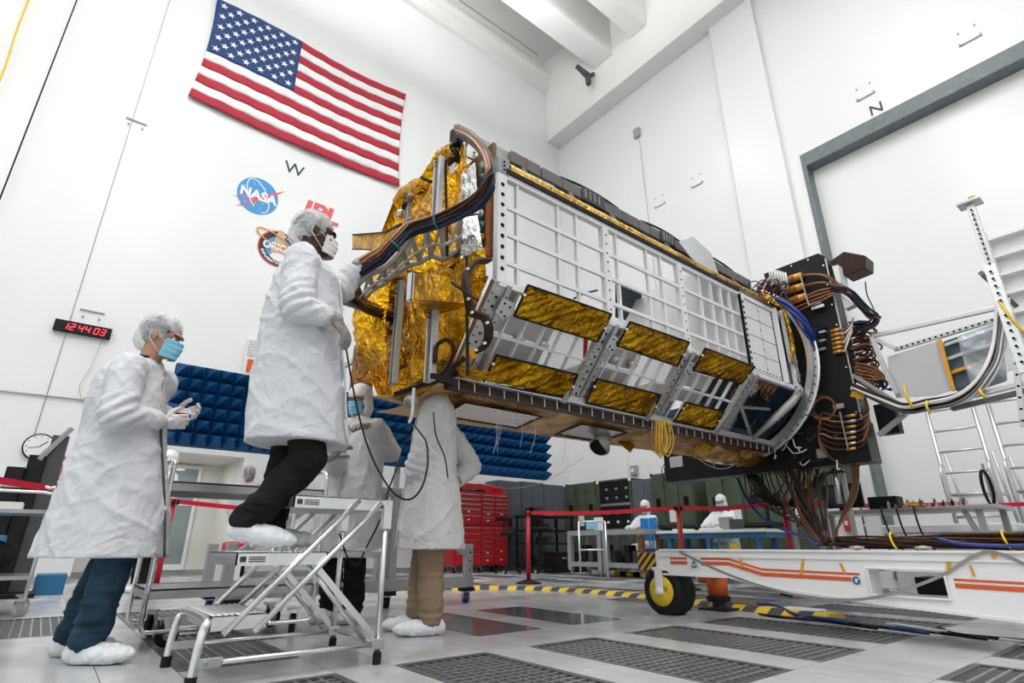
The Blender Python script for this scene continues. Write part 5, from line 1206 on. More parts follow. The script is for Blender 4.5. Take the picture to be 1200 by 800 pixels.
# amber wire skein
for i in range(12):
    c = onz(775 + rnd.uniform(-8, 8), 505, 1.46); a = rnd.uniform(.03, .07)
    B().tube(crv([c + V((-a, 0, .08)), c + V((-a * 1.1, .02, -.10)), c + V((0, .03, -.18 - .05 * rnd.random())), c + V((a, .0, -.08)), c + V((a * .7, 0, .10))], 5), .0045, 5).build('amber_wire', 'connector_gold' if i % 2 else 'yellow', sat, True)
# nozzle
c = onz(706, 516, 1.45)
B().tube([c + V((.16, .02, .13)), c + V((.09, .0, .07)), c + V((0, 0, 0)), c + V((-.07, -.02, -.07))], [.035, .045, .075, .10], 20).build('nozzle', 'titanium', sat, True)
B().cyl(c + V((-.071, -.021, -.071)), c + V((-.073, -.022, -.073)), .085, n=20).build('nozzle_mouth', 'hole_black', sat)
B().prism([c + V((.28, .05, .02)), c + V((.42, .1, .06)), c + V((.45, -.02, 0)), c + V((.33, -.05, -.09))], (0, 0, .01)).build('gold_vane', 'gold_blanket', sat)
# dangling threads
for i, (px, py, ln) in enumerate(((584, 478, .35), (586, 480, .28), (610, 487, .25), (582, 482, .32), (626, 487, .3), (660, 505, .3), (735, 530, .25))):
    p = onz(px, py, 1.5); B().tube(crv([p, p + V((.01 * (i % 3), 0, -ln * .5)), p + V((-.03 + .02 * (i % 4), .02, -ln))], 5), .0022, 4).build('thread', 'cable_white', sat, True)

# --- far bay with white tiles, foil strip, flange ring
x0, x1 = 5.19, 5.78
for r_ in range(4):
    for c_ in range(2):
        zt = 2.97 - r_ * .2; B().bx(x0 + .01 + c_ * .29, x0 + .29 + c_ * .29, 2.57, 2.585, zt - .19, zt).build('white_tile', 'sat_white', sat)
B().bx(x0, x1, 2.588, 2.6, 2.15, 3.0).build('tile_backing', 'hole_black', sat)
b = B()
for k in range(7): b.cyl((x0 + .29, 2.569, 2.9 - k * .11), (x0 + .29, 2.565, 2.9 - k * .11), .008, n=6)
for k in range(8): b.cyl((x0 + .05 + k * .07, 2.569, 2.2), (x0 + .05 + k * .07, 2.565, 2.2), .009, n=6)
stuff(b.build('rivet', 'hole_black', sat))
foil(sat, 'gold_strip', lambda u, v: V((5.90 + .12 * u + .08 * math.sin(v * 3), 2.50 + .03 * u, 2.38 + .72 * v)), 10, 34, .035, 'gold_foil', 7., (0, -1, 0), 9)
foil(sat, 'gold_strip', lambda u, v: V((5.55 + .4 * v, 2.50 + .03 * u, 3.06 - .05 * v + .1 * u)), 10, 20, .03, 'gold_foil', 17., (0, -1, 0), 9)
B().bx(5.80, 5.83, 2.52, 2.57, 2.15, 3.02).build('white_edge', 'sat_white', sat); B().bx(5.84, 5.9, 2.6, 2.62, 2.2, 3.0).build('brown_strip', 'brown_panel', sat)
B().bx(5.83, 6.12, 2.56, 2.6, 2.14, 2.42).build('blue_panel', 'lab_blue_dark', sat)
RC = V((0, 3.465, 2.56)); RR = 1.10
def arcp(x, r, a): return V((x, RC.y - r * math.cos(a), RC.z + r * math.sin(a)))
rings = []
NA = 72
b = B()
for i in range(NA + 1):
    a = 2 * PI * i / NA; rings.append([arcp(6.16, RR, a), arcp(6.28, RR, a), arcp(6.28, RR - .07, a), arcp(6.16, RR - .07, a)])
b.loft(rings, False).build('flange_ring', 'alu', sat)
B().tube([arcp(6.26, RR + .01, 2 * PI * i / NA) for i in range(NA)], .022, 8, True).build('ring_bead', 'alu_bright', sat, True)
B().prism([(5.2, y, max(z, 2.2)) for (y, z) in OC[:2] + OC[4:]], (.01, 0, 0)).build('white_bulkhead', 'sat_white', sat)
b = B()
for i in range(NA):
    a = 2 * PI * i / NA; c = arcp(6.21, RR + .001, a); d = arcp(6.21, RR + .004, a); b.cyl(c, d, .012, n=6)
stuff(b.build('ring_bolt', 'hole_black', sat))
B().prism([(6.12, RC.y - 1.0 * math.cos(PI + .35 + (PI - .7) * i / 20), RC.z + 1.0 * math.sin(PI + .35 + (PI - .7) * i / 20)) for i in range(21)], (.02, 0, 0)).build('bulkhead', 'lab_blue_dark', sat)
for k in range(6):
    z = 2.95 - k * .16; B().bar((6.03, 2.55, z), (6.12, 2.55, z - .05), .05, .1).build('flange_bracket', 'sat_alu', sat, bevel=.004)
B().bx(6.0, 6.04, 2.53, 2.57, 2.15, 3.05).build('white_edge', 'sat_white', sat)
B().tube([fac(6.04, .02, .08), fac(5.98, .2, .09), fac(5.85, .5, .09), fac(5.72, .95, .06)], [.03, .045, .045, .02], 12).build('tapered_strut', 'titanium', sat, True)
for k in range(8): B().cyl(fac(5.95 - k * .03, .28 + k * .07, .13), fac(5.95 - k * .03, .28 + k * .07, .14), .007, n=6).build('strut_hole', 'hole_black', sat)
B().prism([fac(6.0, -.05, .05), fac(6.1, .0, .05), fac(6.08, .2, .05), fac(5.97, .12, .05)], NF * .03).build('strut_clevis', 'titanium', sat, bevel=.004)
for i in range(22):      # copper wiring behind the open facet
    x = 5.25 + rnd.random() * .6; s = rnd.random() * .4; c = fac(x, s + .05, -.1)
    B().ring(c, (rnd.random() - .5, -1, rnd.random() - .5), .03 + rnd.random() * .06, .005, 14, 5).build('inner_wire', ('cable_copper', 'cable_dark_brown', 'cable_brown')[i % 3], sat, True)
for i in range(7): B().cyl(fac(5.24 + i * .09, .05, -.05), fac(5.22 + i * .09, .22, -.05), .018, n=8).build('inner_connector', 'cable_copper', sat, True)
B().bar(fac(5.3, .55, -.02), fac(5.85, .45, -.02), .02, .03, NF).build('inner_strut', 'sat_alu', sat); B().bar(fac(5.2, .45, 0), fac(5.8, .98, 0), .03, .02, NF).build('facet_brace', 'sat_alu', sat)
B().add([fac(5.2, .15, -.2), fac(6.1, .15, -.2), fac(6.1, 1.0, -.25), fac(5.2, 1.0, -.25)], [(0, 1, 2, 3)]).build('blue_floor', 'lab_blue_dark', sat, solid=.004)
# blue panel and teal pipe seen inside
o = B().bx(3.1, 3.8, 3.4, 3.8, 3.42, 3.44); P = [onz(721, 330, 3.45), onz(752, 343, 3.45), onz(752, 380, 3.45), onz(721, 372, 3.45)]
B().prism(P, (0, 0, .02)).build('blue_window', 'lab_blue_dark', sat)
B().tube([onz(672, 350, 3.0), onz(686, 343, 3.05), onz(700, 340, 3.1)], .012, 8).build('teal_hose', 'teal', sat, True)
for (a, c) in (((699, 405), (698, 430)), ((700, 407), (699, 418))): B().bar(onf(*a) - NF * .15, onf(*c) - NF * .15, .03, .01, NF).build('red_tag', 'sign_red', sat)
for (px, py) in ((612, 400), (640, 408), (725, 425), (745, 430)): B().ell(onf(px, py) - NF * .05, (.05, .05, .03), nu=10, nv=6).build('inner_fitting', 'sat_alu', sat, True)
# pale fittings seen between ribs
for x in (2.5, 3.5, 4.5): B().bx(x, x + .3, 3.3, 3.7, 1.9, 2.1).build('inner_unit', 'sat_alu', sat, bevel=.01)

# --- black equipment box (bus)
BX = 6.42
B().prism([(BX, 2.85, 1.75), (BX, 2.85, 3.78), (BX, 2.18, 3.78), (BX, 2.11, 3.70), (BX, 2.11, 1.75)], (.22, 0, 0)).build('upper_bus_panel', 'bus_black', sat, bevel=.006)
B().bx(BX, BX + .5, 2.80, 4.1, 1.75, 3.2).build('middle_bus_panel', 'bus_black', sat); B().bx(BX - .03, BX + .25, 2.10, 4.62, 1.33, 1.76).build('lower_bus_box', 'bus_black', sat, bevel=.006)
B().bar((BX - .006, 2.115, 3.68), (BX - .006, 2.115, 1.35), .008, .014, (0, 1, 0)).build('panel_edge', 'sat_alu', sat)
b = B()
for z in (3.6, 3.35, 3.1, 2.85, 2.6, 2.35, 2.1, 1.85, 1.6): b.cyl((BX - .012, 2.15, z), (BX, 2.15, z), .010, n=8)
for y in (2.3, 2.5, 2.7): b.cyl((BX - .012, y, 3.74), (BX, y, 3.74), .010, n=8)
stuff(b.build('panel_screw', 'alu_bright', sat))
P5 = lambda px, py, d=0.06: onx(px, py, BX - d)
for i in range(3):
    c = P5(930 + i * 2.5, 326 + i * 12); o = B().cyl(c + V((0, .10, .0)), c + V((0, -.10, .0)), .045, n=14).build('large_connector', 'connector_gold', sat, True)
    B().cyl(c + V((0, -.02, 0)), c + V((0, .02, 0)), .052, n=14).build('coupling_ring', 'cable_copper', o)
    for k in range(2): hz_(sat, [c + V((0, -.1, .01 * k)), P5(962 + 4 * k, 322 + i * 9, .1), P5(982, 332 + i * 3, .1), P5(998, 345, .12)], .012, ('cable_copper', 'cable_brown')[k])
    hz_(sat, [c + V((0, .1, 0)), P5(915, 330 + i * 10, .1), P5(903, 345 + i * 5, .12)], .011, 'cable_copper')
for i in range(3): hz_(sat, [P5(915 + i * 3, 362 + i * 6), P5(940, 352 + i * 5, .08), P5(965, 343 + i * 4, .1), P5(985, 338 + i, .1)], .010, 'cable_copper')
B().bar(P5(938, 322, .14), P5(948, 358, .14), .012, .012).build('clear_guard', 'titanium', sat)
for i in range(2): B().cbox(P5(955 + i * 4, 356 + 4 * i, .04), (.05, .14, .04)).build('silver_connector', 'alu_bright', sat, bevel=.004)
bundle(sat, [P5(888, 345, .30), P5(905, 349, .36), P5(921, 357, .38), P5(937, 373, .36), P5(948, 391, .28), P5(955, 402, .1)], 9, .045, .013, ['cable_blue'], 'blue_cable', seed=5)
for i in range(7): hz_(sat, [P5(942 + i, 384 + i * 2, .3), P5(949 + i, 390 + i * 3, .2), P5(957, 385 + i * 4, .03)], .008, 'cable_blue', 'blue_cable')
for i in range(6):
    z0 = 384 + i * 5
    B().cbox(P5(964, z0, .02), (.04, .07, .028)).build('black_connector', 'sat_alu' if i % 2 else 'black', sat)
    c = P5(979 + i * .7, z0 + 3, .04); B().cyl(c + V((0, .05, 0)), c + V((0, -.05, 0)), .02, n=10).build('gold_connector', 'connector_gold', sat, True)
    hz_(sat, [c + V((0, -.05, 0)), P5(990, z0 + 1, .1), P5(997, 380 + i * 2, .1), P5(1000, 372, .06)], .008, 'cable_white' if i % 2 else 'cable_copper')
# blob of looped wires top left of the box
for i in range(14):
    a = PI * (.1 + i / 16); c = P5(905, 335, .15)
    hz_(sat, [c + V((0, .22, -.2)), c + V((-.02, .2 - .02 * i, .0)), c + V((0, .06 - .015 * i, .12 + .004 * i)), c + V((0, -.08, .06)), c + V((0, -.14, -.1 - .01 * i))], .008, ('cable_white', 'cable_copper', 'cable_black', 'cable_navy', 'cable_brown')[i % 5])
for i in range(7): B().cyl(P5(901 + i * 3.2, 314 + i * .9, .3), P5(904 + i * 3.2, 331 + i, .27), .012, n=8).build('white_pin', 'cable_white', sat, True)
for i in range(14): B().ring(P5(884 + i * 2.6, 336 + (i % 4) * 4, .3), (-1, rnd.random() - .5, rnd.random() - .5), .07 + .015 * (i % 3), .007, 18, 5).build('wire_loop', ('cable_black', 'cable_brown', 'cable_copper', 'cable_navy')[i % 4], sat, True)
# foil box and looped harness on the side
c = V((BX + .15, 1.98, 3.55)); B().prism([c + V((-.1, .12, .1)), c + V((-.1, -.05, .16)), c + V((-.1, -.25, .02)), c + V((-.1, -.22, -.12)), c + V((-.1, .0, -.14))], (.25, 0, 0)).build('star_tracker_box', 'cable_dark_brown', sat, bevel=.01)
B().prism([P5(975, 312), P5(982, 310), P5(986, 332), P5(980, 330)], (.2, 0, 0)).build('white_bracket', 'sat_white', sat); B().prism([P5(985, 345), P5(1002, 356), P5(990, 362)], (.1, 0, 0)).build('grey_bracket', 'sat_alu', sat)
bundle(sat, [P5(975, 336, .1), P5(992, 340, .1), P5(1005, 352, .06), P5(1018, 366, .04), P5(1026, 372, .02), P5(1020, 380, .02), P5(1005, 382, 0), P5(995, 380, 0)], 9, .05, .012, ['cable_navy', 'cable_black', 'cable_copper', 'cable_black'], seed=6)
hz_(sat, [P5(1014, 330, -.1), P5(1016, 345, -.1), P5(1022, 358, -.05), P5(1027, 370, 0)], .007, 'cable_dark_brown'); hz_(sat, [P5(1026, 374, 0), P5(1015, 385, 0), P5(1005, 392, 0)], .004, 'cable_black')
for i in range(44):      # brown loops bulging from the side wall of the box
    y0_, z0_ = 2.10, 2.86 - .75 * (i % 22) / 22; ox = .05 + .3 * rnd.random(); bul = .10 + .13 * rnd.random() * (1 if z0_ > 2.3 else .8)
    hz_(sat, [V((BX + ox, y0_, z0_)), V((BX + ox + .02, y0_ - bul * .7, z0_ + .03)), V((BX + ox + .05, y0_ - bul, z0_ - .03)), V((BX + ox + .04, y0_ - bul * .6, z0_ - .10)), V((BX + ox, y0_, z0_ - .12))], .009, ('cable_dark_brown', 'cable_brown', 'cable_dark_brown', 'cable_copper')[i % 4])
for i in range(5): B().ring(P5(1045, 448, -.25) + V((0, .01 * i, .006 * i)), (-1, .2, 0), .085, .007, 22, 5).build('blue_loop', 'cable_blue', sat, True)
for i in range(10): hz_(sat, [P5(1002, 425 + i * 2, .05), P5(1018, 428 + i * 2, -.05), P5(1033, 436 + i, -.1), P5(1036, 446, -.1)], .007, ('cable_copper', 'cable_brown')[i % 2])
# lower front wiring
for i in range(6): B().ring(P5(966, 478, .08) + V((0, .01 * (i % 3), .012 * (i % 2))), (-1, 0, .1), .115 + .008 * (i % 3), .008, 26, 5).build('wire_loop', ('cable_copper', 'cable_brown')[i % 2], sat, True)
for i in range(7):
    y_ = 484 + i * 6.5; B().cyl(P5(992, y_ + 4, .04), P5(1003, y_ + 2, .04), .016, n=10).build('gold_connector', ('connector_gold', 'sat_alu')[i % 2], sat, True)
    hz_(sat, [P5(991, y_ + 4, .04), P5(975, y_ + 3, .1), P5(962, y_ + 2 - i, .12), P5(960, 520 - i, .14), P5(972, 535, .1), P5(990, 548, .08)], .009, ('cable_brown', 'cable_copper', 'cable_dark_brown')[i % 3])
    hz_(sat, [P5(1004, y_ + 2, .04), P5(1012, y_ - 2, .06), P5(1018, 480 + i * 3, .04), P5(1014, 465 + i, .03)], .008, ('cable_brown', 'cable_copper')[i % 2])
B().bar(P5(984, 482, .1), P5(994, 526, .1), .012, .012).build('clear_guard', 'titanium', sat)
for k in range(2): B().prism([P5(1010 + 22 * math.cos(t) * .25, 505 + 30 * k + 4 * math.sin(t), .02) for t in [j * PI / 8 for j in range(16)]], (-.004, 0, 0)).build('round_cover', 'dark_grey', sat)
B().bx(BX + .2, BX + .34, 1.86, 2.05, 1.62, 1.94).build('side_module', 'black', sat, bevel=.01); B().cbox(P5(963, 531, .03), (.02, .1, .1)).build('grey_label', 'titanium', sat)
B().cbox(P5(1005, 463, .1), (.03, .12, .06), Matrix.Rotation(.5, 4, 'X')).build('yellow_tag', 'kapton_tape', sat); B().cbox(P5(983, 476, .06), (.04, .1, .05)).build('silver_connector', 'titanium', sat)
B().cbox((BX - .035, 4.42, 1.58), (.01, .2, .14)).build('grey_label', 'sat_alu', sat); 
for i in range(26):      # dark wiring clutter between ring and box
    p = P5(rnd.uniform(890, 985), rnd.uniform(470, 545), .05 + .1 * rnd.random()); r_ = p + V((0, rnd.uniform(-.2, .2), rnd.uniform(-.12, .12)))
    hz_(sat, [p, p.lerp(r_, .5) + V((-.05, 0, -.05)), r_], .006, ('cable_dark_brown', 'cable_brown', 'cable_navy', 'cable_white')[i % 4 if i % 12 else 3])
hz_(sat, [P5(800, 512, .1), P5(822, 540, .2), P5(850, 549, .2), P5(875, 530, .2), P5(880, 508, .2)], .004, 'cable_white')
hz_(sat, [P5(815, 516, .1), P5(830, 535, .1), P5(838, 548, .1)], .003, 'cable_white')
for i in range(3): hz_(sat, [P5(787, 535, .02), P5(776 + i * 3, 548, .02), P5(778 + i * 3, 560, .02), P5(786, 566, .02)], .006, ('cable_black', 'cable_blue', 'yellow')[i])
# cables dropping from the box onto the trailer
gather = V((4.1, 1.72, .53))
dc = B().tube([gather + V((0, 0, .01)), gather + V((0, .02, .08))], .03, 10).build('cable_gather', 'cable_dark_brown', sat, True)
for i in range(26):
    px = 900 + i * 1.9 + (i % 5) * 5; st_ = onx(px, 553 - rnd.random() * 6, 6.45); r_ = gather + V((rnd.uniform(-.03, .03), rnd.uniform(-.03, .04), 0))
    sg_ = rnd.uniform(.02, .35); m1 = st_.lerp(r_, .25) + V((.1 * rnd.random(), .25 * sg_, -.25 * sg_)); m2 = st_.lerp(r_, .7) + V((0, .2 * sg_, -.22 * sg_))
    hz_(dc, [st_, m1, m2, r_], .0095, ('cable_dark_brown', 'cable_dark_brown', 'cable_brown', 'cable_black')[i % 4], 'drop_cable')
for i in range(6): hz_(dc, [onx(872 + 5 * i, 556, 6.5), onx(878 + 7 * i, 585 + 3 * i, 6.3), onx(905 + 8 * i, 583 + 5 * i, 6.2), onx(925 + 6 * i, 556, 6.45)], .008, 'cable_black', 'slack_cable')
for i in range(14):
    st_ = onx(1003 + rnd.uniform(-6, 4), 545, 6.4); r_ = gather + V((rnd.uniform(-.02, .03), -.02 - rnd.random() * .03, 0))
    hz_(dc, [st_, onx(1001 + rnd.uniform(-4, 4), 572, 5.8), onx(992 + rnd.uniform(-3, 3), 598, 5.2), onx(982, 618, 4.6), r_], .009, ('cable_dark_brown', 'cable_brown')[i % 2], 'drop_cable')
for i in range(7): hz_(dc, [onx(875 + i * 2, 556, 6.45), onx(885 + 5 * i, 578 + 2 * i, 6.3), onx(915 + 6 * i, 592 - i, 6.3), onx(948 + 4 * i, 570 - 3 * i, 6.4), onx(960 + 5 * i, 553, 6.45)], .010, ('cable_black', 'cable_dark_brown')[i % 2], 'slack_cable')
for off in (0, .02): hz_(dc, [onx(864, 560, 6.45), onx(874, 582, 6.0), onx(893, 606, 5.5), onx(920, 621, 5.0), onx(948, 630, 4.5), gather + V((0, .05 + off, .0))], .014, 'cable_blue', 'blue_hose')
B().cyl(onx(978, 548, 6.5), onx(984, 590, 6.5), .03, n=12).build('support_leg', 'alu', sat, True)

# handling stand carrying the box
hs = thing('handling_stand', 'grey column stand under the black equipment box of the spacecraft', 'stand', (6.8, 3.4, 0))
for (x, y) in ((6.52, 2.45), (6.6, 3.1)): B().bar((x, y, 0), (x, y, 1.33), .04, .04).build('column', 'frame_grey', hs)
for y in (2.45, 3.1): B().bar((6.4, y, .06), (7.0, y, .06), .08, .1).build('foot_beam', 'frame_grey', hs)

# --- dangling black ground cable with white chain
gcb = thing('ground_cable', 'long thin black cable hanging from the hand of the climbing worker and looping back up', 'cable', onx(405, 398, 1.04))
gp = [onx(403, 392, 1.05), onx(406, 410, 1.07), onx(411, 440, 1.1), (onx(419, 480, 1.15)), onx(430, 520, 1.2), onx(444, 552, 1.25), onx(462, 578, 1.3), onx(480, 585, 1.38), onx(494, 571, 1.45), onx(501, 545, 1.5), onx(500, 520, 1.52), onx(493, 508, 1.55), onx(485, 498, 1.58)]
B().tube(crv(gp, 6), .0055, 6).build('cable', 'cable_black', gcb, True)
B().tube(crv([onx(484, 497, 1.58), onx(474, 520, 1.56), onx(465, 548, 1.5), onx(455, 575, 1.45), onx(447, 605, 1.4), onx(430, 640, 1.36), onx(418, 662, 1.35), onx(407, 652, 1.3), onx(398, 625, 1.28)], 6), .005, 6).build('second_loop', 'cable_black', gcb, True)
B().tube(crv([onx(484, 498, 1.58), onx(493, 512, 1.6), onx(505, 525, 1.62), onx(512, 533, 1.62)], 4), .0025, 5).build('loose_end', 'cable_white', gcb, True)
chn = thing('white_chain', 'short white bead chain hanging from the gold lower corner of the spacecraft', 'chain', onx(485, 456, 1.58))
cpts = crv([onx(485, 456, 1.58), onx(484, 470, 1.58), onx(483, 485, 1.58), onx(480, 494, 1.58)], 6)
for i, p in enumerate(cpts): B().ell(p, (.011, .011, .011), nu=8, nv=6).build('bead', 'cable_white', chn, True)

# ================================================================ BOOM SUPPORT FRAME AT THE RIGHT
bf = thing('boom_frame', 'perforated aluminium support frame right of the black equipment box', 'frame', (6.6, 1.3, 1.4))
def pb(a, c, X, w_, d=.04, m_='alu', nm='perforated_beam', nh=0, X2=None):
    p, r = onx(*a, X), onx(*c, X if X2 is None else X2); o = B().bar(p, r, d, w_, (1, 0, 0)).build(nm, m_, bf, bevel=.003)
    if nh: holes(o, p + V((-w_ * .0 - .024, 0, 0)), r + V((-.024, 0, 0)), nh, (-1, 0, 0), .011)
    return o
pr2 = onx(1137, 240, 6.2); vb = V((6.2, pr2.y, 1.4))
o = B().bar(pr2, (6.2, pr2.y, 2.85), .05, .065, (0, 1, 0)).build('upright', 'alu', bf, bevel=.003); holes(o, pr2 + V((-.045, 0, -.05)), V((6.155, pr2.y, 2.9)), 12, (-1, 0, 0), .011)
o = B().bar((6.2, pr2.y + .01, 2.92), (6.2, pr2.y + .01, 1.9), .07, .09, (0, 1, 0)).build('upright', 'alu_bright', bf, bevel=.003); holes(o, V((6.138, pr2.y + .01, 2.88)), V((6.138, pr2.y + .01, 1.95)), 13, (-1, 0, 0), .012)
o = B().bar((6.24, pr2.y - .05, 2.2), (6.24, pr2.y - .05, .0), .05, .08, (0, 1, 0)).build('upright', 'alu', bf, bevel=.003)
B().bx(6.12, 6.28, pr2.y - .09, pr2.y + .09, pr2.z, pr2.z + .025).build('top_plate', 'sat_alu', bf, bevel=.003); B().cyl((6.18, pr2.y - .03, pr2.z + .01), (6.18, pr2.y - .03, pr2.z + .06), .03, n=10).build('yellow_knob', 'kapton_tape', bf)
pb((1022, 394), (1168, 361), 6.5, .05, nh=0); pb((1048, 410), (1175, 372), 6.6, .04, nh=18); pb((1026, 397), (1050, 408), 6.5, .05); pb((1140, 464), (1200, 449), 6.3, .07, nh=10); pb((1115, 479), (1215, 455), 6.3, .07, m_='sat_grey', nh=0); pb((1150, 320), (1190, 358), 6.3, .05, m_='sat_grey', X2=7.0)
pb((1022, 395), (1040, 440), 6.5, .06); pb((1040, 440), (1052, 462), 6.5, .06); pb((1062, 484), (1030, 510), 6.5, .07, m_='frame_grey'); pb((1190, 420), (1200, 500), 6.2, .05, nh=6); pb((1000, 440), (1062, 478), 6.4, .06, m_='sat_channel', nm='arm'); pb((1008, 452), (1058, 482), 6.35, .03, m_='black', nm='arm')
B().prism([onx(1040, 418, 6.55), onx(1103, 398, 6.55), onx(1117, 456, 6.55), onx(1095, 463, 6.55), onx(1050, 466, 6.55), onx(1042, 440, 6.55)], (.02, 0, 0)).build('grey_sheet', 'panel_grey', bf)
B().bar(onx(1101, 398, 6.52), onx(1118, 458, 6.52), .03, .03, (1, 0, 0)).build('kapton_edge', 'kapton_tape', bf)
o = B().prism([onx(1104, 400, 6.62), onx(1165, 378, 6.62), onx(1172, 440, 6.62), onx(1119, 458, 6.62)], (.3, 0, 0)).build('wrapped_unit', 'lab_blue_grey', bf, bevel=.02)
for i in range(3): B().bar(onx(1106 + i * 4, 405 + i * 16, 6.58), onx(1166 + i, 384 + i * 17, 6.58), .03, .035, (1, 0, 0)).build('unit_rib', 'sat_alu' if i != 2 else 'kapton_tape', o)
foil(bf, 'clear_wrap', quad(onx(1122, 395, 6.5), onx(1182, 368, 6.5), onx(1195, 430, 6.5), onx(1140, 456, 6.5)), 20, 16, .06, 'clear_film', 3., (-1, 0, 0), 4, solid=.002)
bundle(bf, [onx(1000, 452, 6.3), onx(1030, 466, 6.3), onx(1060, 478, 6.3), onx(1090, 474, 6.2), onx(1120, 468, 6.2), onx(1142, 455, 6.2), onx(1158, 435, 6.2), onx(1168, 410, 6.25), onx(1172, 385, 6.3), onx(1174, 350, 6.4)], 12, .05, .012, ['cable_dark_brown', 'cable_white', 'cable_brown', 'cable_white', 'sat_grey'], 'cable', seed=9)
for (a, c) in (((1059, 452), (1070, 478)), ((1148, 456), (1156, 466)), ((1170, 352), (1200, 390)), ((1086, 470), (1090, 484))): B().tube(crv([onx(*a, 6.15), onx((a[0] + c[0]) / 2 - 2, (a[1] + c[1]) / 2, 6.12), onx(*c, 6.15)], 4), .012, 6).build('yellow_tie', 'yellow', bf, True)
# ================================================================ PEOPLE
def remeshed(b, voxel, smooth=6, fac_=.5):
    me = b.mesh('tmp', 'skin'); o = bpy.data.objects.new('tmp', me); C.objects.link(o); fix_normals(me)
    m = o.modifiers.new('r', 'REMESH'); m.mode = 'VOXEL'; m.voxel_size = voxel
    if smooth: s = o.modifiers.new('s', 'SMOOTH'); s.iterations = smooth; s.factor = fac_
    out = bpy.data.meshes.new_from_object(o.evaluated_get(bpy.context.evaluated_depsgraph_get()))
    bpy.data.objects.remove(o); bpy.data.meshes.remove(me); return out
def wrinkle(me, fn):
    n = len(me.vertices); co = np.empty(n * 3); no = np.empty(n * 3); me.vertices.foreach_get('co', co); me.vertices.foreach_get('normal', no)
    co = co.reshape(-1, 3); no = no.reshape(-1, 3)
    d = np.array([fn(V(c), V(k)) for c, k in zip(co, no)]); co += no * d[:, None]
    me.vertices.foreach_set('co', co.ravel()); me.update()
def put(me, name, m_, par):
    me.materials.clear(); me.materials.append(MT[m_]); me.name = name
    me.polygons.foreach_set('use_smooth', [True] * len(me.polygons))
    o = bpy.data.objects.new(name, me); C.objects.link(o); o.parent = par; return o
def cloth_fn(seed, amp=1., fold=(9, 9, 3.2), z0=0.):
    def f(p, n):
        q_ = V((p.x * fold[0], p.y * fold[1], p.z * fold[2] + seed)); w_ = noise.noise(p * 2.2 + V((seed, 0, 0)))
        a = max(0, 1 - abs(noise.noise(q_ * .62 + V((w_ * 1.5, w_, 0)))) * 3.2) ** 1.6
        g = max(0, 1 - abs(noise.noise(V((p.x * 5 + p.z * 4.5, p.y * 5 + p.z * 2, p.z * 2.2 - p.x * 2)) + V((0, seed * 2, w_ * 1.4)))) * 3.4) ** 1.8
        h = noise.noise(V((p.x * 6, p.y * 6, p.z * 1.6 + seed)))
        c_ = max(0, 1 - abs(noise.noise(V((p.x * 9 - p.z * 5, p.y * 9, p.z * 8)) + V((seed, 3, w_ * 2)))) * 3.6) ** 2
        return amp * (.009 * a + .009 * g + .004 * c_ + .014 * h - .004)
    return f
def add_hand(b, wrist, d, n, side=1, size=1., ex=0., curl=.35, spread=.06):
    """palm, four unequal fingers and a thumb leaving the side of the palm; side=+1 puts the thumb on +s"""
    d = V(d).normalized(); n = V(n); n = (n - d * n.dot(d)).normalized(); s = d.cross(n)
    w_ = V(wrist); M = Matrix((d, s, n)).transposed().to_4x4()
    b.ell(w_ + d * .050 * size, (.054 * size + ex, .040 * size + ex, .017 * size + ex), M, 18, 12)
    b.cap(w_ - d * .02, w_ + d * .03 * size, .026 * size + ex, .026 * size + ex, 12)
    for i, (L_, off) in enumerate(((.078, .030), (.086, .010), (.080, -.010), (.062, -.029))):
        off *= side; p = w_ + d * (.088 - .004 * abs(i - 1.2)) * size + s * off * size; a = curl * .6; dirn = (d + s * spread * off * 30).normalized()
        for k, f_ in enumerate((.44, .32, .24)):
            dd = (dirn * math.cos(a) + n * math.sin(a)).normalized(); q_ = p + dd * L_ * f_ * size; r = (.0092 - .0009 * k) * size + ex
            b.cap(p, q_, r, r * .93, 10, 3); p = q_; a += curl * (1.0 + .12 * i)
    p = w_ + d * .028 * size + s * .030 * side * size; a = 0
    for k, f_ in enumerate((.036, .030, .024)):
        dd = (d * (.62 + .2 * k) + s * side * (.75 - .3 * k) + n * (.35 + .15 * k)).normalized(); q_ = p + dd * f_ * size; r = (.0118 - .001 * k) * size + ex
        b.cap(p, q_, r, r * .94, 10, 3); p = q_

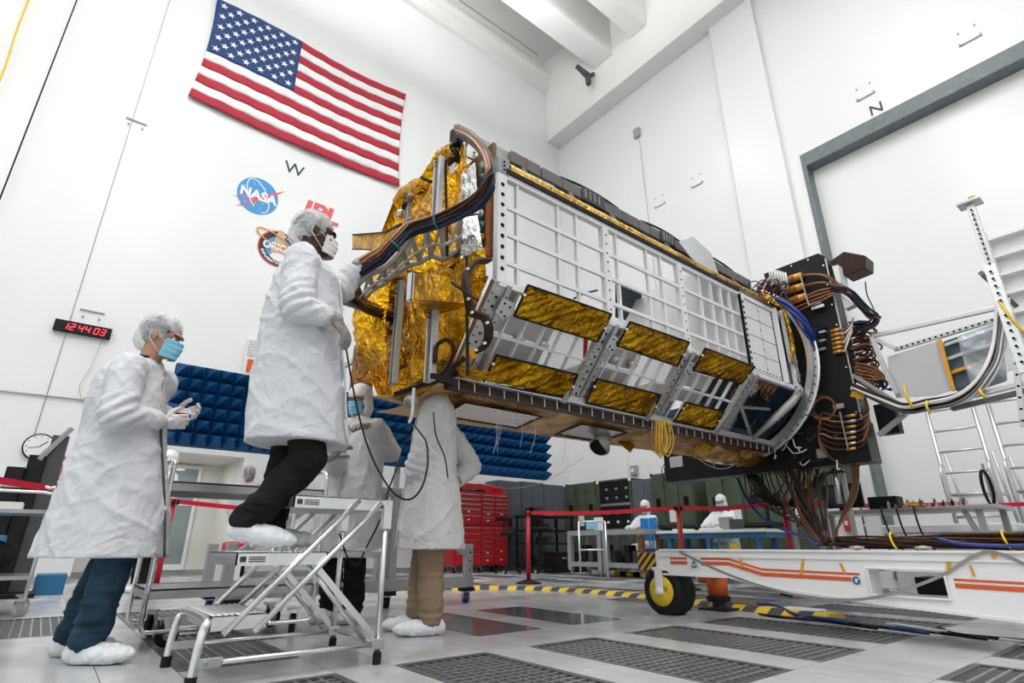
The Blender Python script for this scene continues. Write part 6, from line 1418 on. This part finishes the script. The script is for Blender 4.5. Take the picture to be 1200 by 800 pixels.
def person(label, loc, rz, H=1.76, arms=None, legs=None, head=(0, 0), headoff=(0, 0), coat='coat', hem=.46, depth=None, trousers='jeans', cover='hair_net', mask='mask_blue',
           skin='skin', hair='hair_dark', glove='glove', vox=1., seed=0, shoe='shoe_cover', lean=0., width=1., seated=False, glasses=False, collar=None, group=None, hood=False):
    t = thing('person', label, 'person', loc, group); t.rotation_euler = (0, 0, rz); s = H / 1.76
    c0, s0 = math.cos(rz), math.sin(rz); L0 = V(loc)
    def w2l(p): p = V(p) - L0; return V((p.x * c0 + p.y * s0, -p.x * s0 + p.y * c0, p.z))
    zs, zh = 1.42 * s, .92 * s
    hd = V((headoff[0] + lean, headoff[1], 1.635 * s))
    sh = {'R': V((lean * .9, -.185 * s, zs)), 'L': V((lean * .9, .185 * s, zs))}
    A_ = {}
    for k in 'RL':
        sg = -1 if k == 'R' else 1
        A_[k] = dict(e=sh[k] + V((-.02, sg * .05, -.29 * s)), w=sh[k] + V((.05, sg * .06, -.54 * s)), d=V((.1, 0, -1)), n=V((0, -sg, 0)), c=.35)
        if arms and k in arms:
            a = arms[k]; A_[k] = dict(e=w2l(a[0]), w=w2l(a[1]), d=(w2l(a[2]) - w2l(a[1])), n=V(a[3]), c=a[4])
    G_ = {}
    for k in 'RL':
        sg = -1 if k == 'R' else 1
        G_[k] = dict(h=V((0, sg * .085 * s, zh)), k=V((.02, sg * .09 * s, .49 * s)), a=V((-.01, sg * .09 * s, .08)), toe=V((1, sg * .1, 0)))
        if legs and k in legs:
            for key, val in legs[k].items(): G_[k][key] = V(val)
    Rh = Matrix.Rotation(head[0], 4, 'Z') @ Matrix.Rotation(head[1], 4, 'Y')      # yaw, pitch (positive looks down)
    def hp(x, y, z): return hd + Rh @ V((x * s, y * s, z * s))
    # body: one continuous mesh
    b = B(); HM = Rh
    b.ell(hp(-.012, 0, .03), (.098 * s, .076 * s, .095 * s), HM, 24, 16); b.ell(hp(.028, 0, -.03), (.062 * s, .058 * s, .085 * s), HM, 20, 14)
    b.ell(hp(.062, 0, -.085), (.026 * s, .030 * s, .024 * s), HM, 14, 10); b.ell(hp(.02, 0, -.07), (.055 * s, .052 * s, .035 * s), HM, 16, 10)
    b.cap(hp(.086, 0, .012), hp(.108, 0, -.026), .009 * s, .013 * s, 10, 3); b.ell(hp(.085, 0, .036), (.02 * s, .050 * s, .012 * s), HM, 14, 8)   # nose, brow
    for sg in (-1, 1):
        b.ell(hp(.070, sg * .036, -.02), (.02 * s, .02 * s, .016 * s), HM, 10, 8); b.ell(hp(-.005, sg * .080, .0), (.020 * s, .008 * s, .032 * s), HM, 12, 8); b.ell(hp(-.016, sg * .084, .006), (.006 * s, .010 * s, .028 * s), HM, 10, 8)
        b.ell(hp(.098, sg * .010, -.030), (.010 * s, .009 * s, .008 * s), HM, 8, 6)
    b.ell(hp(.088, 0, -.058), (.010 * s, .026 * s, .006 * s), HM, 10, 6); b.ell(hp(.086, 0, -.070), (.010 * s, .022 * s, .007 * s), HM, 10, 6)
    nb = V((lean * .85, 0, 1.44 * s)); b.cap(nb, hp(-.02, 0, -.06), .062 * s, .054 * s, 16)
    b.ell((lean * .8, 0, 1.33 * s), (.10 * s, .16 * s, .12 * s)); b.ell((lean * .4, 0, 1.12 * s), (.095 * s, .13 * s, .17 * s)); b.ell((0, 0, .95 * s), (.10 * s, .15 * s, .13 * s))
    b.cap(sh['R'] + V((0, .03, -.03)), sh['L'] + V((0, -.03, -.03)), .05 * s, .05 * s)
    for k in 'RL':
        a = A_[k]; sg = -1 if k == 'R' else 1
        b.cap(sh[k] + V((0, -sg * .02, -.03)), a['e'], .046 * s, .040 * s); b.cap(a['e'], a['w'], .040 * s, .027 * s)
        add_hand(b, a['w'], a['d'], a['n'], -sg if True else 1, s, 0, a['c'])
        g = G_[k]; b.cap(g['h'], g['k'], .085 * s, .055 * s); b.cap(g['k'], g['a'], .055 * s, .036 * s)
        toe = g['toe'].normalized(); b.cap(g['a'] - V((0, 0, .03)) - toe * .03, g['a'] - V((0, 0, .045)) + toe * .15, .035, .028)
    bd = put(remeshed(b, .0055 * vox, 4), 'body', skin, t)
    # eyes, brows, hair
    for sg in (-1, 1):
        B().ell(hp(.079, sg * .033, .008), (.011 * s, .013 * s, .009 * s), HM, 10, 8).build('eye', 'eye_white', bd, True, shift=None); 
        B().ell(hp(.088, sg * .033, .008), (.004 * s, .006 * s, .006 * s), HM, 8, 6).build('iris', 'hair_dark', bd, True)
        B().cap(hp(.094, sg * .014, .030), hp(.082, sg * .052, .032), .0055 * s, .004 * s, 8, 2).build('eyebrow', hair, bd, True)
    fixroot(bd)
    hb_ = B().ell(hp(-.026, 0, .042), (.104 * s, .086 * s, .098 * s), HM, 24, 16)
    hm = remeshed(hb_, .008 * vox, 1); 
    hr = put(hm, 'hair', hair, t)
    # bouffant cover, gathered band at the brow and nape
    cb_ = B().ell(hp(-.03, 0, .05), (.112 * s, .094 * s, .102 * s), Rh, 32, 20).ell(hp(-.075, 0, -.02), (.070 * s, .070 * s, .075 * s), HM, 20, 14)
    if hood: cb_.ell(hp(-.03, 0, -.04), (.10 * s, .10 * s, .12 * s), HM, 20, 14)
    cm = remeshed(cb_, .007 * vox, 2)
    def cf(p, n):
        a = math.atan2(p.y - hd.y, p.z - hd.z - .02); r = (p - hd).length
        return (.003 * (1 - abs(noise.noise(V((a * 5, p.x * 10, seed)))) * 2.5) + .0015 * (1 - abs(noise.noise(p * 24)) * 2.4))
    wrinkle(cm, cf)
    # keep the cover open over the face
    bm = bmesh.new(); bm.from_mesh(cm); inv = Rh.to_3x3().inverted()
    dl = [v for v in bm.verts if (lambda q_: q_.x > .045 * s and q_.z < (.040 if not hood else .035) * s and (q_.x - .045 * s) * 1.0 > (q_.z - .03) * .2)(inv @ (v.co - hd)) or (not hood and (lambda q_: q_.z < -.05 * s and q_.x > -.06 * s)(inv @ (v.co - hd)))]
    bmesh.ops.delete(bm, geom=dl, context='VERTS'); bm.to_mesh(cm); bm.free()
    hc = put(cm, 'hair_cover', cover, t)
    md = hc.modifiers.new('solid', 'SOLIDIFY'); md.thickness = .0015
    # mask with pleats
    if mask:
        def mf(u, v):
            a = (u - .5) * 2.3; z = -.105 + .105 * v; pro = .028 * math.exp(-((a) / .55) ** 2) * (1 - abs(v - .6) * .7)
            rr = (.083 + pro - .012 * (1 - v) * abs(a)) * s; fold_ = .0022 * math.sin(v * 22)
            q_ = V((rr * math.cos(a) * 1.0 + .018 * s + fold_, .86 * rr * math.sin(a) * 1.0, z * s)); return hd + Rh @ q_
        mk_ = B().grid(mf, 22, 18).build('face_mask', mask, t, True, solid=.002)
        for sg in (-1, 1):
            e0 = mf(1 if sg > 0 else 0, .85); e1 = mf(1 if sg > 0 else 0, .12); ear = hp(-.03, sg * .086, .012); er2 = hp(-.026, sg * .086, -.025)
            B().tube([e0, ear], .002, 5).tube([e1, er2], .002, 5).tube([ear, er2], .002, 5).build('ear_loop', 'cable_white', mk_, True)
        fixroot(mk_)
    if glasses:
        gl = B()
        for sg in (-1, 1): gl.ring(hp(.104, sg * .034, .006), Rh @ V((1, 0, 0)), .021 * s, .0025, 18, 5).tube([hp(.10, sg * .055, .01), hp(-.01, sg * .082, .012)], .002, 5)
        gl.tube([hp(.106, -.013, .01), hp(.106, .013, .01)], .002, 5).build('glasses', 'black', t, True)
    # coat: torso loft plus sleeves grown together
    dp = depth or [(1.50, -.07, .08, .085), (1.46, -.10, .10, .17), (1.40, -.13, .125, .215), (1.25, -.145, .15, .225), (1.05, -.15, .165, .215), (.85, -.17, .19, .23), (.65, -.20, .21, .245), (hem / s, -.22, .22, .255)]
    rings = []
    for z, xb, xf, hw in dp:
        xc = (xb + xf) / 2 + lean * max(0, min(1, (z - .9) / .5)); rx = (xf - xb) / 2; rings.append([V((xc + rx * math.cos(q_) * s, hw * width * math.sin(q_) * s, z * s)) for q_ in [2 * PI * k / 28 for k in range(28)]])
    zc_ = rings[-1]; b = B().loft(rings)
    for k in 'RL':
        a = A_[k]; sg = -1 if k == 'R' else 1
        b.cap(sh[k] + V((0, -sg * .03, -.015)), a['e'], .092 * s, .084 * s, 18); wv = (a['w'] - a['e']).normalized()
        b.cap(a['e'], a['w'] - wv * .06, .084 * s, .056 * s, 18); b.cap(a['w'] - wv * .07, a['w'] - wv * .015, .046 * s, .036 * s, 16, 2)
    cm = remeshed(b, .0115 * vox if vox > 1.5 else .0085, 8)
    base = cloth_fn(seed + 1.7)
    def cfn(p, n):
        d = base(p, n)
        if p.z > hem + .03 and vox <= 1.5:      # extra drag folds around elbows and armpits
            for k in 'RL':
                el = A_[k]['e']; dd = (p - el).length
                if dd < .17: d += .011 * (1 - dd / .17) * math.sin((p - el).dot((A_[k]['w'] - sh[k]).normalized()) * 120 + seed)
        if n.z < -.8: d = 0
        return d
    wrinkle(cm, cfn)
    ct_ = put(cm, 'coat', coat, t)
    # collar, placket
    cr = []
    for k in range(25):
        a = PI * .22 + (2 * PI - PI * .44) * k / 24; r0 = .076 * s; c_ = V((lean * .87 - .008, 0, 1.465 * s)); cr.append((c_ + V((r0 * math.cos(a), r0 * math.sin(a), .03 * s)), c_ + V((r0 * 1.45 * math.cos(a), r0 * 1.45 * math.sin(a), -.018 * s))))
    b = B(); b.add([p for q_ in cr for p in q_], [(2 * i, 2 * i + 2, 2 * i + 3, 2 * i + 1) for i in range(24)]); b.build('collar', coat, ct_, True, solid=.006)
    if vox <= 1.5:
        fr_ = []
        for z, xb, xf, hw in dp[2:]:
            xc = lean * max(0, min(1, (z - .9) / .5)); fr_.append(V((xc + xf * 1.0 * s + .012 - (.0), -.01, z * s)))
        B().tube(crv(fr_, 4), .006, 6).build('placket_edge', 'dark_grey' if collar else coat, ct_, True)
        for i, p in enumerate(crv(fr_, 2)[::2][:4]): B().ell(p + V((.006, .015, 0)), (.004, .006, .006), nu=8, nv=6).build('snap', 'white_plastic', ct_, True)
    if collar:
        pts = [V((lean * .87 - .01 + .068 * s * math.cos(a), .068 * s * math.sin(a), 1.505 * s)) for a in [PI * .3 + PI * 1.4 * k / 16 for k in range(17)]]
        B().tube(pts, .012, 6).build('shirt_collar', 'soft_black', t, True)
    fixroot(ct_)
    # trousers
    b = B(); 
    for k in 'RL':
        g = G_[k]; sc__ = .098 if trousers != 'khaki' else .10
        b.cap(g['h'], g['k'], sc__ * s, .080 * s, 18); b.cap(g['k'], g['a'] + V((0, 0, .015)), .080 * s, .068 * s, 18)
    b.ell((0, 0, .92 * s), (.12 * s, .16 * s, .12 * s))
    tm_ = remeshed(b, .010 * vox, 5)
    def tf(p, n):
        w_ = noise.noise(p * 4 + V((seed, 0, 0))); low = max(0, 1 - abs(p.z - .16) / .2)
        return .006 * (1 - abs(noise.noise(V((p.x * 7, p.y * 7, p.z * 5 + seed)))) * 2.5) + (.004 + .010 * low) * max(-.3, 1 - abs(noise.noise(V((p.x * 5 + w_ * 2, p.y * 5, p.z * 22 + seed)))) * 2.4)
    wrinkle(tm_, tf); put(tm_, 'trousers', trousers, t)
    # shoe covers and gloves
    for k in 'RL':
        g = G_[k]; toe = g['toe'].normalized(); a = g['a']; M = Matrix.Rotation(math.atan2(toe.y, toe.x), 4, 'Z') @ Matrix.Rotation(-math.asin(max(-1, min(1, toe.z))), 4, 'Y')
        b = B(); gz = a.z - .08
        b.ell(V((a.x, a.y, gz + .040)) + toe * .075, (.162, .064, .047), M, 22, 14).ell(V((a.x, a.y, gz + .045)) - toe * .03, (.065, .05, .048), M, 16, 10).cap(V((a.x, a.y, gz + .05)), a + V((0, 0, .0)), .062, .056)
        sm = remeshed(b, .007 * vox, 3)
        flat = gz + .004
        wrinkle(sm, lambda p, n: .005 * (1 - abs(noise.noise(V((p.x * 26, p.y * 26, p.z * 9 + seed)))) * 2.4) + .003 * (1 - abs(noise.noise(p * 44)) * 2.2))
        if abs(toe.z) < .05:
            for v in sm.vertices:
                if v.co.z < flat: v.co.z = flat
        put(sm, 'shoe_cover', shoe, t)
        if glove:
            ga = A_[k]; b = B(); sg = -1 if k == 'R' else 1
            add_hand(b, ga['w'], ga['d'], ga['n'], -sg, s, .003, ga['c']); wv = (ga['w'] - ga['e']).normalized(); b.cap(ga['w'] - wv * .05, ga['w'] + wv * .01, .040 * s, .031 * s, 14, 2)
            gm = remeshed(b, .0042 * vox, 2); wrinkle(gm, lambda p, n: .0015 * (1 - abs(noise.noise(p * 60)) * 2.4)); put(gm, 'glove', glove, t)
    return t
def fixroot(o):       # sub-parts were built in the thing's own coordinates
    r = o
    while r.parent is not None: r = r.parent
    off = r.location
    for c in o.children:
        me = c.data
        if c.get('_fx'): continue
        me.transform(Matrix.Translation(off)); me.update()
_pb = B.build
def _build(s, name, mats, parent=None, *a, **k):      # people parts are given in local coordinates already
    if parent is not None:
        r = parent
        while r.parent is not None: r = r.parent
        if r.get('category') == 'person':
            off = wloc(parent); s.v = [(v[0] + off.x, v[1] + off.y, v[2] + off.z) for v in s.v]
    return _pb(s, name, mats, parent, *a, **k)
B.build = _build
def fixroot(o): pass

YAW_R = HEAD - math.radians(90)      # looking to the right of the picture
# 1: the worker walking in from the left
l1 = onz(93, 773, 0)
person('person in long white lab coat, jeans and blue mask at far left, in profile', l1, YAW_R + .05, 1.80,
       arms={'R': (ony(136, 486, l1.y - .22), ony(190, 494, l1.y - .12), ony(222, 494, l1.y - .10), (-.1, 1, .2), .55), 'L': (ony(158, 478, l1.y + .24), ony(203, 487, l1.y + .12), ony(230, 484, l1.y + .10), (-.1, -1, .1), .6)},
       legs={'R': dict(a=(.08, -.10, .08), k=(.12, -.10, .50), toe=(1, -.05, 0)), 'L': dict(a=(-.13, .10, .08), k=(-.02, .10, .50), toe=(1, .15, 0))},
       head=(.1, .22), headoff=(.05, 0), lean=-.02, hem=.46, trousers='jeans', seed=1, collar=True,
       depth=[(1.50, -.11, .06, .085), (1.46, -.15, .08, .17), (1.40, -.20, .09, .215), (1.25, -.24, .11, .225), (1.05, -.25, .15, .21), (.85, -.28, .20, .23), (.65, -.29, .25, .25), (.455, -.31, .29, .265)])
pd = thing('handheld_device', 'small dark device with orange marks held by the left worker', 'device', ony(208, 484, l1.y))
c = ony(213, 487, l1.y); B().cbox(c, (.09, .05, .022)).build('body', 'black', pd, bevel=.006)
_pb(B().cbox(c + V((0, 0, .013)), (.06, .03, .005)), 'marks', 'stripe_orange', pd)
# 2: the worker on the ladder
l2 = ony(318, 640, 2.92); l2.z = .505
person('person in a long white lab coat and black trousers standing on the step ladder', l2, YAW_R + .06, 1.86,
       arms={'R': (ony(350, 360, 2.68), ony(393, 374, 2.62), ony(407, 394, 2.62), (-1, .3, -.3), .5), 'L': (ony(398, 338, 3.12), ony(419, 309, 3.05), ony(442, 299, 3.10), (0, 0, -1), .10)},
       legs={'R': dict(h=(.03, -.08, .84), k=(.15, -.09, .42), a=(-.09, -.09, .12), toe=(1, -.05, -.2)), 'L': dict(h=(.0, .08, .84), k=(-.02, .10, .46), a=(-.06, .10, .085), toe=(1, .05, 0))},
       head=(.38, .10), headoff=(.0, 0), lean=.0, hem=.50, trousers='trousers_black', seed=5, skin='skin_dark', mask='mask_white', glove='glove_grey', coat='coat',
       depth=[(1.47, -.09, .09, .08), (1.43, -.13, .12, .17), (1.36, -.16, .15, .215), (1.2, -.19, .18, .225), (1.0, -.21, .20, .22), (.85, -.21, .23, .22), (.65, -.20, .26, .23), (.50 / 1.86 * 1.76, -.18, .29, .235)])
# 3: masked worker facing the camera
l3 = onz(397, 728, 0)
person('person in a white lab coat and blue mask facing the camera behind the ladder', l3, math.radians(222), 1.78,
       arms={'L': (ony(458, 530, l3.y - .05), ony(432, 500, l3.y - .32), ony(411, 496, l3.y - .38), (0, 0, -1), .35), 'R': (ony(392, 545, l3.y - .1), ony(387, 535, l3.y - .36), ony(404, 522, l3.y - .42), (0, 1, .3), .35)},
       head=(-.12, .22), headoff=(.03, 0), hem=.44, trousers='trousers_black', seed=9, glasses=True, hood=True, cover='coat_white', glove='glove_grey', coat='coat_warm', width=1.12)
_pb(B().cyl(ony(404, 530, l3.y - .38), ony(409, 498, l3.y - .38), .005, n=8), 'pen', 'black', None, shift=ony(404, 530, l3.y - .38)); tag(bpy.data.objects['pen'], 'thin dark pen between the hands of the masked worker facing the camera', 'pen')
# 4: worker in khaki trousers, head behind the spacecraft
l4 = onz(500, 741, 0)
person('person in a grey lab coat and khaki trousers whose head is hidden by the spacecraft', l4, math.radians(150), 1.80,
       arms={'R': (ony(552, 545, l4.y + .12), ony(533, 566, l4.y + .0), ony(527, 575, l4.y - .05), (-1, 0, 0), .5), 'L': (ony(490, 545, l4.y - .1), ony(482, 575, l4.y + .1), ony(478, 590, l4.y + .2), (1, 0, 0), .4)},
       legs={'R': dict(a=(.06, -.10, .08), k=(.04, -.10, .47), toe=(1, .1, 0)), 'L': dict(a=(-.02, .11, .08), k=(.0, .10, .47), toe=(1, .25, 0))},
       hem=.50, trousers='khaki', seed=13, coat='coat_warm', glove='glove_grey', mask='mask_blue', width=1.05)
tag(_pb(B().tube(crv([ony(508, 483, l4.y - .3), ony(511, 510, l4.y - .34), ony(521, 535, l4.y - .34), ony(525, 560, l4.y - .32)], 6), .005, 6), 'coat_cord', 'cable_black', None, shift=ony(508, 483, l4.y - .3)), 'thin black twisted cord lying down the back of the khaki-trousered worker', 'cord')
# background people
person('person in a white hooded coat and black trousers behind the left worker', (1.02, 8.45, 0), math.radians(200), 1.68, hem=.42, trousers='trousers_black', vox=2, seed=20, hood=True, cover='coat_white', mask='mask_white', coat='coat_white', glove='glove')
person('person in a pale coat with grey hair cover seen from behind by the alcove', (lambda q_: (q_.x, q_.y, 0))(ony(274, 672, 10.3)), math.radians(40), 1.80, hem=.42, trousers='trousers_black', vox=2, seed=22, mask=None, coat='coat_white', glove='glove')
sit = lambda z: {'R': dict(h=(0, -.09, .5), k=(.38, -.1, .46), a=(.40, -.1, .08), toe=(1, 0, 0)), 'L': dict(h=(0, .09, .5), k=(.38, .1, .46), a=(.40, .1, .08), toe=(1, 0, 0))}
for (px, py, lb_, sd) in ((846, 592, 'seated person in white suit and blue mask at the right end of the bench', 30), (757, 597, 'seated person in white suit beside the bright blue chairs', 33)):
    p = onx(px, py, 9.25); ll = V((9.25, p.y, -.42))
    person(lb_, (9.25, p.y, -.36), math.radians(188), 1.72, arms={'R': ((9.05, p.y + .26, .82), (8.85, p.y + .16, .86), (8.78, p.y + .12, .86), (0, 0, -1), .3), 'L': ((9.05, p.y - .26, .82), (8.85, p.y - .16, .86), (8.78, p.y - .12, .86), (0, 0, -1), .3)},
           legs={k: dict(h=(0, sg * .09, .86), k=(.40, sg * .1, .84), a=(.42, sg * .1, .46), toe=(1, 0, 0)) for k, sg in (('R', -1), ('L', 1))},
           head=(0, .25), headoff=(.04, 0), hem=.80, trousers='coat_white', vox=2, seed=sd, hood=True, cover='coat_white', coat='coat_white',
           depth=[(1.50, -.07, .08, .085), (1.46, -.10, .10, .17), (1.40, -.13, .125, .215), (1.25, -.145, .15, .225), (1.05, -.15, .165, .215), (.90, -.17, .18, .23), (.82, -.17, .18, .23)])
    st_ = thing('work_stool', 'black stool under the %s' % ('right seated worker' if sd == 30 else 'left seated worker'), 'stool', (9.25, p.y, 0))
    B().tube([(9.25, p.y, .36), (9.25, p.y, .40)], [.17, .19], 18).build('seat', 'black', st_); B().cyl((9.25, p.y, .05), (9.25, p.y, .37), .03, n=10).build('column', 'black', st_)
    for k in range(5): B().bar((9.25, p.y, .05), (9.25 + .25 * math.cos(k * 1.257), p.y + .25 * math.sin(k * 1.257), .03), .03, .03).build('leg', 'black', st_)
